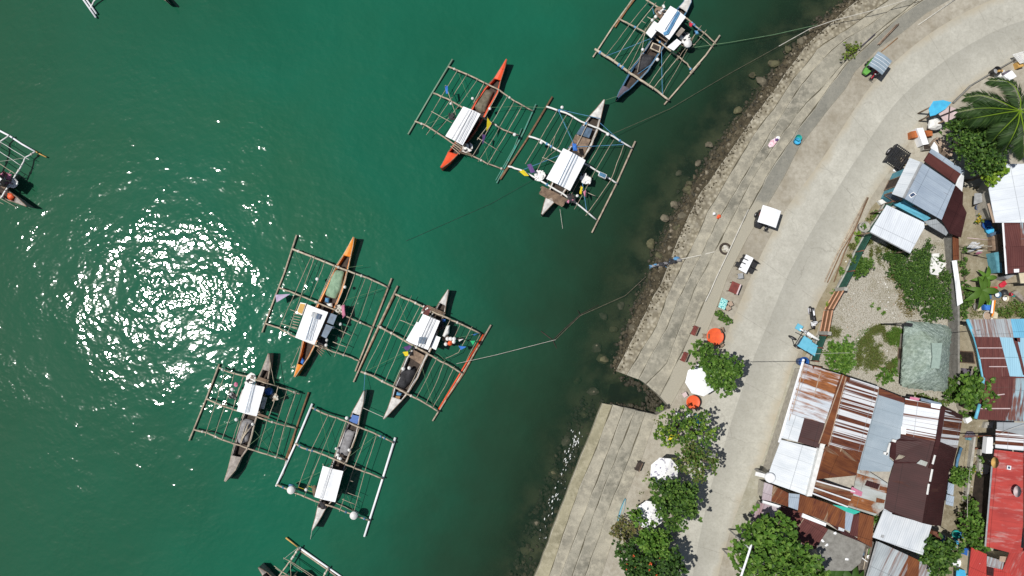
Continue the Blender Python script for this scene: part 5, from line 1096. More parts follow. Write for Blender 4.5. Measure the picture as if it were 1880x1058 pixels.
h.walls(z8, [(1225, 880), (1700, 880), (1700, 1150), (1225, 1150)], 2.0, 'cream', .3); h.roof(z8, [(1452, 778), (1700, 860), (1700, 1150), (1362, 1010)], [2.9, 2.7, 2.3, 2.4], 'red', (0, 1)); h.roof(z8, [(1225, 880), (1375, 925), (1362, 1000), (1222, 970)], 2.3, 'streak_grey', (0, 1)); h.roof(z8, [(1222, 965), (1700, 1015), (1700, 1160), (1222, 1160)], [2.3, 2.3, 2.1, 2.1], 'red_flaked', (0, 1), lift=-.03); h.strip(z8, [(1225, 975), (1285, 990), (1280, 1060), (1225, 1050)], 2.4, 'maroon', 'patch_sheet', .03); h.strip(z8, [(1340, 880), (1402, 885), (1385, 935), (1332, 925)], 2.4, 'tan', 'patch_sheet', .03)
# ---- upper right white roof, brown roof
h = House('white_roof_house', 'house with a wide speckled white sheet roof beside the lime green shrub', 'house', (1850, 350))
wr = [(1125, -60), (1260, -260), (1550, -260), (1550, 215), (1176, 216)]; h.walls(z3, wr, 2.9, 'wall_plain', .5); h.roof(z3, wr, [3.1, 3.2, 3.4, 3.4, 3.1], 'white_dirty', (0, 4)); h.batten(z3, (1122, 60), (1168, 216), 3.0, 3.0, .09, 'tan', 'fascia')
h = House('brown_roof_house', 'house with plain brown corrugated roof and pale gutter at the right edge above the basins', 'house', (1865, 455))
h.walls(z3, [(1245, 195), (1560, 170), (1560, 610), (1270, 625)], 2.7, 'wood_dark', .9); h.roof(z3, [(1240, 192), (1380, 172), (1385, 405), (1255, 415)], [2.9, 3.0, 3.1, 3.0], 'maroon_light', (0, 1)); h.roof(z3, [(1255, 415), (1560, 395), (1560, 605), (1268, 630)], [3.0, 3.2, 3.0, 2.8], 'maroon_light', (0, 1)); h.roof(z3, [(1380, 150), (1560, 140), (1560, 395), (1385, 405)], [3.1, 3.2, 3.3, 3.1], 'streak_blue', (0, 1), lift=.04); h.batten(z3, (1238, 190), (1268, 632), 2.95, 2.85, .07, 'tarp_white', 'gutter'); h.strip(z3, [(1330, 592), (1372, 590), (1372, 618), (1332, 620)], 2.98, 'tarp_white', 'patch_sheet', .03); h.roof(z3, [(1262, 175), (1370, 160), (1374, 182), (1265, 198)], 3.08, 'patched_tan', (0, 1), 'ridge_cap', .03)  # walls coloured dark to stand in for the shaded gap beside the gutter
h = House('cream_shed', 'small cream roofed shed at the right edge below the brown roof', 'shed', (1872, 508)); h.walls(z3, [(1372, 625), (1560, 600), (1560, 705), (1385, 708)], 2.2, 'cream', .2); h.roof(z3, [(1370, 622), (1560, 600), (1560, 700), (1385, 708)], 2.4, 'cream')
# ================================================================= yards, plants and trees
def gsheet(name, pts, m, z=.004): return sheet(name, pts, GZ + z, m)
gv = NT('yard_gravel'); p = gv.pos(); v_ = gv.n('ShaderNodeTexVoronoi'); v_.inputs['Scale'].default_value = 9.0; gv.l(p, v_.inputs['Vector'])
c = gv.ramp(v_.outputs['Distance'], [(.05, (.42, .40, .35)), (.5, (.36, .34, .285)), (.75, (.27, .25, .20))]); n_ = gv.noise(p, .5, 6, .7); c = gv.mix(gv.ramp(n_, [(.50, 0), (.68, .65)]), c, (.17, .15, .085)); c = gv.mix(gv.ramp(gv.noise(p, 12, 3), [(.62, 0), (.7, .6)]), c, (.62, .61, .57)); gv.bsdf(c, .95, gv.bump(v_.outputs['Distance'], .8, .05), 0, .1)
gsheet('yard', [(1566, 467), (1600, 425), (1690, 440), (1752, 440), (1755, 745), (1660, 738), (1550, 694), (1492, 660), (1510, 612), (1537, 531)], gv.m)
dirt = seawall_mat('packed_dirt', (.27, .235, .165), (.17, .145, .095), (.34, .31, .235))
gsheet('backyard', [(1766, 345), (1816, 340), (1830, 410), (1850, 505), (1900, 520), (1900, 585), (1780, 585), (1756, 590), (1752, 440), (1768, 400)], dirt, .006)
gsheet('alley', [(1766, 765), (1830, 760), (1826, 850), (1808, 1005), (1780, 1060), (1690, 1060), (1728, 966), (1750, 838)], dirt, .006)
gsheet('passage', [(1754, 585), (1792, 585), (1806, 690), (1795, 770), (1765, 768), (1755, 745)], seawall_mat('passage_concrete', (.24, .225, .18), (.13, .12, .095), (.31, .29, .24)), .008)
gsheet('pavement', [(1456, 669), (1479, 664), (1442, 790), (1409, 884), (1384, 955), (1364, 995), (1341, 974), (1366, 905), (1382, 863), (1400, 850), (1420, 783)], seawall_mat('apron_concrete', (.36, .345, .275), (.28, .265, .205), (.40, .39, .33)), .012)
gsheet('verge', [(1600, 380), (1612, 368), (1622, 378), (1610, 398), (1588, 428), (1567, 466), (1550, 503), (1535, 531), (1512, 572), (1490, 640), (1470, 662), (1478, 632), (1502, 556), (1533, 500), (1560, 452), (1582, 415)], seawall_mat('verge_soil', (.27, .235, .155), (.165, .14, .085), (.34, .31, .23)), .012)

LEAF = dict(
    green=leafmat('leaf_green', (.075, .155, .022), (.035, .085, .014), (.15, .25, .05)), bright=leafmat('leaf_bright', (.092, .20, .025), (.04, .105, .014), (.18, .30, .052)),
    dark=leafmat('leaf_dark', (.042, .10, .018), (.018, .046, .012), (.085, .16, .034)), lime=leafmat('leaf_lime', (.18, .30, .02), (.10, .19, .016), (.28, .38, .05)),
    olive=leafmat('leaf_olive', (.125, .15, .035), (.065, .08, .024), (.21, .22, .075)), palm=leafmat('leaf_palm', (.028, .064, .015), (.012, .032, .008), (.06, .11, .028)), dry=leafmat('leaf_dry', (.20, .16, .07), (.11, .09, .04), (.28, .24, .11)), yellow=leafmat('leaf_yellow', (.55, .42, .02), (.4, .28, .02), (.62, .5, .08)))
def leaf(mb, c, d, L, w, mi=0):
    """one folded leaf blade"""
    d = d.normalized(); s = d.cross(Vector((R.uniform(-.5, .5), R.uniform(-.5, .5), 1)));
    if s.length < 1e-3: s = Vector((1, 0, 0))
    s.normalize(); up = s.cross(d)
    a = c; b = c + d * L; m = c + d * (L * .5) - up * (L * .04)
    mb.add([a, m + s * w + up * (w * .3), b - up * (L * .12), m - s * w + up * (w * .3)], [(0, 1, 2, 3)], mi=mi)
def scale_at(z): return (CAM_H - z) / F_PX
def plant(name, label, cat, blobs, zc, hz, m, leafL=.30, dens=1.0, trunk=None, group=None, m2=None, frac2=.0, root_z=GZ, shell=.55, tr=.11, lw=.42):
    """blobs: (px, py, radius px) ellipsoids of foliage at height zc above the ground, hz half height"""
    c0 = trunk or (sum(b[0] for b in blobs) / len(blobs), sum(b[1] for b in blobs) / len(blobs))
    if trunk is None and zc > 1.2: c0 = (c0[0] - zc / 60 * (c0[0] - 940), c0[1] - zc / 60 * (c0[1] - 600))
    base = W(c0[0], c0[1], root_z); base.z = root_z
    root = thing(name, label, cat, base, group)
    mb = MB(); limbs = MB(); tops = []
    for (x, y, r) in blobs:
        cz = root_z + zc + R.uniform(-.15, .15) * hz; C_ = W(x, y, cz); rad = r * scale_at(cz)
        tops.append((C_, rad))
        ph1, ph2, ph3 = R.uniform(0, 6.28), R.uniform(0, 6.28), R.uniform(0, 6.28)
        ncl = max(3, int(dens * .80 * 9 * rad * rad / (leafL * leafL * 1.6)))
        for i in range(ncl):
            th_ = R.uniform(0, 2 * math.pi); cphi = R.uniform(-.55, 1); sphi = math.sqrt(1 - cphi * cphi)
            k = (shell + (1 - shell) * R.random()) if R.random() < .8 else R.random()
            k *= R.uniform(.80, 1.10) * (1 + .20 * math.sin(3 * th_ + ph1) + .14 * math.sin(5 * th_ + ph2)) * (1.0 if R.random() < .93 else 1.22)
            if math.sin(7 * th_ + ph3) * math.sin(4 * cphi + ph2 + k * 3) > .72: continue
            q = C_ + Vector((rad * k * sphi * math.cos(th_), rad * k * sphi * math.sin(th_), hz * k * cphi))
            out = (q - C_); out.z = out.z * .6 + .25 * rad
            for j in range(R.randint(4, 7)):
                d = out.normalized() * .6 + Vector((R.gauss(0, .6), R.gauss(0, .6), R.gauss(0, .35)))
                L = leafL * R.uniform(.65, 1.25)
                leaf(mb, q + Vector((R.gauss(0, .3), R.gauss(0, .3), R.gauss(0, .2))) * leafL, d, L, L * lw * R.uniform(.8, 1.2), 1 if (m2 and R.random() < frac2) else 0)
    mats = [LEAF[m]] + ([LEAF[m2] if m2 in LEAF else MT[m2]] if m2 else [])
    mb.build('crown' if zc > 1.2 else 'foliage', mats, root)
    if zc > .9:
        top = sum((t_[0] for t_ in tops), Vector((0, 0, 0))) / len(tops); fork = base.lerp(Vector((top.x, top.y, root_z + zc)), .45)
        limbs.tube([base - Vector((0, 0, .05)), base.lerp(fork, .5) + Vector((R.uniform(-.1, .1), R.uniform(-.1, .1), 0)), fork], tr * 1.25, 8, tr)
        for C_, rad in tops:
            for k in range(3):
                e = C_ + Vector((R.uniform(-.6, .6) * rad, R.uniform(-.6, .6) * rad, R.uniform(-.2, .5) * hz)); md = fork.lerp(e, .5) + Vector((0, 0, -.1))
                limbs.tube([fork - Vector((0, 0, .06)), md, e], tr * .55, 5, tr * .12)
    else:
        for C_, rad in tops:
            for k in range(3): limbs.tube([base - Vector((0, 0, .03)), C_ + Vector((R.uniform(-.5, .5) * rad, R.uniform(-.5, .5) * rad, 0))], .03, 5, .012)
    limbs.build('trunk' if zc > .9 else 'stems', MT['trunk'], root)
    return root
T = plant
T('tree', 'leafy roadside tree with crown spread over the white umbrella', 'tree', [(1300, 655, 24), (1330, 685, 30), (1308, 690, 18), (1350, 675, 18), (1285, 640, 14), (1322, 700, 20), (1272, 672, 6), (1310, 668, 25)], 3.2, 1.0, 'green', .26, .8, m2='bright', frac2=.35)
T('tree', 'thin open crowned tree just below the small red table', 'tree', [(1225, 775, 20), (1255, 765, 20), (1285, 770, 18), (1300, 795, 16), (1262, 790, 22), (1230, 800, 18), (1215, 800, 12), (1290, 808, 14)], 3.4, .9, 'green', .24, .52, m2='lime', frac2=.22)
T('tree', 'sparse small leaved tree on the right of the upper patterned parasol', 'tree', [(1270, 835, 20), (1296, 845, 20), (1250, 850, 18), (1282, 870, 18), (1262, 822, 16), (1310, 850, 10)], 3.2, .9, 'olive', .20, .62, m2='green', frac2=.5)
T('tree', 'dense dark green tree between the two patterned parasols and the road', 'tree', [(1215, 900, 22), (1245, 905, 28), (1258, 930, 26), (1230, 935, 26), (1240, 958, 18), (1212, 925, 16), (1262, 905, 16)], 3.4, 1.1, 'green', .26, 1.0, m2='dark', frac2=.4)
T('tree', 'bright fresh green round tree below the lower patterned parasol', 'tree', [(1190, 985, 20), (1210, 990, 22), (1198, 1005, 20), (1215, 1008, 14), (1175, 990, 12), (1170, 950, 12), (1160, 940, 8)], 3.0, 1.0, 'bright', .24, 1.1)
T('tree', 'dark tree with orange red blossoms at the bottom edge beside the steps', 'tree', [(1165, 1030, 30), (1200, 1040, 32), (1235, 1030, 22), (1150, 1010, 18), (1180, 1060, 30), (1230, 1060, 24)], 3.2, 1.0, 'dark', .26, .95, m2='orange_plastic', frac2=.015)
T('shrub', 'dry twiggy shrub on the top step beside the blue canoe', 'shrub', [(1135, 975, 16), (1150, 985, 14), (1145, 960, 12), (1165, 970, 14)], .7, .4, 'olive', .16, .6, m2='dry', frac2=.5)
T('tree', 'largest tree with broad bright leaves at the road edge below the maroon lean-to', 'tree', [(1375, 985, 22), (1365, 1020, 24), (1400, 970, 24), (1435, 985, 30), (1410, 1010, 34), (1450, 1020, 34), (1480, 1025, 22), (1400, 1045, 34), (1440, 1055, 36), (1365, 1050, 20), (1480, 1055, 26), (1435, 960, 14), (1352, 1000, 10), (1500, 1050, 14)], 4.2, 1.2, 'bright', .34, .85, m2='green', frac2=.4, tr=.2, lw=.5)
T('bush', 'round green bush inside the fence above the rust striped roof', 'bush', [(1530, 645, 16), (1550, 640, 18), (1545, 660, 20), (1530, 665, 14), (1555, 665, 14), (1548, 675, 10)], 1.1, .8, 'bright', .20, 1.1, m2='green', frac2=.3)
T('bush', 'small round bush leaning on the green net fence', 'bush', [(1575, 482, 12), (1582, 495, 14), (1588, 484, 12), (1572, 496, 10)], .8, .7, 'green', .18, 1.1)
T('vine_thicket', 'wide low thicket of dark vines covering the yard above the thatched hut', 'thicket', [(1648, 475, 22), (1675, 500, 30), (1700, 520, 34), (1725, 545, 32), (1735, 510, 20), (1690, 470, 22), (1710, 570, 26), (1680, 545, 26), (1650, 500, 20), (1740, 575, 18), (1660, 520, 18), (1705, 450, 10), (1630, 470, 10), (1700, 492, 24), (1720, 480, 16)], .5, .42, 'dark', .115, .62, m2='green', frac2=.4, shell=.25)
T('tree', 'large dark green tree between the blue-grey house and the palm', 'tree', [(1760, 240, 24), (1790, 235, 30), (1820, 245, 28), (1775, 270, 26), (1805, 275, 30), (1830, 270, 18), (1790, 295, 24), (1815, 300, 22), (1745, 232, 10), (1825, 225, 14)], 4.2, 1.3, 'dark', .20, 1.2, m2='green', frac2=.45, tr=.16)
T('shrub', 'lime green large leaved shrub in front of the white sheet roof', 'shrub', [(1812, 315, 12), (1830, 310, 13), (1822, 328, 12), (1838, 318, 9), (1832, 300, 10), (1805, 325, 8)], 3.4, .5, 'lime', .26, 1.0, lw=.5)
T('tree', 'glossy green tree touching the west eave of the rust streaked roof', 'tree', [(1775, 705, 20), (1800, 710, 22), (1790, 730, 22), (1768, 728, 14), (1812, 722, 12), (1785, 698, 12)], 2.9, .8, 'green', .30, .9, m2='bright', frac2=.35, lw=.5)
T('bush', 'smaller bush between the hut corner and the glossy tree', 'bush', [(1748, 705, 14), (1755, 722, 14), (1742, 730, 12), (1757, 700, 10)], 1.0, .7, 'green', .24, .8)
T('tree', 'broad leaved tree beside the white shed roof at the bottom', 'tree', [(1710, 1010, 22), (1735, 1020, 22), (1720, 1035, 22), (1745, 1005, 16), (1700, 1030, 14), (1725, 1045, 16), (1705, 995, 14)], 2.6, .9, 'green', .28, 1.0, m2='dark', frac2=.4, lw=.5)
T('tree', 'tall narrow shrubby tree in the alley beside the red roof', 'tree', [(1778, 945, 16), (1785, 970, 18), (1780, 925, 12), (1795, 985, 16), (1800, 960, 12), (1775, 985, 14), (1803, 1000, 10), (1790, 1000, 14)], 2.0, .9, 'green', .24, .9, m2='bright', frac2=.4)
T('bush', 'green bush in the alley beside the maroon roof', 'bush', [(1755, 870, 12), (1765, 880, 14), (1750, 882, 10), (1770, 866, 8)], .9, .6, 'green', .22, 1.0, m2='bright', frac2=.4)
T('shrub', 'small plant squeezed between the rust lean-to and the white shed roof', 'shrub', [(1612, 958, 9), (1610, 970, 10), (1618, 975, 8)], 1.6, .5, 'bright', .24, .9, lw=.5)
T('shrub', 'green and red weed clump on the seawall above the upper tricycle', 'shrub', [(1557, 88, 8), (1568, 93, 8), (1562, 102, 8), (1572, 86, 6), (1555, 82, 4), (1550, 105, 5)], .2, .3, 'olive', .16, .7, m2='lime', frac2=.3, root_z=1.3)
T('shrub', 'little dark green plant on the kerb above the big red table', 'shrub', [(1322, 579, 7), (1330, 585, 7), (1337, 589, 6)], .35, .3, 'green', .18, 1.1)
T('shrub', 'potted garden plants with yellow flowers behind the blue basins', 'shrub', [(1803, 398, 8), (1796, 403, 6), (1812, 392, 7)], .5, .35, 'green', .18, .9, m2='yellow', frac2=.35)
T('bush', 'wild greenery along the boundary wall below the sheet strip', 'bush', [(1768, 480, 8), (1770, 500, 9), (1772, 555, 12), (1765, 575, 12), (1772, 525, 8), (1780, 540, 10), (1768, 460, 6)], .4, .4, 'green', .18, .8, m2='dark', frac2=.4, shell=.3)
T('bush', 'weedy green patch at the right edge above the bright blue roof', 'bush', [(1850, 575, 14), (1870, 565, 14), (1835, 572, 10), (1880, 580, 12)], .25, .3, 'olive', .16, .6, m2='green', frac2=.5, shell=.2)
T('bush', 'low weeds under the lower eave of the thatched hut', 'bush', [(1700, 732, 8), (1715, 738, 8), (1730, 742, 8), (1685, 728, 6), (1742, 738, 8)], .3, .3, 'olive', .16, .7, m2='green', frac2=.5, shell=.2)
T('bush', 'leafy weeds between the grass patch and the striped roof', 'bush', [(1615, 690, 8), (1628, 695, 10), (1640, 685, 8), (1622, 680, 6)], .3, .3, 'green', .2, .8, m2='bright', frac2=.4, shell=.2)
T('bush', 'thin shrub with pale flowers hanging over the hut side of the passage', 'bush', [(1762, 655, 6), (1775, 658, 7), (1788, 656, 6)], .5, .3, 'bright', .2, .7)
T('bush', 'strip of greenery in front of the maroon wing and streaked roof', 'bush', [(1770, 760, 8), (1785, 762, 8), (1795, 758, 6)], .4, .3, 'green', .18, .8, shell=.2)
T('bush', 'green growth along the fence in the alley', 'bush', [(1803, 820, 6), (1800, 840, 7), (1797, 870, 7), (1806, 806, 5), (1785, 862, 7)], .5, .35, 'green', .18, .8, m2='yellow', frac2=.04)
for i, (x, y, r) in enumerate(((1606, 392, 7), (1600, 402, 6), (1596, 412, 5), (1572, 440, 6), (1565, 452, 7), (1575, 430, 5), (1545, 498, 6), (1560, 470, 5), (1520, 560, 5), (1530, 535, 4))):
    T('weed', 'small weed tuft growing on the verge along the green net fence', 'weed', [(x, y, r), (x + 3, y + 4, r * .7)], .15, .18, ('bright', 'olive', 'lime')[i % 3], .14, .8, group='weeds along the fence', shell=.2)
for i, (x, y) in enumerate(((1612, 566), (1622, 575), (1690, 470), (1600, 560))): T('weed', 'single green weed sprouting from the pale gravel', 'weed', [(x, y, 4)], .12, .14, 'bright', .14, .8, group='weeds in the gravel', shell=.2)
for i, (x, y) in enumerate(((1190, 870), (1185, 880), (1195, 895), (1215, 750), (1180, 905), (1140, 1000), (1205, 775), (1172, 930))): T('weed', 'sparse weed growing from the cracked top of the seawall by the parasols', 'weed', [(x, y, 5)], .12, .14, ('olive', 'lime')[i % 2], .12, .5, group='weeds on the seawall', shell=.2, root_z=GZ - .15)
# banana plants
def banana(label, px, py, n, L, zc, m='green'):
    base = W(px, py, GZ); root = thing('banana_plant', label, 'banana plant', base); st = MB().tube([base, base + Vector((.05, .05, zc))], .12, 8, .08); st.build('stem', MT['flag_green'] if 0 else MT['trunk'], root)
    for i in range(n):
        a = 2 * math.pi * i / n + R.uniform(-.3, .3); LL = L * R.uniform(.75, 1.1); mb = MB(); vs = []
        for k in range(9):
            t_ = k / 8; d = Vector((math.cos(a), math.sin(a), 0)); s = Vector((-d.y, d.x, 0)); z = zc + .7 * LL * t_ - .95 * LL * t_ * t_; w = .02 + .26 * LL * .6 * math.sin(math.pi * min(1, .12 + .88 * t_)) ; q = base + d * (LL * t_) + Vector((0, 0, z))
            vs += [q + s * w - Vector((0, 0, w * .3)), q, q - s * w - Vector((0, 0, w * .3))]
        mb.add(vs, [f for k in range(8) for f in ((3 * k, 3 * k + 1, 3 * k + 4, 3 * k + 3), (3 * k + 1, 3 * k + 2, 3 * k + 5, 3 * k + 4))], smooth=True); mb.build('leaf', LEAF[m], root)
banana('dark banana plant with long drooping leaves below the flat grey roof', 1512, 1052, 9, 1.9, 1.6, 'dark'); banana('second banana plant right of the dark one at the bottom edge', 1550, 1058, 8, 1.7, 1.5, 'dark'); banana('banana plant with one broad bright leaf by the clothes yard', 1780, 535, 7, 1.5, 1.6, 'green'); banana('young banana plant with upright leaf beside the laundry ground', 1796, 512, 6, 1.0, 1.0, 'bright')
# coconut palm
def palm(label, c, zt, fronds):
    b0 = W(c[0] - zt / 60 * (c[0] - 940), c[1] - zt / 60 * (c[1] - 600), GZ); b0.z = GZ; top = W(c[0], c[1], GZ + zt); root = thing('palm_tree', label, 'palm', b0)
    MB().tube([b0, b0.lerp(top, .5) + Vector((.2, .1, 0)), top], .2, 10, .13).build('trunk', MT['trunk'], root)
    for pts in fronds:
        n = len(pts); P = []
        raw = [top] + [W(x, y, GZ + zt + .7 * math.sin(math.pi * .75 * (i + 1) / n) - 1.5 * ((i + 1) / n) ** 2) for i, (x, y) in enumerate(pts)]
        for a, b_ in zip(raw, raw[1:]):
            for k in range(8): P.append(a.lerp(b_, k / 8))
        P.append(raw[-1])
        for _ in range(4): P = [P[0]] + [(P[i - 1] + 2 * P[i] + P[i + 1]) / 4 for i in range(1, len(P) - 1)] + [P[-1]]
        MB().tube(P, .05, 5, .012).build('frond_stalk', LEAF['lime'], root); mb = MB(); N = len(P)
        for i in range(2, N):
            for h_ in range(5):
                j = i - h_ / 5; q = P[int(j)].lerp(P[min(N - 1, int(j) + 1)], j - int(j)); d = (P[i] - P[i - 1]).normalized(); s = d.cross(Vector((0, 0, 1))).normalized(); L = 1.05 * math.sin(math.pi * (.15 + .8 * i / N)) ** .6
                for sg in (-1, 1):
                    dd = (s * sg * .8 + d * .55 + Vector((0, 0, R.uniform(-.95, -.3)))).normalized(); w_ = .05; e = q + dd * L * R.uniform(.85, 1.1) - Vector((0, 0, .12)); m_ = q + dd * L * .5; pr = d * w_
                    mb.add([q, m_ + pr, e, m_ - pr], [(0, 1, 2, 3)])
        mb.build('frond', LEAF['palm'], root)
Z8 = zoom(1720, 80, 5.875)
palm('coconut palm with long arching fronds at the right edge above the dark tree', Z8((900, 725)), 6.5, [[Z8(q) for q in f] for f in ([(905, 600), (850, 470), (760, 405), (570, 395)], [(780, 670), (650, 605), (480, 555), (310, 580)], [(760, 708), (600, 695), (420, 700), (225, 740)], [(740, 745), (560, 778), (440, 798), (340, 820)], [(850, 790), (760, 880), (680, 960), (600, 1055)], [(880, 860), (840, 960), (790, 1060), (740, 1140)], [(1000, 680), (1120, 640), (1240, 620), (1330, 640)], [(1000, 780), (1120, 860), (1220, 960), (1290, 1060)], [(930, 870), (950, 1000), (940, 1120), (930, 1230)])])
# grass that nobody could count
def grass(name, poly, n, m, L=.14):
    mb = MB(); xs_ = [q[0] for q in poly]; ys_ = [q[1] for q in poly]; k = 0
    while k < n:
        x = R.uniform(min(xs_), max(xs_)); y = R.uniform(min(ys_), max(ys_))
        if not inside(poly, x, y): continue
        if noise.noise(Vector((x * .05, y * .05, 1.3))) + .5 * noise.noise(Vector((x * .16, y * .16, 4.1))) < R.uniform(-.28, .30): continue
        q = W(x, y, GZ)
        for j in range(3): leaf(mb, q + Vector((R.gauss(0, .06), R.gauss(0, .06), 0)), Vector((R.gauss(0, .6), R.gauss(0, .6), .8)), L * R.uniform(.6, 1.4), .022)
        k += 1
    tag(mb.build(name, LEAF[m]), kind='stuff')
grass('grass', [(1600, 600), (1640, 590), (1656, 615), (1656, 690), (1635, 690), (1600, 690), (1570, 680), (1575, 630)], 4200, 'olive'); grass('grass', [(1625, 600), (1656, 605), (1656, 680), (1640, 670)], 2200, 'bright'); grass('grass', [(1570, 610), (1640, 590), (1655, 640), (1640, 690), (1560, 680)], 800, 'green'); grass('grass', [(1518, 590), (1545, 600), (1540, 625), (1512, 622)], 450, 'olive'); grass('grass', [(1605, 450), (1650, 440), (1660, 500), (1640, 520), (1610, 480)], 1100, 'olive'); grass('grass', [(1585, 455), (1600, 440), (1600, 470), (1585, 480)], 200, 'olive'); grass('grass', [(1620, 500), (1650, 500), (1690, 580), (1665, 585), (1630, 540)], 500, 'dry'); grass('grass', [(1780, 560), (1880, 545), (1880, 582), (1780, 582)], 500, 'olive'); grass('grass', [(1770, 900), (1808, 870), (1800, 1000), (1745, 980), (1760, 930)], 500, 'olive')
# ================================================================= vehicles, furniture and household things
def put(mb, loc, rz, sc=(1, 1, 1)):
    m = Matrix.Rotation(rz, 3, 'Z') @ Matrix.Diagonal(sc); mb.v = [m @ v + Vector(loc) for v in mb.v]; return mb
def ang(a, b, z=GZ):
    A, B = W(a[0], a[1], z), W(b[0], b[1], z); return math.atan2(B.y - A.y, B.x - A.x)
def ringpts(c, r, axis='x', n=18):
    return [Vector(c) + (Vector((0, r * math.cos(2 * math.pi * k / n), r * math.sin(2 * math.pi * k / n))) if axis == 'x' else Vector((r * math.cos(2 * math.pi * k / n), r * math.sin(2 * math.pi * k / n), 0))) for k in range(n + 1)]
class Local:
    def __init__(s, name, label, cat, px, py, rz, z=GZ, group=None):
        s.o = W(px, py, z); s.rz = rz; s.sc = (1, 1, 1); s.root = thing(name, label, cat, s.o, group)
    def part(s, mb, name, m, parent=None): return put(mb, s.o, s.rz, s.sc).build(name, MT[m] if isinstance(m, str) else m, parent or s.root)
def wheel(L, c, r, w=.06):
    t_ = L.part(MB().tube(ringpts(c, r - w * .6), w, 8), 'wheel', 'black_rubber')
    hub = MB().tube([Vector(c) + Vector((-.05, 0, 0)), Vector(c) + Vector((.05, 0, 0))], .06, 8)
    for k in range(4): a = math.pi * k / 4; d = Vector((0, math.cos(a), math.sin(a))) * (r - w); hub.tube([Vector(c) - d, Vector(c) + d], .012, 4)
    L.part(hub, 'rim', 'chrome', t_)
def motorcycle(L, x, body, seat, scale=1.0):
    wheel(L, (x, .66, .29), .29); wheel(L, (x, -.62, .29), .29)
    b = MB(); b.tube([(x, .42, .62), (x, .25, .78), (x, .0, .80), (x, -.12, .70)], .15, 10, .12); b.box((x, -.05, .42), (.24, .5, .3)); L.part(b, 'body', body)
    L.part(MB().tube([(x, -.08, .78), (x, -.35, .77), (x, -.78, .84)], .13, 10, .09), 'seat', seat)
    f = MB().tube([(x - .07, .68, .29), (x - .07, .42, .98)], .025, 6); f.tube([(x + .07, .68, .29), (x + .07, .42, .98)], .025, 6); f.tube([(x - .36, .30, 1.0), (x - .2, .40, 1.02), (x + .2, .40, 1.02), (x + .36, .30, 1.0)], .022, 6); L.part(f, 'handlebar', 'black_paint')
    L.part(MB().tube([(x, .95, .50), (x, .75, .62), (x, .5, .55)], .07, 8), 'fender', body); L.part(MB().blob((x, .52, .88), .11, 1, .02, R, (1, .8, 1), 0, True), 'headlight', 'chrome')
    for sx in (-.3, .3): L.part(MB().tube([(x + sx, .34, 1.0), (x + sx * 1.2, .3, 1.14)], .012, 4).blob((x + sx * 1.25, .3, 1.16), .06, 1, .02, R, (1, .4, .7)), 'mirror', 'black_paint')
def tricycle(label, px, py, rz, roofm, side, bike, ribs, sc):
    L = Local('tricycle', label, 'tricycle', px, py, rz); L.sc = sc; rc = W(px, py, GZ + 1.86 * sc[2]); of = Matrix.Rotation(rz, 3, 'Z') @ Vector((.065 * sc[0], -.17 * sc[1], 0)); L.o = Vector((rc.x - of.x, rc.y - of.y, GZ)); L.root.location = L.o; motorcycle(L, -.48, bike, 'black_paint'); wheel(L, (1.02, -.35, .27), .27)
    c = MB(); c.prism([(.12, -.75), (.95, -.75), (.95, .45), (.82, .95), (.25, .95), (.12, .45)], .28, .40); L.part(c, 'sidecar_floor', 'black_paint')
    c = MB(); c.prism([(.90, -.75), (.95, -.75), (.95, .45), (.90, .45)], .40, .95); c.prism([(.12, -.80), (.95, -.80), (.95, -.74), (.12, -.74)], .40, 1.2); c.prism([(.12, .45), (.95, .45), (.80, 1.0), (.27, 1.0)], .38, [.85, .85, .62, .62]); L.part(c, 'sidecar', side)
    L.part(MB().box((.52, -.45, .6), (.74, .42, .14)), 'seat', 'red_paint')
    for x, y in ((-.75, -.85), (.95, -.80), (.95, .50), (-.70, .45)): L.part(MB().tube([(x, y, .5), (x, y, 1.78)], .022, 6), 'roof_post', 'chrome')
    rf = MB(); x0, x1, y0, y1 = -.95, 1.08, -1.12, .78; vs = []; n = 10
    for i in range(n + 1):
        t_ = i / n; z = 1.80 + .10 * math.sin(math.pi * t_); vs += [(x0 + (x1 - x0) * t_, y0, z), (x0 + (x1 - x0) * t_, y1, z), (x0 + (x1 - x0) * t_, y0, z - .06), (x0 + (x1 - x0) * t_, y1, z - .06)]
    fs = [(0, 1, 3, 2), (4 * n + 1, 4 * n, 4 * n + 2, 4 * n + 3)]
    for i in range(n): a, b_ = 4 * i, 4 * i + 4; fs += [(a, b_, b_ + 1, a + 1), (a + 2, a + 3, b_ + 3, b_ + 2), (a, a + 2, b_ + 2, b_), (a + 1, b_ + 1, b_ + 3, a + 3)]
    rf.add(vs, fs); ro = L.part(rf, 'roof', roofm)
    for k in range(ribs): y = y0 + (y1 - y0) * (k + 1) / (ribs + 1); L.part(MB().tube([(x0 + (x1 - x0) * i / n, y, 1.815 + .10 * math.sin(math.pi * i / n)) for i in range(n + 1)], .02, 5), 'roof_rib', 'tarp_white', ro)
    L.part(MB().tube([(-.75, 1.05, .35), (-.25, 1.05, .35), (-.25, 1.05, .6), (-.75, 1.05, .6), (-.75, 1.05, .35)], .02, 5), 'bumper', 'black_paint'); return L
a_ = ang((1612, 117), (1594, 142)) - math.pi / 2
tricycle('tricycle with grey ribbed roof, green sidecar nose and red motorcycle on the upper road', 1616.6, 115.6, a_, mat('roof_grey_blue', (.27, .34, .40), (.20, .26, .31), 2, .5), 'green_paint', 'flag_red', 4, (.68, .74, .86))
a_ = ang((1418, 385), (1409, 413)) - math.pi / 2
tricycle('tricycle with plain white square roof parked on the seawall promenade', 1413, 397.5, a_, 'tarp_white', 'black_paint', 'black_paint', 0, (.76, .76, .88))
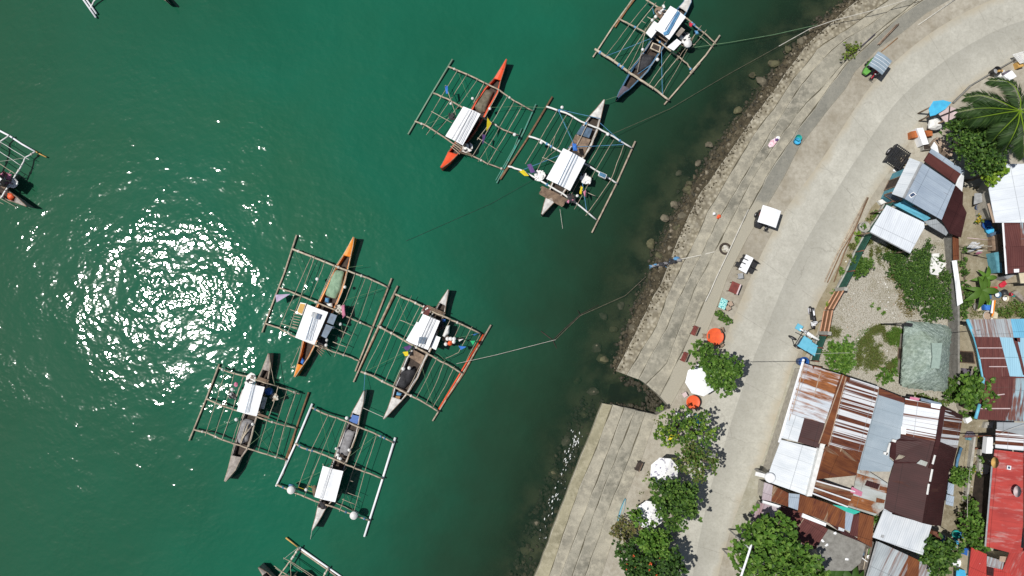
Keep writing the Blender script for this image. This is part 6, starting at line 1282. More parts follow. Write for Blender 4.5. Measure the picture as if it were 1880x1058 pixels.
# blue sidecar bike without roof
L = Local('sidecar_bike', 'bright blue cargo sidecar bike parked against the fence wall', 'sidecar bike', 1474, 625, ang((1505, 640), (1460, 612)) - math.pi / 2)
motorcycle(L, .55, 'tarp_white', 'white_paint'); wheel(L, (-.78, .25, .28), .28); wheel(L, (-.35, .95, .33), .33)
c = MB(); c.box((-.28, .02, .78), (1.0, .82, .06)); L.part(c, 'bench', 'cyan_paint'); L.part(MB().box((-.30, -.82, .70), (.86, .80, .06)), 'cargo_bed', 'cyan_paint'); L.part(MB().box((-.3, -.4, .45), (.8, 1.5, .4), taper=.9), 'cargo_box', 'glass_dark')
L.part(MB().box((.62, 1.0, .55), (.48, .5, .1)), 'footboard', 'cyan_paint')
f = MB()
for x in (-.75, .2): f.tube([(x, -1.2, .38), (x, .6, .38), (x * .6, 1.05, .55)], .03, 6)
for y in (-1.1, -.4, .5): f.tube([(-.75, y, .38), (.5, y, .38)], .025, 6)
f.tube([(-.7, .5, .4), (-.7, .5, 1.0), (.15, .5, 1.0), (.15, .5, .4)], .025, 6); L.part(f, 'frame', 'black_paint')
# scooter
L = Local('scooter', 'black and white scooter parked at the road edge by the plank gate', 'scooter', 1487, 583, ang((1486, 572), (1489, 594)) - math.pi / 2)
motorcycle(L, 0, 'black_paint', 'black_rubber'); L.part(MB().box((0, -.42, .87), (.12, .6, .05)), 'seat_panel', 'tarp_white'); c = MB(); c.box((0, .42, .75), (.42, .22, .45), taper=.7); c.box((.02, .60, .62), (.34, .2, .2), taper=.7); L.part(c, 'front_shield', 'tarp_white'); L.part(MB().tube([(.2, -.3, .35), (.2, -.8, .42)], .06, 8), 'exhaust', 'chrome')

# ---- promenade furniture
def table(label, quad, zm, h, m, edge=None, cat='table', name='table', group=None):
    P = [W(*zm(q), GZ + h) for q in quad]; c = sum(P, Vector((0, 0, 0))) / 4; root = thing(name, label, cat, (c.x, c.y, GZ), group)
    MB().slab(P, .05).build('tabletop', MT[m], root)
    for q in P: w = q.lerp(c, .14); MB().tube([Vector((w.x, w.y, GZ)), Vector((w.x, w.y, GZ + h - .05))], .03, 6).build('leg', MT['wood'], root)
    if edge: MB().slab([P[1] + Vector((0, 0, .03)), P[2] + Vector((0, 0, .03)), P[2].lerp(P[3], .14) + Vector((0, 0, .03)), P[1].lerp(P[0], .14) + Vector((0, 0, .03))], .04).build('edge_board', MT[edge], root)
    return root
def stool(label, x, y, m='black_paint', s=.42, h=.45, rz=.5, back=None, group=None, z=GZ):
    L = Local('chair' if back else 'stool', label, 'chair' if back else 'stool', x, y, rz, z, group)
    L.part(MB().box((0, 0, h), (s, s, .05)), 'seat', m)
    for sx in (-1, 1):
        for sy in (-1, 1): L.part(MB().tube([(sx * s * .42, sy * s * .42, 0), (sx * s * .38, sy * s * .38, h - .02)], .025, 5), 'leg', m)
    if back: L.part(MB().box((0, -s * .48, h + .28), (s, .05, .42)), 'backrest', m)
z3p = zoom(1290, 460, 7.557)
table('white topped long table with black chairs on the kerb side of the promenade', [(605, 55), (707, 107), (602, 320), (497, 262)], z3p, .76, 'tarp_white')
for (x, y) in ((468, 205), (528, 155), (562, 105)): stool('black chair on the sea side of the white long table', *z3p((x, y)), rz=-.45, back=True, group='chairs left of the white table')
for (x, y) in ((683, 195), (640, 282)): stool('black chair on the road side of the white long table', *z3p((x, y)), rz=2.6, back=True, group='chairs right of the white table')
stool('single grey black stool between the white table and the red topped table', *z3p((503, 360)), m='grey_paint', rz=.1)
table('dark red topped square table with pale edge board below the black stool', [(415, 425), (537, 475), (482, 616), (357, 562)], z3p, .72, 'maroon_wood', 'pale_pink')
tl = mat('teal_patterned_cloth', (.42, .72, .68), (.04, .30, .32), 9, .8, .1, lo=.42, hi=.55); r_ = table('little table under a teal and white patterned cloth beside two tan stools', [(270, 662), (342, 700), (302, 816), (225, 780)], z3p, .6, 'plastic_teal')
P = [W(*z3p(q), GZ + .62) for q in ((262, 652), (352, 696), (306, 826), (215, 786))]; tag(MB().slab(P, .02).build('tablecloth', tl), 'teal and white patterned tablecloth on the little promenade table', 'tablecloth')
stool('tan stool nearest the white table beside the teal tablecloth', *z3p((362, 745)), m='tan', s=.38); stool('tan stool nearest the small kerb plant', *z3p((332, 800)), m='tan', s=.38)
def round_table(label, x, y, r, m):
    L = Local('round_table', label, 'table', x, y, 0); L.part(MB().lathe([(r * .96, .70), (r, .72), (r, .745), (r * .93, .755), (r * .9, .745), (r * .3, .75), (.03, .75)], (0, 0, 0), 28), 'tabletop', m); L.part(MB().lathe([(.3, 0), (.28, .04), (.05, .08), (.045, .70)], (0, 0, 0), 12), 'pedestal', 'black_paint')
round_table('larger bright red round table with small chairs above the white umbrella', 1308.5, 618, .70, 'orange_plastic'); round_table('smaller red round table below the white umbrella', 1268.5, 737, .56, 'orange_plastic')
for i, (x, y, rz) in enumerate(((1292, 617, 1.5), (1322, 606, -1.2), (1321, 633, -2.4), (1300, 634, 2.8))): stool('brown wooden chair set around the larger red round table', x, y, 'wood', .38, .44, rz, True, 'chairs at the larger red table')
stool('pinkish worn stool left of the smaller red round table', 1255, 724, 'pale_pink', .36); stool('dark chair tucked under the smaller red table on its sea side', 1262, 745, 'wood_dark', .36, back=True)
for (x, y), lb in (((1272, 607), 'brown slatted bench on the steps nearest the larger red table'), ((1253.5, 655), 'brown slatted bench on the steps left of the leafy tree'), ((1170, 854), 'dark brown bench on the steps below the channel')):
    L = Local('bench', lb, 'bench', x, y, ang((x - 3, y + 7), (x + 3, y - 7)) - math.pi / 2, GZ - .15)
    for k in range(3): L.part(MB().box((-.12 + .12 * k, 0, .45), (.10, .78, .04)), 'seat_slat', 'maroon_wood' if y < 800 else 'wood_dark')
    for sy in (-.3, .3): L.part(MB().box((0, sy, .21), (.32, .06, .42)), 'leg', 'wood_dark')
    L.part(MB().box((.19, 0, .62), (.04, .78, .22)), 'backrest', 'wood')
def parasol(label, x, y, r, h, m, sides=8, rot=.3):
    b0 = W(x - h / 60 * (x - 940), y - h / 60 * (y - 600), GZ); b0.z = GZ; root = thing('parasol', label, 'parasol', b0); c = Vector((b0.x, b0.y, GZ))
    vs = [c + Vector((0, 0, h + .42))]; fs = []
    for k in range(sides):
        for j, rr in enumerate((.35, .7, 1.0)): a = rot + 2 * math.pi * k / sides; vs.append(c + Vector((r * rr * math.cos(a), r * rr * math.sin(a), h + .42 - .42 * rr ** 1.15)))
    for k in range(sides):
        k2 = (k + 1) % sides; fs.append((0, 1 + 3 * k, 1 + 3 * k2))
        for j in range(2): fs.append((1 + 3 * k + j, 2 + 3 * k + j, 2 + 3 * k2 + j, 1 + 3 * k2 + j))
    MB().add(vs, fs).build('canopy', m, root); MB().tube([c, c + Vector((0, 0, h + .5))], .03, 8).build('pole', MT['chrome'], root); MB().lathe([(.28, 0), (.26, .08), (.06, .12)], c, 14).build('base', MT['concrete'], root)
    for k in range(sides): a = rot + 2 * math.pi * k / sides; MB().tube([c + Vector((0, 0, h + .38)), c + Vector((r * .98 * math.cos(a), r * .98 * math.sin(a), h - .02))], .012, 4).build('rib', MT['chrome'], root)
parasol('big plain white octagonal parasol half under the leafy tree', 1287, 698, 1.28, 2.2, MT['tarp_white'], 8, .15)
pat = mat('flowered_cloth', (.80, .80, .80), (.20, .19, .28), 3.5, .8, .1, lo=.36, hi=.46); parasol('upper of the two white flower patterned parasols', 1219, 866, 1.15, 2.1, pat, 8, .3); parasol('lower of the two white flower patterned parasols', 1192, 945, 1.12, 2.1, pat, 8, .2)
def bag(label, x, y, m, s=.22, z=GZ, name='plastic_bag', cat='bag', sq=.5):
    o = MB().blob(W(x, y, z) + Vector((0, 0, s * sq * .8)), s, 1, .3, R, (1, .8, sq)).build(name, MT[m]); tag(o, label, cat)
bag('orange plastic bag lying on the middle step of the seawall', 1319, 398.5, 'orange_plastic', .2, .92); bag('white crumpled bag beside the orange bag on the step', 1311, 393, 'tarp_white', .14, .92); bag('yellow plastic bag under the thin open crowned tree', 1236, 802, 'flag_yellow', .4); bag('blue bag under the thin open crowned tree', 1280, 774, 'sky_blue', .28); bag('smaller blue bag just above the other one', 1277, 764, 'sky_blue', .2); bag('white bag beneath the foliage near the smaller red table', 1245, 760, 'tarp_white', .2); bag('second white bag next to the blue bags', 1262, 762, 'tarp_white', .22)
q = [W(x, y, .95) for x, y in ((1410, 267), (1415, 258), (1424, 253), (1431, 255), (1428, 262), (1420, 269), (1413, 271))]
pk = mat('pink_striped_cloth', (.62, .30, .38), (.72, .62, .66), 6, .85, .2, lo=.4, hi=.6); tag(MB().slab(q, .05).build('clothes', pk), 'pink and white clothes spread out on the seawall step', 'clothes'); tag(MB().blob(W(1429, 254, 1.0), .16, 1, .2, R, (1.2, 1, .4)).blob(W(1426.5, 256.5, 1.0), .14, 1, .2, R, (1.2, 1, .4), 1).build('cap', [MT['tarp_white'], MT['flag_purple']]), 'white and purple cap lying at the end of the pink clothes', 'cap')
def pail(label, x, y, r, h, m, z=GZ, name='basin', cat='basin', fill=None, tilt=0.0, group=None):
    c = W(x, y, z); t_ = MB().lathe([(r * .78, 0), (r * .95, h * .9), (r * 1.04, h), (r * .98, h), (r * .9, h * .88), (r * .72, .04), (.01, .04)], (0, 0, 0), 20)
    if fill: t_.lathe([(r * .84, h * .6), (r * .5, h * .68), (.01, h * .7)], (0, 0, 0), 16, 1)
    if tilt: mm = Matrix.Rotation(tilt, 3, 'X'); t_.v = [mm @ v + Vector((0, 0, r * math.sin(abs(tilt)))) for v in t_.v]
    t_.v = [v + c for v in t_.v]; o = t_.build(name, [MT[m]] + ([MT[fill]] if fill else [])); tag(o, label, cat, group)
pail('teal round tub standing on the grey promenade', 1463.5, 255, .26, .35, 'plastic_teal', GZ - .15, 'tub', 'tub'); pail('blue round tub just below the teal one on the promenade', 1461, 261, .28, .35, 'sky_blue', GZ - .15, 'tub', 'tub')
# small canoe on the steps
c0, c1 = W(1147, 914, GZ - .3), W(1132, 962, GZ - .3); d = (c1 - c0); s = Vector((-d.y, d.x, 0)).normalized(); vs = []; fs = []
for i in range(11):
    t_ = i / 10; w = .17 * math.sin(math.pi * (.03 + .94 * t_)) ** .7; q = c0 + d * t_; z_ = .34 + .1 * abs(2 * t_ - 1) ** 2; vs += [q + s * w + Vector((0, 0, z_)), q + s * w * .7 + Vector((0, 0, .1)), q, q - s * w * .7 + Vector((0, 0, .1)), q - s * w + Vector((0, 0, z_)), q - s * w * .7 + Vector((0, 0, z_ - .12)), q + s * w * .7 + Vector((0, 0, z_ - .12))]
for i in range(10): fs += [(7 * i + k, 7 * i + (k + 1) % 7, 7 * i + 7 + (k + 1) % 7, 7 * i + 7 + k) for k in range(7)]
tag(MB().add(vs, fs).build('canoe', MT['hull_blue'] if 0 else mat('canoe_blue', (.22, .42, .50), (.13, .29, .36), 3, .6)), 'slim pale blue canoe lying on the top steps beside the dry shrub', 'canoe')
# poles, pipes and rails lying about
def pole(label, pts, r, m, name='pole', cat='pole', z=.05, group=None):
    tag(MB().tube([W(x, y, GZ + z) for x, y in pts], r, 6, r * .85).build(name, MT[m]), label, cat, group)
pole('long white pipe running along the top step past the coiled rope', [(1374, 385), (1357, 421), (1340, 458), (1316, 508), (1303, 538), (1295, 554)], .06, 'rope', 'pipe', 'pipe', -.05)
pole('two toned plank leaning across the grey promenade strip by the upper tricycle', [(1650, 44), (1614, 82)], .06, 'wood', 'plank', 'plank', .02); pole('second thinner plank beside the leaning plank', [(1646, 45), (1611, 82)], .04, 'tan', 'plank', 'plank', .02); pole('dark slim pole lying on the rough wall above the weed clump', [(1607, 62), (1580, 86)], .04, 'bow_purple', z=-.2); pole('long pale pole lying on the shoulder at the top edge', [(1755, -2), (1712, 28), (1686, 46)], .05, 'rope', z=.04); pole('yellowish pole behind the upper tricycle', [(1648, 70), (1618, 95)], .04, 'bamboo_orange', z=.03)
for i, pts in enumerate((((1592, 362), (1566, 420), (1541, 460), (1514, 518)), ((1594, 363), (1568, 424), (1545, 461), (1519, 519)), ((1589, 368), (1562, 418), (1536, 468), (1516, 512)), ((1590, 372), (1570, 420), (1551, 462), (1531, 518)))): pole('long bamboo pole in the loose pile on the road verge', pts, .055, 'bamboo_brown' if i % 2 else 'bamboo', 'bamboo_pole', 'pole', .05 + .02 * i, 'bamboo poles on the verge')
tr = W(1331, 457, 1.22); tag(MB().tube([v + Vector((0, 0, .08)) for v in ringpts(tr, .42, 'z')], .09, 8).build('tyre', MT['wood_dark']), 'old dark tyre around the rope end on the seawall', 'tyre'); tag(MB().blob(tr + Vector((.1, 0, .12)), .25, 2, .3, R, (1, 1, .6)).build('rope_coil', MT['rope']), 'white heap of rope inside the old tyre', 'rope')

# ---- fence along the road, gate
def fence(label, line, h, m, mp, name, cat, capm='concrete', posts=True):
    P = [W(x, y, GZ) for x, y in line]; root = thing(name, label, cat, P[0]); pl = MB(); cb = MB()
    for a, b_ in zip(P, P[1:]):
        d = (b_ - a); L_ = d.length; rz = math.atan2(d.y, d.x); mid = (a + b_) / 2
        cb.box(mid + Vector((0, 0, .15)), (L_, .26, .3), rz); pl.box(mid + Vector((0, 0, .3 + (h - .3) / 2)), (L_, .04, h - .3), rz)
    cb.build('plinth', MT[capm], root); pl.build('net_panel', MT[m], root)
    for q in P[::1]: MB().tube([q + Vector((0, 0, .1)), q + Vector((0, 0, h + .12))], .06, 6).build('post', MT[mp], root)
fence('upper green net fence on a concrete plinth beside the white carport', [(1622, 376), (1607, 402), (1587, 430), (1568, 464), (1552, 500), (1536, 530)], 1.5, 'net_fence', 'rust_iron', 'fence', 'fence')
fence('lower green net fence between the plank gate and the striped roof', [(1502, 616), (1494, 638), (1487, 662)], 1.5, 'net_fence', 'rust_iron', 'fence', 'fence')
def gate(label, pts, h):
    P = [W(x, y, GZ) for x, y in pts]; root = thing('gate', label, 'gate', P[0])
    for a, b_ in zip(P, P[1:]):
        d = b_ - a; rz = math.atan2(d.y, d.x); mid = (a + b_) / 2; MB().box(mid + Vector((0, 0, .1 + h / 2)), (d.length - .06, .05, h), rz).build('leaf', MT['gate_wood'], root); nrm = Vector((d.y, -d.x, 0)).normalized(); nrm = nrm if nrm.x < 0 else -nrm
        for z_ in (.14, .1 + h / 2, h + .06): MB().box(mid + nrm * .05 + Vector((0, 0, z_)), (d.length - .08, .07, .09), rz).build('rail', MT['gate_rail'], root)
    for q in (P[0], P[-1]): MB().box(q + Vector((.0, .0, h / 2 + .1)), (.28, .28, h + .35), rz).build('gate_post', MT['concrete'], root)
gate('brown two leaf plank gate with pale rails opening onto the yard', [(1534, 533), (1513, 570), (1505, 612)], 1.55)
def wall(label, line, h, m, th=.16, name='boundary_wall', cat='wall'):
    P = [W(x, y, GZ) for x, y in line]; mb = MB()
    for i, (a, b_) in enumerate(zip(P, P[1:])): d = b_ - a; mb.box((a + b_) / 2 + Vector((0, 0, h / 2 + .002 * i)), (d.length + .02, th, h), math.atan2(d.y, d.x))
    tag(mb.build(name, MT[m]), label, cat)
wall('grey concrete boundary wall between the vine yard and the clothes yard', [(1734, 436), (1738, 480), (1741, 530), (1742, 590), (1742, 650), (1742, 735)], 1.3, 'concrete_dark'); wall('long low concrete kerb wall in the alley beside the maroon roof', [(1783, 800), (1776, 860), (1768, 920)], .5, 'concrete'); wall('second low concrete kerb in the alley nearer the red roof', [(1796, 812), (1792, 880), (1788, 930)], .4, 'concrete')
o = MB().slab([W(x, y, GZ + 1.45 + .05 * k) for k, (x, y) in enumerate(((1748, 479), (1756, 478), (1761, 510), (1768, 556), (1758, 562), (1754, 520)))], .04).build('metal_sheet', MT['tarp_white']); tag(o, 'long strip of shiny white sheet laid along the boundary wall top', 'sheet'); o = MB().slab([W(x, y, GZ + 1.5) for x, y in ((1749, 432), (1760, 425), (1761, 477), (1750, 478))], .04).build('metal_sheet', RM['rust']); tag(o, 'narrow rusty sheet strip capping the wall below the maroon lean-to', 'sheet')
o = MB().slab([W(x, y, GZ + .75) for x, y in ((1712, 466), (1725, 465), (1723, 480), (1738, 484), (1729, 497), (1722, 506), (1708, 503), (1708, 485))], .12).build('broken_board', MT['white_paint']); tag(o, 'broken white boards lying on the vine thicket', 'boards')
# ---- things round the roadside stall
L = Local('slatted_cart', 'black slatted cage cart on the road in front of the blue-grey house', 'cart', 1641, 292, ang((1632, 306), (1650, 280)) - math.pi / 2)
for k in range(9): L.part(MB().box((-.62 + .155 * k, 0, .72), (.07, 1.7, .05)), 'slat', 'black_paint')
fr = MB()
for y in (-.8, -.3, .25, .8): fr.box((0, y, .67), (1.4, .06, .05))
for x in (-.68, .68):
    fr.box((x, 0, .45), (.05, 1.72, .5))
L.part(fr, 'frame', 'black_paint'); wheel(L, (-.80, .15, .33), .33); wheel(L, (.80, .15, .33), .33)
pail('straw coloured wide basket beside the black cage cart', 1659, 296, .42, .35, 'cream', GZ, 'basket', 'basket', 'tan'); bag('dark bundle with white spots between the basket and the white roof', 1649, 311, 'black_paint', .38, GZ, 'bundle', 'bundle'); bag('little white bundle beside the dark bundle', 1643, 314, 'tarp_white', .16, GZ, 'bundle', 'bundle')
def cbox(label, quad, h, m, name='box', cat='box', z=0.0, zm=PX, lid=None):
    P = [W(*zm(q), GZ + z + h) for q in quad]; mb = MB().prism([(q.x, q.y) for q in P], GZ + z, GZ + z + h); c = sum(P, Vector((0, 0, 0))) / len(P); ms = [MT[m]]
    mb.prism([(c.x + (q.x - c.x) * .86, c.y + (q.y - c.y) * .86) for q in P], GZ + z + h - .01, GZ + z + h + .04, 1); ms.append(MT[lid or m]); tag(mb.build(name, ms), label, cat)
z8p = zoom(1600, 220, 10.58)
cbox('rusty copper coloured metal tank on the road side of the white slab', [(775, 225), (900, 205), (925, 340), (790, 355)], .6, 'copper', 'tank', 'tank', 0, z8p); cbox('second copper coloured tank right of the white slab', [(1045, 210), (1180, 205), (1190, 310), (1080, 325)], .6, 'copper', 'tank', 'tank', 0, z8p); cbox('white slab like freezer top between the two copper tanks', [(878, 165), (1000, 155), (1115, 470), (1000, 492)], .85, 'tarp_white', 'freezer', 'freezer', 0, z8p)
cbox('grey stone sink beside the white slab', [(1110, 360), (1190, 345), (1225, 420), (1120, 470)], .6, 'concrete', 'sink', 'sink', 0, z8p); cbox('pale concrete trough below the white slab', [(1000, 500), (1140, 490), (1160, 570), (1010, 590)], .5, 'concrete', 'trough', 'trough', 0, z8p, 'wood_dark')
bag('domed white grey cover of the cooking stall below the blue tarpaulin', 1712, 232, 'white_paint', .62, GZ + .5, 'stall_cover', 'cover', .8); pail('gold rimmed cooking pot in front of the domed cover', 1708, 235, .25, .3, 'gold', GZ + .3, 'pot', 'pot', 'cream')
h = House('market_stall', 'roadside stall under a bright blue tarpaulin with a pinkish plank roof behind', 'stall', (1725, 205)); zq = zoom(1500, 0, 4.92)
h.roof(zq, [(1008, 985), (1050, 915), (1140, 905), (1215, 925), (1160, 985), (1070, 1040), (1022, 1052)], [2.0, 2.1, 2.2, 2.3, 2.3, 2.2, 2.0], 'sky_blue', name='tarpaulin_roof', th=.02); h.roof(zq, [(1100, 1030), (1200, 960), (1275, 990), (1270, 1050), (1160, 1110)], [2.1, 2.2, 2.1, 2.0, 2.0], 'pale_pink', name='plank_roof', lift=-.08); h.posts(zq, [(1040, 960), (1200, 935), (1050, 1030), (1240, 1010), (1150, 1090)], 2.0); h.batten(zq, (1110, 1050), (1270, 985), 2.2, 2.2, .04, 'wood_dark'); h.batten(zq, (1200, 960), (1190, 1090), 2.25, 2.1, .04, 'wood_dark')
z9 = zoom(1720, 80, 5.875)
cbox('white square box top beside the coconut palm at the road edge', [(722, 345), (810, 290), (862, 355), (785, 402)], .9, 'tarp_white', 'box', 'box', 0, z9); cbox('dark blue crate beside the white square box', [(705, 320), (780, 285), (800, 300), (730, 345)], .6, 'bow_purple', 'crate', 'crate', 0, z9); pail('dark round barrel standing at the kerb above the palm', *z9((585, 325)), .32, .8, 'black_paint', GZ, 'barrel', 'barrel', 'grey_paint'); bag('grey white sacks piled between the barrel and the dark crate', *z9((655, 325)), 'white_paint', .45, GZ, 'sack', 'sack'); cbox('orange brown crate near the top right stall', [(865, 200), (925, 195), (940, 245), (885, 262)], .5, 'gold', 'crate', 'crate', 0, z9); cbox('small orange lid on the sacks by the kerb', [(665, 285), (715, 285), (715, 305), (670, 305)], .7, 'gold', 'crate', 'crate', 0, z9)
o = MB(); 
for k in range(8): a, b_ = z9((820 + 14 * k, 120 - 4 * k)), z9((900 + 14 * k, 215 - 4 * k)); o.tube([W(*a, GZ + .8), W(*b_, GZ + .8)], .035, 5)
a, b_ = z9((815, 125)), z9((935, 90)); o.tube([W(*a, GZ + .75), W(*b_, GZ + .75)], .05, 5); a, b_ = z9((895, 215)), z9((1015, 180)); o.tube([W(*a, GZ + .75), W(*b_, GZ + .75)], .05, 5)
tag(o.build('slatted_rack', MT['white_paint']), 'pale slatted rack standing on the kerb at the right edge of the road', 'rack'); wall('thin kerb line wall along the road below the palm', [(1748, 190), (1780, 158), (1815, 137), (1862, 110)], .22, 'concrete_dark', .1, 'kerb', 'kerb')
o = MB().lathe([(.42, 0), (.44, .5), (.36, .5), (.34, .3), (.02, .3)], W(1583, 418, GZ), 20).build('planter', MT['concrete']); tag(o, 'round concrete planter ring at the fence by the bamboo poles', 'planter'); T('shrub', 'plant growing in the round concrete planter', 'shrub', [(1586, 415, 5)], .55, .2, 'bright', .16, 1.0)
pail('big blue plastic drum at the front corner of the striped row house', 1468, 664, .40, .9, 'plastic_blue', GZ, 'drum', 'drum'); pail('small grey and white pail beside the lilac roof corner', 1379, 942, .2, .3, 'grey_paint', GZ, 'pail', 'pail', 'tarp_white')
cbox('white concrete slab block at the start of the green fence', [(1612, 369), (1620, 366), (1627, 372), (1618, 376)], .35, 'white_paint', 'block', 'block')
c = W(1415, 878, GZ + 3.4); root = thing('water_tank', 'round white tank top at the corner of the white front roof', 'tank', (c.x, c.y, GZ)); MB().lathe([(.36, -.4), (.38, -.3), (.38, 0), (.3, .06), (.02, .08)], c, 20).build('tank_body', MT['tarp_white'], root); MB().tube([Vector((c.x, c.y, GZ)), Vector((c.x, c.y, GZ + 3.0))], .1, 8).build('stand', MT['chrome'], root); b_ = W(1388, 870, GZ + 3.0); MB().box((c + b_) / 2 + Vector((0, 0, -.25)), ((c - b_).length, .3, .12), math.atan2(c.y - b_.y, c.x - b_.x)).build('arm', MT['white_paint'], root)
def dish(label, x, y, r, z, m):
    c = W(x, y, GZ + z); root = thing('satellite_dish', label, 'satellite dish', (c.x, c.y, GZ + z - .5)); mm = Matrix.Rotation(.35, 3, 'Y'); MB().lathe([(r, .12), (r * .7, .04), (r * .35, 0), (.02, -.01)], c, 24, m=mm).build('reflector', MT[m], root); MB().tube([Vector((c.x, c.y, GZ + z - .55)), c - Vector((0, 0, .02))], .03, 6).build('mast', MT['chrome'], root); MB().tube([c + mm @ Vector((r, 0, .12)), c + mm @ Vector((.1, 0, .42))], .014, 5).build('feed_arm', MT['chrome'], root)
dish('pale pinkish satellite dish in the middle of the long red roof', 1865, 902, .43, 4.1, 'pale_pink'); dish('orange yellow satellite dish on the west edge of the red roof', 1824, 849, .42, 3.9, 'gold')
cbox('long white box hung outside the north end of the red roofed house', [(1813, 803), (1824, 803), (1823, 833), (1810, 833)], .5, 'tarp_white', 'box', 'box', 2.2)
for q4, lb in (([(1802, 852), (1817, 855), (1812, 880), (1799, 878)], 'upper pale concrete slab along the west side of the red roof'), ([(1800, 912), (1811, 908), (1808, 953), (1795, 955)], 'lower long pale slab along the west side of the red roof'), ([(1810, 775), (1824, 775), (1822, 786), (1806, 786)], 'grey white slab beside the upper end of the alley'), ([(1792, 960), (1802, 962), (1798, 985), (1788, 980)], 'small pale slab at the lower end of the alley')): cbox(lb, q4, .35, 'concrete', 'slab', 'slab')
cbox('small white crate in the alley head by the maroon wing', [(1772, 769), (1783, 765), (1785, 772), (1776, 778)], .4, 'tarp_white', 'crate', 'crate'); bag('dark teal and black bundle heaped on the alley dirt', 1779, 800, 'bow_purple', .4, GZ, 'bundle', 'bundle'); bag('pale teal cloth beside the dark bundle', 1777, 805, 'teal_wall', .25, GZ, 'cloth', 'cloth'); pole('rusty red pole spanning the alley', [(1768, 801), (1800, 801), (1830, 800)], .05, 'rust_iron', z=2.0); pole('short rust red plank on the alley kerb', [(1790, 824), (1801, 823)], .07, 'rust_iron', 'plank', 'plank', .5)
for (x, y, r, m), lb in zip(((1752, 980, .34, 'plastic_teal'), (1761, 982, .3, 'plastic_blue'), (1750, 996, .3, 'sky_blue'), (1745, 1001, .28, 'sky_blue'), (1754, 1003, .22, 'tarp_white')), ('teal basin in the lower alley', 'dark blue basin right of the teal basin', 'sky blue basin by the broad leaved tree', 'second sky blue basin just left of the first', 'white basin among the washing things')): pail(lb, x, y, r, .25, m)
o = MB().slab([W(x, y, GZ + 1.6) for x, y in ((1763, 1008), (1780, 1006), (1777, 1021), (1764, 1016))], .03).build('tarpaulin', MT['plastic_blue']); tag(o, 'deep blue tarpaulin in the lower alley left of the flaking red roof', 'tarpaulin'); o = MB().slab([W(x, y, GZ + 1.5) for x, y in ((1756, 1044), (1774, 1048), (1772, 1075), (1755, 1075))], .03).build('tarpaulin', MT['sky_blue']); tag(o, 'bright blue tarpaulin at the bottom edge left of the flaking red roof', 'tarpaulin')
bag('white laundry heap spilling beside the deep blue tarpaulin', 1758, 1030, 'tarp_white', .5, GZ + .3, 'laundry', 'laundry', .6); bag('second white laundry heap under the tarpaulin', 1762, 1038, 'tarp_white', .35, GZ + .3, 'laundry', 'laundry', .6); cbox('light blue upright tank at the corner of the maroon roof', [(1728, 983), (1735, 984), (1734, 998), (1728, 998)], 1.0, 'hull_blue', 'tank', 'tank'); cbox('rust brown box roof under the maroon roof corner', [(1713, 975), (1729, 979), (1728, 992), (1712, 988)], 1.9, 'rust_iron', 'box', 'box')
for i, (a, b_, m) in enumerate((((1741, 886), (1752, 910), 'grey_blue'), ((1738, 908), (1752, 930), 'grey_blue'))): o = MB().slab([W(a[0], a[1], GZ + 2.0), W(b_[0], a[1] + 4, GZ + 2.0), W(b_[0] - 2, b_[1], GZ + 1.7), W(a[0] - 2, b_[1] - 4, GZ + 1.7)], .03).build('metal_sheet', RM[m]); tag(o, ('upper' if i == 0 else 'lower') + ' small blue grey sheet awning on the alley side of the maroon roof', 'sheet')
pole('blue grey rain pipe bending down beside the maroon wing', [(1765, 822), (1758, 845), (1755, 866)], .12, 'hull_blue', 'pipe', 'pipe', .6)
# ---- clothes yard
zy = zoom(1740, 340, 5.878); zb = zoom(1740, 480, 7.557)
root = thing('clothes_line', 'clothes line hung with white laundry in the dirt yard', 'clothes line', W(1790, 455, GZ)); A, B = W(*zy((205, 640)), GZ + 1.6), W(*zy((470, 660)), GZ + 1.6); MB().tube([A, (A + B) / 2 - Vector((0, 0, .08)), B], .012, 4).build('line', MT['rope'], root)
for q in (A, B): MB().tube([Vector((q.x, q.y, GZ)), q + Vector((0, 0, .1))], .035, 6).build('post', MT['bamboo'], root)
for i, (x, y, m) in enumerate(((285, 622, 'tarp_white'), (322, 632, 'tarp_white'), (255, 655, 'tarp_white'), (300, 662, 'white_paint'), (335, 668, 'tarp_white'), (362, 648, 'tarp_white'), (255, 705, 'white_paint'), (350, 705, 'tarp_white'), (345, 728, 'pink'), (290, 685, 'glass_dark'))):
    q = W(*zy((x, y)), GZ + 1.5); o = MB().slab([q + Vector((-.18, R.uniform(-.05, .05), 0)), q + Vector((.18, R.uniform(-.05, .05), .05)), q + Vector((.16, -.12, -.3)), q + Vector((-.16, -.12, -.3))], .03).build('shirt', MT[m]); tag(o, 'white shirt hanging on the yard clothes line' if 'white' in m else ('pink shirt hanging on the yard clothes line' if m == 'pink' else 'dark shirt hanging between white ones on the clothes line'), 'shirt', 'white shirts on the line' if 'white' in m else None)
pole('long dark pole lying across the dirt yard below the laundry', [zy((200, 740)), zy((500, 810))], .04, 'wood_dark', z=.05); pole('pinkish pole lying above the laundry', [zy((210, 570)), zy((470, 595))], .035, 'pale_pink', z=.05)
for (x, y, r, m, f), lb in zip(((315, 248, .30, 'plastic_blue', 'hull_blue'), (392, 225, .34, 'cream', 'tan'), (395, 435, .38, 'plastic_blue', None), (425, 490, .34, 'sky_blue', None)), ('blue basin below the white sheet roof corner', 'tan filled basin right of the blue basin', 'dark blue tub in the dirt yard', 'sky blue tub below the dark blue tub')): pail(lb, *zy((x, y)), r, .35, m, fill=f)
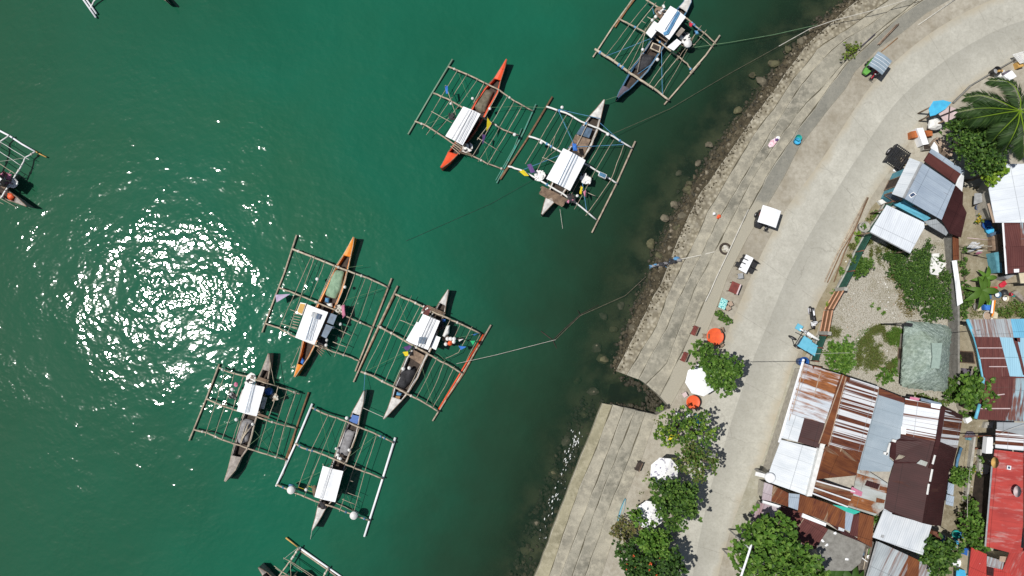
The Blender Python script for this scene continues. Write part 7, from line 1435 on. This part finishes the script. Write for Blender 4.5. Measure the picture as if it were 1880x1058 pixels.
o = MB().slab([W(*zy(q), GZ + 1.0) for q in ((290, 90), (390, 85), (385, 180), (282, 210))], .04).build('metal_sheet', MT['grey_paint']); tag(o, 'grey sheet with pink stain beside the white sheet roof', 'sheet'); cbox('timber rack of dark planks left of the brown roof', [(485, 550), (565, 545), (570, 700), (480, 710)], .6, 'wood', 'plank_stack', 'planks', 0, zy); cbox('teal painted low roof panel beside the brown roof', [(500, 730), (575, 715), (588, 945), (540, 945)], 1.0, 'teal_wall', 'panel', 'panel', 0, zy); cbox('dark teal boards above the timber rack', [(455, 525), (560, 485), (560, 540), (470, 555)], .5, 'glass_dark', 'boards', 'boards', 0, zy); cbox('sagging grey tarpaulin at the lower corner of the brown roof', [(780, 215), (860, 180), (940, 172), (900, 210), (830, 250)], 1.2, 'grey_paint', 'tarpaulin', 'tarpaulin', 0, zb)
for (x, y, r, m, f), lb in zip(((670, 465, .26, 'hull_blue', 'tarp_white'), (757, 445, .32, 'black_paint', None), (775, 515, .26, 'cream', 'tarp_white'), (880, 460, .20, 'plastic_teal', None), (848, 460, .15, 'flag_red', None), (380, 630, .32, 'concrete', 'concrete_dark'), (535, 757, .42, 'white_paint', 'tan')), ('pale blue round basin in the wash yard', 'big black round basin in the wash yard', 'cream round basin below the black one', 'teal basin at the right of the wash yard', 'small red bowl beside the teal basin', 'grey concrete basin by the banana plants', 'large white basin with food drying on it above the streaked blue roof')): pail(lb, *zb((x, y)), r, .28, m, fill=f)
cbox('dark red painted table in the wash yard', [(545, 360), (690, 350), (690, 412), (600, 415)], .6, 'flag_red', 'table', 'table', 0, zb); bag('red and dark clothes heap above the red table', *zb((750, 318)), 'flag_red', .32, GZ, 'clothes', 'clothes', .4); cbox('royal blue crate stacked with green stuff in the wash yard', [(510, 600), (600, 605), (600, 680), (515, 675)], .5, 'flag_blue', 'crate', 'crate', 0, zb); cbox('blue and navy crate above the royal blue crate', [(530, 440), (605, 410), (610, 520), (540, 525)], .5, 'plastic_blue', 'crate', 'crate', 0, zb, 'hull_blue'); bag('green yellow vegetable pile between the blue crates', *zb((550, 570)), 'green_paint', .3, GZ + .3, 'vegetables', 'vegetables', .5)
o = MB().slab([W(*zb(q), GZ + .9) for q in ((622, 545), (640, 540), (625, 720), (598, 720))], .06).build('board', MT['tarp_white']); tag(o, 'long white board leaning by the orange edged panel', 'board'); o = MB().slab([W(*zb(q), GZ + .85) for q in ((645, 540), (668, 540), (640, 730), (620, 770), (612, 760))], .06).build('board', MT['orange_paint']); tag(o, 'long orange board beside the white board', 'board'); cbox('cream slab leaning below the orange board', [(645, 690), (700, 725), (690, 795), (625, 790)], .4, 'cream', 'slab', 'slab', 0, zb); cbox('grey plank heap at the right of the wash yard', [(890, 430), (960, 400), (1058, 500), (1050, 560)], .35, 'wood_grey', 'plank_stack', 'planks', 0, zb); cbox('white tray on the dirt near the big white basin', [(400, 585), (445, 590), (470, 680), (420, 690)], .3, 'cream', 'tray', 'tray', 0, zb)
cbox('tan box structure with maroon base in the passage west of the blue fascia', [(155, 890), (248, 878), (270, 960), (160, 985)], .9, 'cream', 'box', 'box', 0, zb); cbox('maroon step under the tan box in the passage', [(150, 1000), (275, 975), (285, 1015), (150, 1030)], .5, 'maroon', 'step_block', 'step', 0, zb); cbox('dark glossy tile platform in the passage', [(1764, 648), (1785, 648), (1783, 690), (1769, 692)], .25, 'bow_purple', 'platform', 'platform')
# ---- poles and wires
def upole(label, x, y, h, r, m, lamp=None):
    b0 = W(x, y, GZ); root = thing('lamp_post' if lamp else 'utility_pole', label, 'lamp post' if lamp else 'pole', b0); MB().tube([b0 - Vector((0, 0, .1)), b0 + Vector((0, 0, h))], r, 8, r * .7).build('shaft', MT[m], root)
    if lamp: e = W(*lamp, GZ + h - .1); MB().tube([b0 + Vector((0, 0, h - .3)), e], .03, 6).build('arm', MT[m], root); MB().box(e + Vector((0, 0, .03)), (.55, .25, .12), math.atan2(e.y - b0.y, e.x - b0.x)).build('lamp_head', MT['black_paint'], root)
upole('slim dark lamp post in the gravel yard reaching over the hut corner', 1617, 595, 3.6, .06, 'black_paint', (1668, 596))
def wire(label, pts, r=.012, m='black_rubber', sag=.25): 
    Q = []
    P = [W(x, y, GZ + z) for x, y, z in pts]
    for a, b_ in zip(P, P[1:]):
        for k in range(10): t_ = k / 10; q = a.lerp(b_, t_); q.z -= sag * 4 * t_ * (1 - t_); Q.append(q)
    Q.append(P[-1]); tag(MB().tube(Q, r, 4).build('wire', MT[m]), label, 'wire')
wire('thin dark wire crossing the road to the corner of the striped roof', [(1320, 666, 3.4), (1478, 664, 3.2)]); wire('pale wire from the lamp post over the vine thicket', [(1620, 594, 3.2), (1700, 585, 3.0)], m='rope'); wire('pale wire from the net fence over the round bush', [(1492, 650, 1.6), (1560, 648, 2.2)], m='rope'); wire('wire along the alley toward the red roof', [(1790, 805, 3.2), (1776, 950, 3.0)], m='rope'); wire('wire over the grey shed roof beside the alley', [(1830, 800, 4.0), (1885, 780, 4.2)], m='rope'); wire('dark cable across the lower alley to the flaking red roof', [(1728, 978, 2.9), (1782, 1010, 2.7)], .03); wire('dark cable over the hut passage to the streaked roof', [(1742, 612, 2.4), (1800, 606, 3.6)], .02)
P = [W(x, y, GZ + 5.15) for x, y in ((1381, 994), (1377, 1008), (1370, 1030), (1364, 1048), (1358, 1066))]; root = thing('white_pipe', 'thick white pipe rising above the largest tree at the bottom edge', 'pipe', (P[2].x, P[2].y, GZ)); MB().tube(P, .085, 8).build('pipe_run', MT['tarp_white'], root)
for q in (P[1], P[3]): MB().tube([Vector((q.x, q.y, GZ)), Vector((q.x, q.y, q.z))], .06, 6).build('support', MT['chrome'], root)
z7b = zoom(1480, 930, 8.26)
for (x, y), lb in (((438, 405), 'white square of litter at the top of the flat grey roof'), ((252, 522), 'white scrap at the left side of the flat roof'), ((308, 587), 'small white scrap near the middle left of the flat roof'), ((622, 800), 'white scrap at the lower right of the flat roof')): q = W(*z7b((x, y)), GZ + 1.95); tag(MB().blob(q + Vector((0, 0, .03)), .13, 1, .35, R, (1, .8, .35)).build('litter', MT['tarp_white']), lb, 'litter')
q0, q1 = W(*z7b((930, 640)), GZ + 1.2), W(*z7b((870, 950)), GZ + 1.2); root = thing('bamboo_rack', 'green bamboo rack right of the flat grey roof', 'rack', (q0.x, q0.y, GZ))
for k in range(3): MB().tube([q0 + Vector((.16 * k, 0, 0)), q1 + Vector((.16 * k, 0, 0))], .03, 5).build('pole', MT['green_paint' if k else 'bamboo_pale'], root)
MB().tube([W(*z7b((800, 745)), GZ + 1.3), W(*z7b((970, 870)), GZ + 1.3)], .04, 5).build('crossbar', MT['tarp_white'], root)
pail('small white round pot on the green bamboo rack', *z7b((932, 757)), .14, .15, 'tarp_white', GZ + 1.25, 'pot', 'pot'); bag('dark bundle beside the bamboo rack', *z7b((850, 720)), 'glass_dark', .3, GZ + .4, 'bundle', 'bundle')
# scattered litter nobody could count, on the yard and along the seawall
mb = MB()
for i in range(420):
    if i < 260: x, y = R.uniform(1540, 1670), R.uniform(470, 690); z_ = GZ
    elif i < 360: k = R.random(); x, y = 1390 - 190 * k + R.uniform(-60, 60), 330 + 330 * k + R.uniform(-20, 20); z_ = None
    else: x, y = R.uniform(1770, 1800), R.uniform(780, 980); z_ = GZ
    if z_ is None: continue
    q = W(x, y, z_); s_ = R.uniform(.025, .07); mb.blob(q + Vector((0, 0, s_ * .3)), s_, 0, .4, R, (1, R.uniform(.5, 1), .4), R.randrange(3))
tag(mb.build('scattered_stones', [MT['white_paint'], MT['concrete'], MT['tan']]), kind='stuff')
